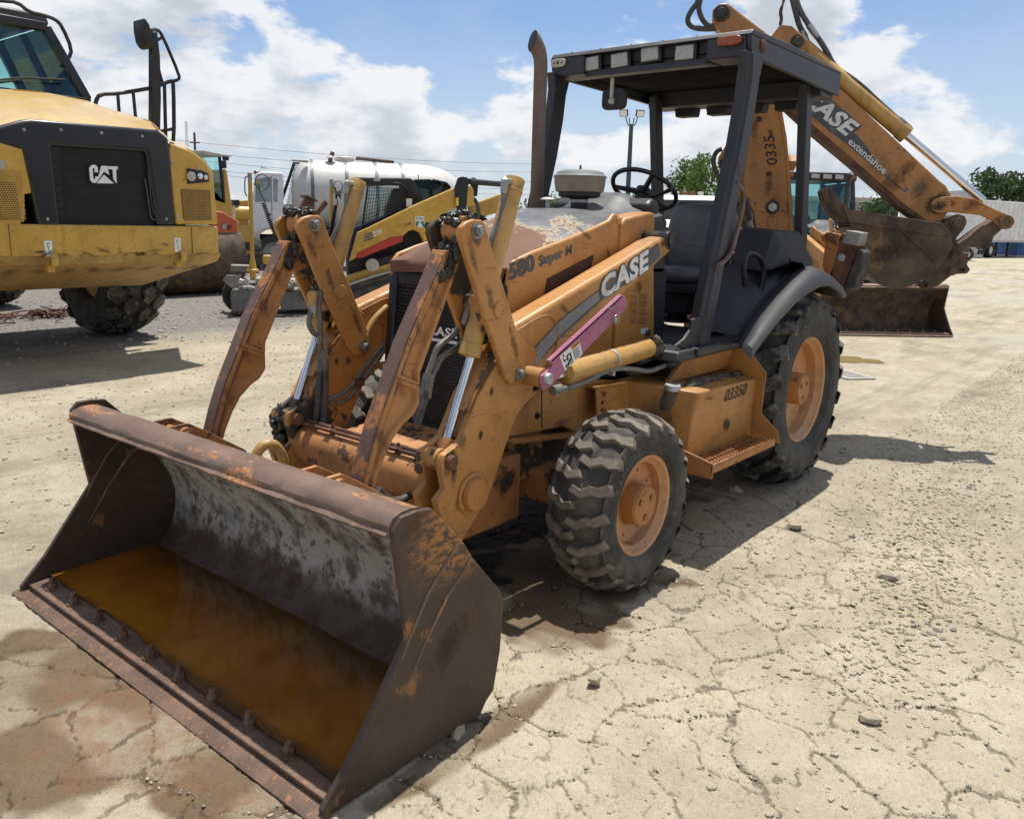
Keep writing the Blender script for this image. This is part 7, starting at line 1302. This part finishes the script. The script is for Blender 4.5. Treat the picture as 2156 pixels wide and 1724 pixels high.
# mesh headache rack behind the cab
hx = wy(I6(690, 520), 0).x-.1; rz0, rz1 = 1.2, wy(I6(800, 130), NS-.1).z
wt.tube('rack_frame', 'darkmetal', [wy(q, .1) for q in (I6(680, 700), I6(672, 525), I6(805, 130), I6(990, 145), I6(1160, 165))], .05, None, 0, 8); wt.tube('rack_frame', 'darkmetal', [wy(q, .1) for q in (I6(680, 540), I6(770, 650))], .04, None, 0, 8)
rk = [wy(q, NS-.02) for q in (I6(690, 680), I6(690, 530), I6(810, 150), I6(900, 165), I6(1000, 165), I6(850, 250), I6(800, 400), I6(830, 640))]; mb = MB()
e0, e1, e2, e3 = wy(I6(690, 690), .08), wy(I6(840, 690), .08), wy(I6(1010, 160), .08), wy(I6(800, 150), .08); qm = quadmap(e0, e1, e2, e3)
for i in range(-13, 14):
    P_ = [];
    for j in range(25): s_, v_ = i/13+j/24, j/24; P_.append((s_, v_))
    for flip in (0, 1):
        run = [qm(s_ if not flip else 1-s_, v_) for s_, v_ in P_ if 0 <= s_ <= 1]
        if len(run) > 1: mb.tube(run, .008, 4)
tag(mb.obj('rack_mesh', M['darkmetal'], wt.o, smooth=False), kind='stuff')
wt.py('rack_lamp', 'bone', [I6(778, 92), I6(940, 98), I6(952, 125), I6(780, 108)], NS-.2, .3, .02); wt.tube('exhaust', 'stack', [wy(q, .4) for q in (I6(1160, 165), I6(1162, 70), I6(1180, 40), I6(1185, 22))], .07, None, 0, 14)
mb = MB(); c = wy(I6(1165, 80), .4); mb.lathe([(.16, 0), (.06, .09), (.06, .0)], c, (0, 0, 1), 18); mb.obj('rain_collar', M['bone'], wt.o)
# ---------------------------------------------------------------- compact track loader
kp = far(D(850, 640), 15.3); ky = math.atan2(-CR.y, -CR.x)+R_(13); kl = Fr('track_loader', (kp.x, kp.y), ky, 'clean yellow compact track loader with black caged cab and raised arms', 'track loader')
KN = .92; k = lambda q, y_=KN: kl.y(q, y_)
arm_ = [I1(610, 855), I1(690, 565), I1(790, 520), I1(1280, 282), I1(1640, 128), I1(1800, 100), I1(1830, 140), I1(1840, 300), I1(1640, 330), I1(1500, 400), I1(1500, 560), I1(1480, 700), I1(1400, 705), I1(1345, 690), I1(1335, 640), I1(1300, 570), I1(1240, 540), I1(1190, 555), I1(1130, 610), I1(1085, 648), I1(1045, 640), I1(1020, 660), I1(720, 790)]
a1_ = kl.py('lift_arm', 'cat', arm_, KN, .22, .02); a2_ = dup(a1_, kl.o, location=(0, -2*KN+.22, 0))
for rec in ([I1(1340, 330), I1(1370, 280), I1(1480, 235), I1(1515, 250), I1(1500, 300), I1(1360, 370), I1(1345, 360)], [I1(1000, 510), I1(1020, 470), I1(1230, 375), I1(1250, 390), I1(1235, 430), I1(1030, 535), I1(1005, 530)]):
    P_ = [k(q, KN+.001) for q in rec]; mb = MB(); mb.tube(P_+[P_[0]], .007, 6, 2); mb.obj('arm_emboss', M['cat'], a1_)
for q in (I1(1380, 503), I1(1388, 675)): mb = MB(); mb.lathe([(.06, 0), (.06, .004), (0, .004)], k(q), (0, 1, 0), 20); mb.obj('arm_hole', M['black'], a1_)
kl.py('arm_tower', 'black', [I1(1645, 130), I1(1680, 30), I1(1720, 15), I1(1775, 25), I1(1790, 60), I1(1770, 200), I1(1760, 400), I1(1680, 420)], KN+.06, .05, .01); kl.py('arm_tower', 'black', [I1(1800, 40), I1(1830, 22), I1(1865, 40), I1(1880, 100), I1(1870, 210), I1(1820, 215)], KN-.3, .05, .01)
kl.tube('torque_rod', 'black', [k(I1(1790, 65), KN-.1), k(I1(1960, 80), KN-.4), k(I1(2300, 110), KN-1.5)], .05, None, 0, 14)
kl.py('rear_arm', 'cat', [I1(1800, 300), I1(2090, 190), I1(2200, 160), I1(2200, 330), I1(1850, 440)], -KN+.22, .2, .02)
kl.py('engine_deck', 'black', [I1(1590, 370), I1(1980, 430), I1(1990, 620), I1(1560, 640)], KN-.25, 1.3, .03)
for i in range(6): kl.py('deck_louvre', 'darkmetal', [I1(1860, 375+i*14), I1(1960, 415+i*14), I1(1960, 421+i*14), I1(1860, 382+i*14)], KN-.22, .9, 0)
for i in range(2): kl.tube('hydraulic_hose', 'hose', [k(q, KN-.05) for q in (I1(1780-i*15, 215), I1(1840, 225+i*20), I1(1885-i*15, 300), I1(1890-i*15, 400), I1(1860, 450))], .025, None, 1)
CN = .62
kl.py('cab_roof', 'black', [I1(655, 30), I1(1210, 32), I1(1250, 60), I1(1310, 200), I1(1330, 260), I1(1150, 340), I1(1160, 110), I1(800, 95), I1(660, 75)], CN, .06, .015); 
cabk = kl.py('cab_roof_panel', 'black', [I1(655, 25), I1(1210, 28), I1(1235, 70), I1(800, 95), I1(660, 80)], CN-.005, 2*CN-.01, .02)
kl.py('rear_window', 'glass_dark', [I1(1235, 45), I1(1440, 40), I1(1570, 70), I1(1620, 120), I1(1590, 160), I1(1320, 270)], CN-.1, .9, .03); kl.py('cab_side', 'black', [I1(1100, 100), I1(1175, 100), I1(1330, 270), I1(1140, 380), I1(1090, 420)], CN, .05, .01)
kl.py('cab_far_side', 'glass_pale', [I1(700, 90), I1(1170, 100), I1(1160, 330), I1(700, 540)], -CN, .01, 0)
kl.py('cab_lower', 'black', [I1(640, 530), I1(1170, 330), I1(1520, 420), I1(1560, 760), I1(1300, 900), I1(600, 1060), I1(590, 830)], CN-.1, 2*CN-.2, .03)
mb = MB(); qm = quadmap(k(I1(730, 560), CN+.01), k(I1(1160, 370), CN+.01), k(I1(1160, 140), CN+.01), k(I1(790, 120), CN+.01))
for i in range(17): mb.tube([qm(i/16, 0), qm(i/16, 1)], .006, 4)
for j in range(12): mb.tube([qm(0, j/11), qm(1, j/11)], .006, 4)
for i in (0, 16): mb.tube([qm(i/16, 0), qm(i/16, 1)], .018, 6)
tag(mb.obj('cab_cage', M['black'], kl.o), kind='stuff')
kl.py('seat', 'seat', [I1(960, 330), I1(1050, 130), I1(1130, 130), I1(1130, 330), I1(1100, 420), I1(960, 430)], .25, .5, .04); kl.py('roof_lamp', 'lens_clear', [I1(848, 40), I1(915, 40), I1(915, 65), I1(850, 62)], CN+.03, .05, .004)
kl.tube('cab_grab_bar', 'black', [k(q, CN+.03) for q in (I1(1040, 80), I1(1110, 80), I1(1190, 155), I1(1195, 190), I1(1255, 225))], .012, None, 1)
kl.tube('antenna', 'black', [k(I1(1300, 130), CN-.1), k(I1(1285, -10), CN-.1)], .008, None, 0, 6)
kl.py('red_cylinder_lock', 'red', [I1(680, 810), I1(690, 770), I1(1020, 612), I1(1140, 600), I1(1135, 655), I1(800, 790), I1(720, 825)], KN+.02, .12, .01)
kl.py('lower_link', 'black', [I1(810, 870), I1(880, 820), I1(1300, 715), I1(1320, 770), I1(900, 905), I1(830, 930)], KN-.1, .12, .02); mb = MB(); mb.lathe([(.11, -.15), (.11, .0), (.06, .02), (.06, .0), (0, 0)], k(I1(838, 890), KN-.05), (0, 1, 0), 22); mb.obj('link_roller', M['bone'], kl.o)
kl.py('track_frame', 'cat_worn', [I1(580, 1000), I1(900, 890), I1(1100, 850), I1(1500, 760), I1(1500, 1000), I1(1050, 960), I1(600, 1090)], KN-.12, .2, .02)
tp_ = [I1(520, 1180), I1(540, 1110), I1(620, 1075), I1(1050, 940), I1(1400, 840), I1(1500, 900), I1(1500, 1060), I1(1400, 1150), I1(700, 1300), I1(560, 1290)]
tq_ = [k(q, KN) for q in tp_]
for i_, z_ in ((6, .3), (7, .01), (8, .01), (9, .10)): tq_[i_].z = z_
mb = MB(); mb.prism(tq_, (0, -.4, 0)); trk_ = mb.obj('rubber_track', M['tyre'], kl.o, .06); dup(trk_, kl.o, location=(0, -2*KN+.4, 0))
kl.tube('track_band', 'galv', [k(q, KN+.005) for q in (I1(610, 1080), I1(830, 1005), I1(1060, 940))], .02, trk_, 0, 8)
for i in range(12): c = k(I1(650+i*36, 1132-i*9.5), KN+.004); mb = MB(); mb.box(c, (.06, .012, .05)); mb.obj('track_slot', M['black'], trk_)
lettering('275', k(I1(845, 612), KN+.006), k(I1(930, 580), KN+.006), k(I1(842, 562), KN+.006), M['white_print'], a1_, .03)
for y0_ in (0, 40):
    P_ = [I1(765+y0_*-.3, 585+y0_), I1(832+y0_*.2, 562+y0_*.95), I1(834+y0_*.2, 590+y0_*.95), I1(768+y0_*-.3, 615+y0_)]; flat([k(q, KN+.003) for q in P_], M['black_print'], a1_, 'model_plate'); lettering('Two Speed' if not y0_ else 'High Flow XPS', k(I1(P_[3][0]*0+772-y0_*.3, 608+y0_), KN+.005), k(I1(828+y0_*.2, 584+y0_*.95), KN+.005), k(I1(770-y0_*.3, 592+y0_), KN+.005), M['white_print'], a1_, .01)
lettering('05380', k(I1(1152, 515), KN+.004), k(I1(1220, 490), KN+.004), k(I1(1150, 484), KN+.004), M['black_print'], a1_, .0)
dc = [k(q, KN+.003) for q in (I1(1262, 518), I1(1350, 518), I1(1347, 410), I1(1258, 410))]; flat(dc, M['white_print'], a1_, 'owner_decal'); qm = quadmap(*dc); o3 = Vector((0, .002, 0)); flat([qm(.05, .04)+o3, qm(.95, .04)+o3, qm(.95, .55)+o3, qm(.05, .55)+o3], M['green_print'], a1_, 'owner_decal_ground'); flat([qm(.18, .05)+o3*2, qm(.82, .05)+o3*2, qm(.54, .54)+o3*2, qm(.46, .54)+o3*2], M['white_print'], a1_, 'owner_decal_road'); lettering('FLYNN', qm(.12, .66)+o3, qm(.88, .66)+o3, qm(.12, .92)+o3, M['green_print'], a1_, .02)
for q in (I1(1362, 600), I1(1672, 265)): c = k(q, KN+.065 if q[0] > I1(1500, 0)[0] else KN+.003); flat([c+Vector((a*.025, 0, e*.065)) for a, e in ((-1, -1), (1, -1), (1, 1), (-1, 1))], M['yellow_print'], a1_, 'caution_label')
c = k(I1(1198, 275), CN+.012); flat([c+Vector((a*.05, 0, e*.07)) for a, e in ((-1, -1), (1, -1), (1, 1), (-1, 1))], M['white_print'], kl.o, 'cab_label')
# ---------------------------------------------------------------- second backhoe behind, seen past the rear wheel
b2R = Zp(D(2008, 708), .02); hd2 = R_(44); b2dir = Vector((math.sin(hd2), -math.cos(hd2), 0))
bc2 = b2R+b2dir*1.09; h2v = Vector((math.cos(hd2), math.sin(hd2), 0)); root2 = bc2-h2v*4.03
b2 = Fr('backhoe_loader', (root2.x, root2.y), hd2, 'second backhoe with glazed cab, its brown front bucket flat on the dirt', 'backhoe')
cb2 = dup(bk, b2.o)
cb2.data = cb2.data.copy(); cb2.data.materials[0] = M['hoe_bucket']
for o in (armL[0], armL[1], armL[2], armL[3], armR[0], armR[1], armR[2], armR[3], hood, gr): dup(o, b2.o)
for o in fw+rw:
    d_ = dup(o, b2.o)
dup(chas, b2.o); dup(cowlL, b2.o)
zc0 = 1.25
b2.box('cab_base', 'rops', (-.55, -.72, .9), (1.2, .72, 1.3), .03)
mb = MB()
for x_, xt_ in ((1.15, .85), (-.5, -.45)):
    for s in (1, -1): mb.bar((x_, s*.70, 1.25), (xt_, s*.66, 2.62), .08, .08, (1, 0, 0))
for s in (1, -1): mb.bar((.35, s*.7, 1.25), (.3, s*.66, 2.62), .07, .07, (1, 0, 0)); mb.bar((1.15, s*.7, 1.3), (-.5, s*.7, 1.3), .08, .08)
mb.bar((1.15, -.7, 1.3), (1.15, .7, 1.3), .08, .08); mb.obj('cab_frame', M['rops'], b2.o, .01)
b2.box('cab_roof', 'rops', (-.62, -.74, 2.60), (.9, .74, 2.76), .03); b2.box('light_panel', 'black', (.9, -.5, 2.615), (.915, .5, 2.745), .0)
mb = MB(); mb.prism([(1.13, -.66, 1.34), (1.13, .66, 1.34), (.86, .62, 2.58), (.86, -.62, 2.58)], (-.006, 0, 0)); mb.obj('windscreen', M['glass'], b2.o)
for s in (1, -1): mb = MB(); mb.prism([(1.1, s*.69, 1.34), (-.48, s*.69, 1.34), (-.45, s*.65, 2.58), (.84, s*.65, 2.58)], (0, .006, 0)); mb.obj('side_window', M['glass_pale'], b2.o)
mb = MB(); mb.prism([(-.5, -.66, 1.34), (-.5, .66, 1.34), (-.46, .62, 2.58), (-.46, -.62, 2.58)], (.006, 0, 0)); mb.obj('rear_window', M['glass_pale'], b2.o)
for y_ in (-.36, -.12, .12, .36): b2.box('work_lamp', 'lens_clear', (.91, y_-.085, 2.635), (.945, y_+.085, 2.715), .01)
for s in (1, -1): b2.box('marker_lens', 'lens_orange', (.9, s*.62-.07, 2.65), (.93, s*.62+.07, 2.71), .012)
b2.tube('exhaust_stack', 'rops', [(1.6, .22, 1.6), (1.6, .22, 2.52), (1.63, .22, 2.62), (1.70, .22, 2.70)], .045, None, 0, 14)
b2.box('seat', 'seat', (.0, -.22, 1.3), (.15, .22, 1.95), .05); b2.tube('steering_wheel', 'black', [(.62+.1*math.cos(a_), .19*math.sin(a_), 1.72-.14*math.cos(a_)) for a_ in [i*.33 for i in range(20)]], .014, None, 0, 8)
mb = MB(); mb.prism([(-1.2, -.13, 1.0), (-1.6, -.13, 1.1), (-1.5, -.13, 2.6), (-.7, -.13, 3.2), (-.5, -.13, 3.05), (-1.2, -.13, 2.4)], (0, .26, 0)); bm2 = mb.obj('boom', M['tan_boom'], b2.o, .02)
b2.box('swing_frame', 'tan_mud', (-1.5, -.3, .5), (-.8, .3, 1.2), .03)
lettering('CASE', Vector((-1.55, .136, 1.6)), Vector((-1.0, .136, 2.6)), Vector((-1.75, .136, 1.72)), M['decal_white'], bm2, .03)
for s in (1, -1): mb = MB(); mb.loft([[(.02+.78*math.cos(a_), s*e, .66+.80*math.sin(a_)) for a_ in [R_(15+15*i) for i in range(11)]] for e in (.45, .93)], False, False); o = mb.obj('fender', M['fender'], b2.o); o.modifiers.new('solid', 'SOLIDIFY').thickness = .03
# ---------------------------------------------------------------- far yard: vehicles, trailers, building
def truck_far(name, uv, dist, yaw, label, col='white', L_=5.4, H_=2.0, semi=False, lights=False):
    p = far(uv, dist); f = Fr(name, (p.x, p.y), yaw, label, 'truck', 'trucks parked across the far yard'); s_ = H_/2.0
    if semi:
        prof = [(2.9, .6), (2.9, 1.5), (2.75, 1.75), (1.25, 2.0), (.95, 2.75), (.8, 2.9), (-.9, 2.95), (-.95, .6)]
    else:
        prof = [(2.6, .45), (2.62, 1.0), (2.5, 1.15), (1.25, 1.25), (.6, 1.85), (.4, 1.92), (-.7, 1.92), (-.85, 1.2), (-2.6, 1.2), (-2.65, .5)]
    mb = MB(); mb.loft([[(x_*s_, y_*s_, z_*s_) for x_, z_ in prof] for y_ in (-.95, -.9, .9, .95)]); bd = mb.obj('body', M[col], f.o, .06, 3)
    zb_, zt2 = (2.05, 2.7) if semi else (1.28, 1.8); xa, xb, xc = (1.22, .95, -.2) if semi else (1.2, .65, -.65)
    mb = MB(); mb.prism([(x_*s_+.015, y_*s_, z_*s_) for x_, y_, z_ in ((xa, -.8, zb_), (xa, .8, zb_), (xb, .72, zt2), (xb, -.72, zt2))], (.01, 0, 0)); mb.obj('windscreen', M['glass_dark'], bd)
    for s in (1, -1): mb = MB(); mb.prism([(x_*s_, s*.958*s_, z_*s_) for x_, z_ in ((xa-.1, zb_), (xc, zb_), (xc+.1, zt2-.02), (xb-.03, zt2-.02))], (0, s*.01, 0)); mb.obj('side_window', M['glass_dark'], bd)
    mb = MB(); mb.bb((prof[1][0]*s_, -.7*s_, .75*s_), (prof[1][0]*s_+.03, .7*s_, 1.1*s_)); mb.obj('front_grille', M['darkmetal'], bd)
    for x_ in ((2.0, -1.5) if not semi else (2.1, -2.2, -3.3)):
        for y_ in (-.85, .85): simple_wheel(f, (x_*s_, y_*s_, .42*s_ if not semi else .5), .42*s_ if not semi else .5, .28)
    if semi: mb = MB(); mb.bb((-4.2, -.45, .75), (-.95, .45, 1.0)); mb.obj('frame', M['darkmetal'], f.o)
    if lights:
        for i, y_ in enumerate((-.5, -.2, .1, .4)): mb = MB(); mb.bb((.1*s_, y_-.10, prof[5][1]*s_+.02), (.35*s_, y_+.10, prof[5][1]*s_+.14)); mb.obj('beacon', M['lens_orange' if i in (1, 2) else 'white'], bd, .01)
    return f
vy = math.atan2(CAM_O.y-(-20), CAM_O.x-(-30))
t1 = truck_far('work_truck', D(1445, 530), 33, vy-.12, 'white utility truck with orange roof beacons behind the driver seat', 'white', H_=2.9, semi=False, lights=True)
t2 = truck_far('semi_tractor', D(1365, 520), 48, vy+.9, 'white highway tractor with tall cab behind the steering wheel', 'white', semi=True)
truck_far('semi_tractor', D(1918, 500), 62, vy+1.3, 'white flat nosed tractor parked before the long low building', 'white', semi=True)
truck_far('pickup_truck', D(1875, 505), 54, vy+1.25, 'small white pickup beyond the second backhoe', 'white')
truck_far('pickup_truck', D(1960, 505), 58, vy+1.4, 'dark pickup among equipment under the dipper', 'galv', H_=1.9)
# yellow licence style placard on the rear of the utility truck
p = far(D(1525, 505), 31.); pl_f = Fr('oversize_sign', (p.x, p.y), vy, 'yellow oversize load sign seen behind the grab handle', 'sign'); z0_ = 1.0
pq = [onp(q, p, Vector((math.cos(vy), math.sin(vy), 0))) for q in (I4(895, 435), I4(1035, 425), I4(1030, 375), I4(900, 380))]; flat(pq, M['yellow_print'], pl_f.o, 'sign_panel', inv=pl_f.I); qm = quadmap(*pq); mb = MB(); oo = Vector((math.cos(vy), math.sin(vy), 0))*.02
lettering('OVERSIZE LOAD', qm(.05, .2)+oo, qm(.95, .2)+oo, qm(.05, .8)+oo, M['black_print'], pl_f.o, .01, inv=pl_f.I)
mb = MB(); c_ = pl_f.I @ ((pq[0]+pq[1])/2); mb.bar((-.06, -.5, 0), (-.06, -.5, c_.z+.4), .05, .05); mb.bar((-.06, .5, 0), (-.06, .5, c_.z+.4), .05, .05); mb.obj('sign_leg', M['galv'], pl_f.o)
def trailer(uv, dist, yaw, L_, label, col, z0, z1, ribs=True, wheels=True):
    p = far(uv, dist); f = Fr('box_trailer' if wheels else 'storage_container', (p.x, p.y), yaw, label, 'trailer' if wheels else 'container')
    bd = f.box('body', col, (-L_/2, -1.28, z0), (L_/2, 1.28, z1), .04)
    if ribs:
        for i in range(int(L_/.6)):
            for s in (1, -1): mb = MB(); mb.bb((-L_/2+.3+i*.6, s*1.281, z0+.15), (-L_/2+.36+i*.6, s*1.30, z1-.12)); mb.obj('rib', M[col], bd)
    mb = MB(); mb.bb((-L_/2+.02, -1.29, z0-.12), (L_/2-.02, 1.29, z0)); mb.obj('lower_rail', M['galv'], bd)
    if wheels:
        for x_ in (-L_/2+1.2, -L_/2+2.5):
            for s in (1, -1): simple_wheel(f, (x_, s*1.0, .5), .5, .5)
        mb = MB(); mb.bb((-L_/2+.5, -.6, .6), (-L_/2+3.2, .6, z0-.12)); mb.bb((L_/2-3.0, -.5, 0.02), (L_/2-2.85, -.35, z0)); mb.bb((L_/2-3.0, .35, 0.02), (L_/2-2.85, .5, z0)); mb.obj('bogie', M['darkmetal'], f.o)
    return f
py_ = math.atan2(CR.y, CR.x)
trailer(D(2085, 520), 70, py_+.55, 9., 'white box semi trailer standing at the far edge of the yard', 'white_box', 1.2, 3.9)
trailer(D(2175, 520), 76, py_+.3, 6., 'blue steel storage container next to the white trailer', 'blue_box', .12, 2.4, wheels=False)
p = far(D(1960, 480), 105); bf = Fr('warehouse', (p.x, p.y), py_+.0, 'long low grey industrial building beyond the yard', 'building')
bf.box('wall', 'wall_grey', (-22, -8, 0), (11, 8, 4.4), .02); bf.box('roof', 'wall_tan', (-22.3, -8.3, 4.4), (11.3, 8.3, 4.9), .02)
for i in range(9): bf.box('bay_door', 'wall_tan', (-20+i*3.4, 8.0, .05) if (bf.R @ Vector((0, 1, 0))).dot(CAM_O-p) > 0 else (-20+i*3.4, -8.06, .05), (-17.8+i*3.4, 8.06, 3.4) if (bf.R @ Vector((0, 1, 0))).dot(CAM_O-p) > 0 else (-17.8+i*3.4, -8.0, 3.4), .01)
bf.box('roof_unit', 'galv', (2, -2, 4.9), (4.5, 1, 6.2), .03)
p = far(D(560, 470), 190); b3 = Fr('warehouse', (p.x, p.y), py_, 'flat pale warehouse roof on the horizon behind the yellow tractor', 'building'); b3.box('wall', 'wall_grey', (-20, -8, 0), (20, 8, 3.2), .02); b3.box('roof', 'wall_tan', (-20.3, -8.3, 3.2), (20.3, 8.3, 3.8), .02)
# pallets, barrels and pipes heaped in the far yard
q_ = random.Random(3)
for i, (u_, d_) in enumerate(((1845, 50), (1860, 56), (1895, 47), (2010, 60), (2040, 66), (2000, 52), (1640, 40), (1585, 38))):
    p = far(D(u_, 505), d_); f = Fr('equipment_crate', (p.x, p.y), q_.uniform(0, 3), ['grey parts skid beyond the hood of the second backhoe', 'low pallet stack just behind the dark pickup', 'stacked pallets between second backhoe and warehouse', 'parts skid in front of the white box trailer', 'pallet stack beside the wheels of the white trailer', 'parts skid below the dipper rod by the warehouse', 'low pallet stack behind the canopy post', 'pallet stack beside the oversize load sign'][i], 'crate', 'equipment lying about the far yard'); w_ = q_.uniform(.6, 1.4)
    for j in range(3): mb = MB(); mb.bb((-w_, -.6, j*.3+.02), (w_, .6, j*.3+.26)); mb.obj('layer', M[q_.choice(['galv', 'grey_steel', 'darkmetal', 'wood'])], f.o, .02)
# heap of dead twigs under the truck
p = Zp(J2(400, 800)); f = tag(empty('brush_pile', (p.x, p.y, 0)), 'small heap of dry brown sticks on the gravel by the truck tyre', 'brush'); mb = MB()
for i in range(60): a_ = q_.random()*6.28; r_ = abs(q_.gauss(0, .35)); c = Vector((r_*math.cos(a_)*1.7, r_*math.sin(a_), .02+.1*q_.random()*max(0, 1-r_))); d_ = Vector((q_.uniform(-1, 1), q_.uniform(-1, 1), q_.uniform(-.1, .2)))*.25; mb.tube([c-d_, c+Vector((0, 0, .02)), c+d_], .012, 5)
tag(mb.obj('sticks', M['rust_old'], f), kind='stuff')
# ---------------------------------------------------------------- poles and wires
def pole(uv0, uvt, dist, r, name, label, cat, mt='pole_paint'):
    b_ = far(uv0, dist); top = far(uvt, dist); o = tag(empty(name, (b_.x, b_.y, 0)), label, cat); mb = MB(); mb.lathe([(r, 0), (r*.7, top.z)], (0, 0, 0), (0, 0, 1), 14); mb.obj('shaft', M[mt], o); return o, top.z
o, zt_ = pole(D(1317, 500), D(1325, 262), 42, .14, 'floodlight_pole', 'tall dark pole with four floodlights above the yard', 'light pole'); rv = Vector((CR.x, CR.y, 0)).normalized()
for i, (d_, h_) in enumerate(((-.30, .12), (-.12, .05), (.12, .05), (.30, .12))):
    mb = MB(); mb.tube([Vector((0, 0, zt_-.1)), rv*d_*.6+Vector((0, 0, zt_-.05)), rv*d_+Vector((0, 0, zt_+.25+h_))], .025, 8, 1); br_ = mb.obj('arm', M['pole_paint'], o)
    if abs(d_) > .2:
        s_ = 1 if d_ > 0 else -1; fw_ = (CAM_O-Vector((o.location.x, o.location.y, 0))); fw_.z = 0; fw_.normalize(); c = rv*d_*1.3+Vector((0, 0, zt_+.52)); n_ = (fw_*.8-Vector((0, 0, .35))+rv*s_*.2).normalized(); ux = Vector((0, 0, 1)).cross(n_).normalized(); uy_ = n_.cross(ux); rot = Matrix((tuple(ux), tuple(uy_), tuple(n_))).transposed()
        mb = MB(); mb.box(c, (.40, .34, .2), rot); lmp = mb.obj('floodlight', M['pole_paint'], br_, .03); mb = MB(); mb.box(c+n_*.10, (.33, .27, .02), rot); mb.obj('lens', M['white_print'], lmp)
o, zt_ = pole(D(418, 470), D(417, 280), 95, .16, 'utility_pole', 'bare wooden utility pole beyond the dump truck', 'utility pole', 'wood'); mb = MB(); mb.bar(rv*-.5+Vector((0, 0, zt_-1.)), rv*.5+Vector((0, 0, zt_-1.)), .12, .12); mb.obj('cross_arm', M['wood'], o)
o, zt_ = pole(D(402, 470), D(397, 256), 200, .05, 'radio_mast', 'thin lattice radio mast far beyond the dump truck', 'radio mast', 'galv'); mb = MB()
for k_ in range(3): a_ = k_*2.09; mb.tube([Vector((.6*math.cos(a_), .6*math.sin(a_), 0)), Vector((.2*math.cos(a_), .2*math.sin(a_), zt_))], .06, 5)
mb.obj('lattice_leg', M['galv'], o)
P0 = far(D(417, 300), 95)
for i, (v0, v1) in enumerate(((296, 335), (318, 352), (334, 372), (352, 388), (360, 400))):
    a_ = far(D(300, v0-8), 95); c_ = far(D(1142, v1+11), 134); mb = MB(); pts = []
    for j in range(25): t_ = j/24; pts.append(a_.lerp(c_, t_)-Vector((0, 0, 1.6*4*t_*(1-t_)*.4)))
    mb.tube(pts, .022, 5); tag(mb.obj('power_line', M['wire']), 'thin power line strung over the yard behind the white truck', 'power line', 'power lines over the yard')
# ---------------------------------------------------------------- trees
def tree(uv, dist, W_, H_, label, mt, seed, n=2600, leaf=.16, base=.25, gap=.35):
    rg = random.Random(seed); p = far(uv, dist); o = tag(empty('leafy_tree', (p.x, p.y, 0)), label, 'tree', 'trees along the far edge of the yard'); mb = MB(); k_ = Vector((seed*3.1, seed*1.3, 0)); blobs_ = []
    mb.tube([(0, 0, 0), (.06*W_*rg.uniform(-1, 1), 0, H_*.3), (0, .05*W_, H_*.6), (0, 0, H_*.92)], [H_*.022, H_*.017, H_*.010, H_*.003], 10, 1)
    for i in range(11):
        z0 = H_*rg.uniform(base, .8); a_ = rg.random()*6.28; r_ = W_*.5*(1-.75*max(0, (z0/H_-.45)))*rg.uniform(.55, .95); e_ = Vector((r_*math.cos(a_), r_*math.sin(a_), min(H_*.97, z0+r_*rg.uniform(.3, .9)))); mb.tube([(0, 0, z0*.85), (e_.x*.5, e_.y*.5, (z0+e_.z)/2), e_], [H_*.008, H_*.005, H_*.002], 6, 1); blobs_.append((e_, W_*rg.uniform(.12, .22))); blobs_.append((e_*.6+Vector((0, 0, z0*.4)), W_*rg.uniform(.12, .2)))
    for i in range(5): blobs_.append((Vector((rg.gauss(0, W_*.10), rg.gauss(0, W_*.10), H_*(.62+.07*i))), W_*(.22-.025*i)))
    mb.obj('trunk', M['bark'], o); cr_ = MB()
    while n > 0:
        c, r_ = rg.choice(blobs_); d = Vector((rg.gauss(0, 1), rg.gauss(0, 1), rg.gauss(0, .85))); d.normalize(); q = c+d*r_*rg.random()**.4
        if mnoise.noise(q*(2.2/W_*3)+k_) < -gap*.6 or q.z < H_*.12: continue
        a_ = Vector((rg.gauss(0, 1), rg.gauss(0, 1), rg.gauss(0, .6))).normalized(); b_ = a_.orthogonal().normalized(); b_ = Matrix.Rotation(rg.random()*6.28, 3, a_) @ b_; c2 = a_.cross(b_); s_ = leaf*rg.uniform(.6, 1.3)
        cr_.add([q-b_*s_, q+c2*s_*.45, q+b_*s_, q-c2*s_*.45], [(0, 1, 2, 3)]); n -= 1
    tag(cr_.obj('crown', M[mt], o, smooth=False), kind='stuff'); return o
tree(D(1470, 500), 45, 4.2, 5.5, 'light green leafy tree rising behind the driver seat', 'leaf', 1, 4600, .10, .25, .6)
tree(D(1530, 500), 47, 3.2, 3.6, 'low rounded green tree beside the taller one behind the canopy post', 'leaf', 2, 3600, .11, .15)
tree(D(1168, 490), 62, 4.6, 3.3, 'bushy tree top showing beside the exhaust stack', 'leaf', 3, 2600, .16, .1); tree(D(1352, 490), 60, 3.2, 3.9, 'small tree showing through the steering wheel', 'leaf', 4, 2200, .15, .1)
tree(D(2105, 500), 85, 5.6, 7.0, 'round dark green tree standing behind the white trailer', 'leaf_dark', 5, 4200, .2, .2); tree(D(2160, 500), 90, 5.5, 5.8, 'dark tree at the blue container', 'leaf_dark', 6, 3000, .2, .15)
tree(D(1835, 500), 75, 4.8, 4.2, 'dark tree behind the glazed cab of the second backhoe', 'leaf_dark', 7, 2600, .18, .1); tree(D(1815, 495), 95, 5.2, 4.8, 'distant tree seen between boom and cab', 'leaf_dark', 8, 2200, .2, .15)
tree(D(1990, 490), 92, 7., 3.2, 'spreading low tree below the dipper rod', 'leaf_dark', 9, 2400, .2, .1)
tree(D(1240, 490), 110, 12., 3.4, 'low line of trees far behind the engine hood', 'leaf_dark', 10, 3000, .25, .05)
tree(D(1000, 480), 120, 4., 4.2, 'single far tree above the track loader', 'leaf', 11, 1200, .22, .1)
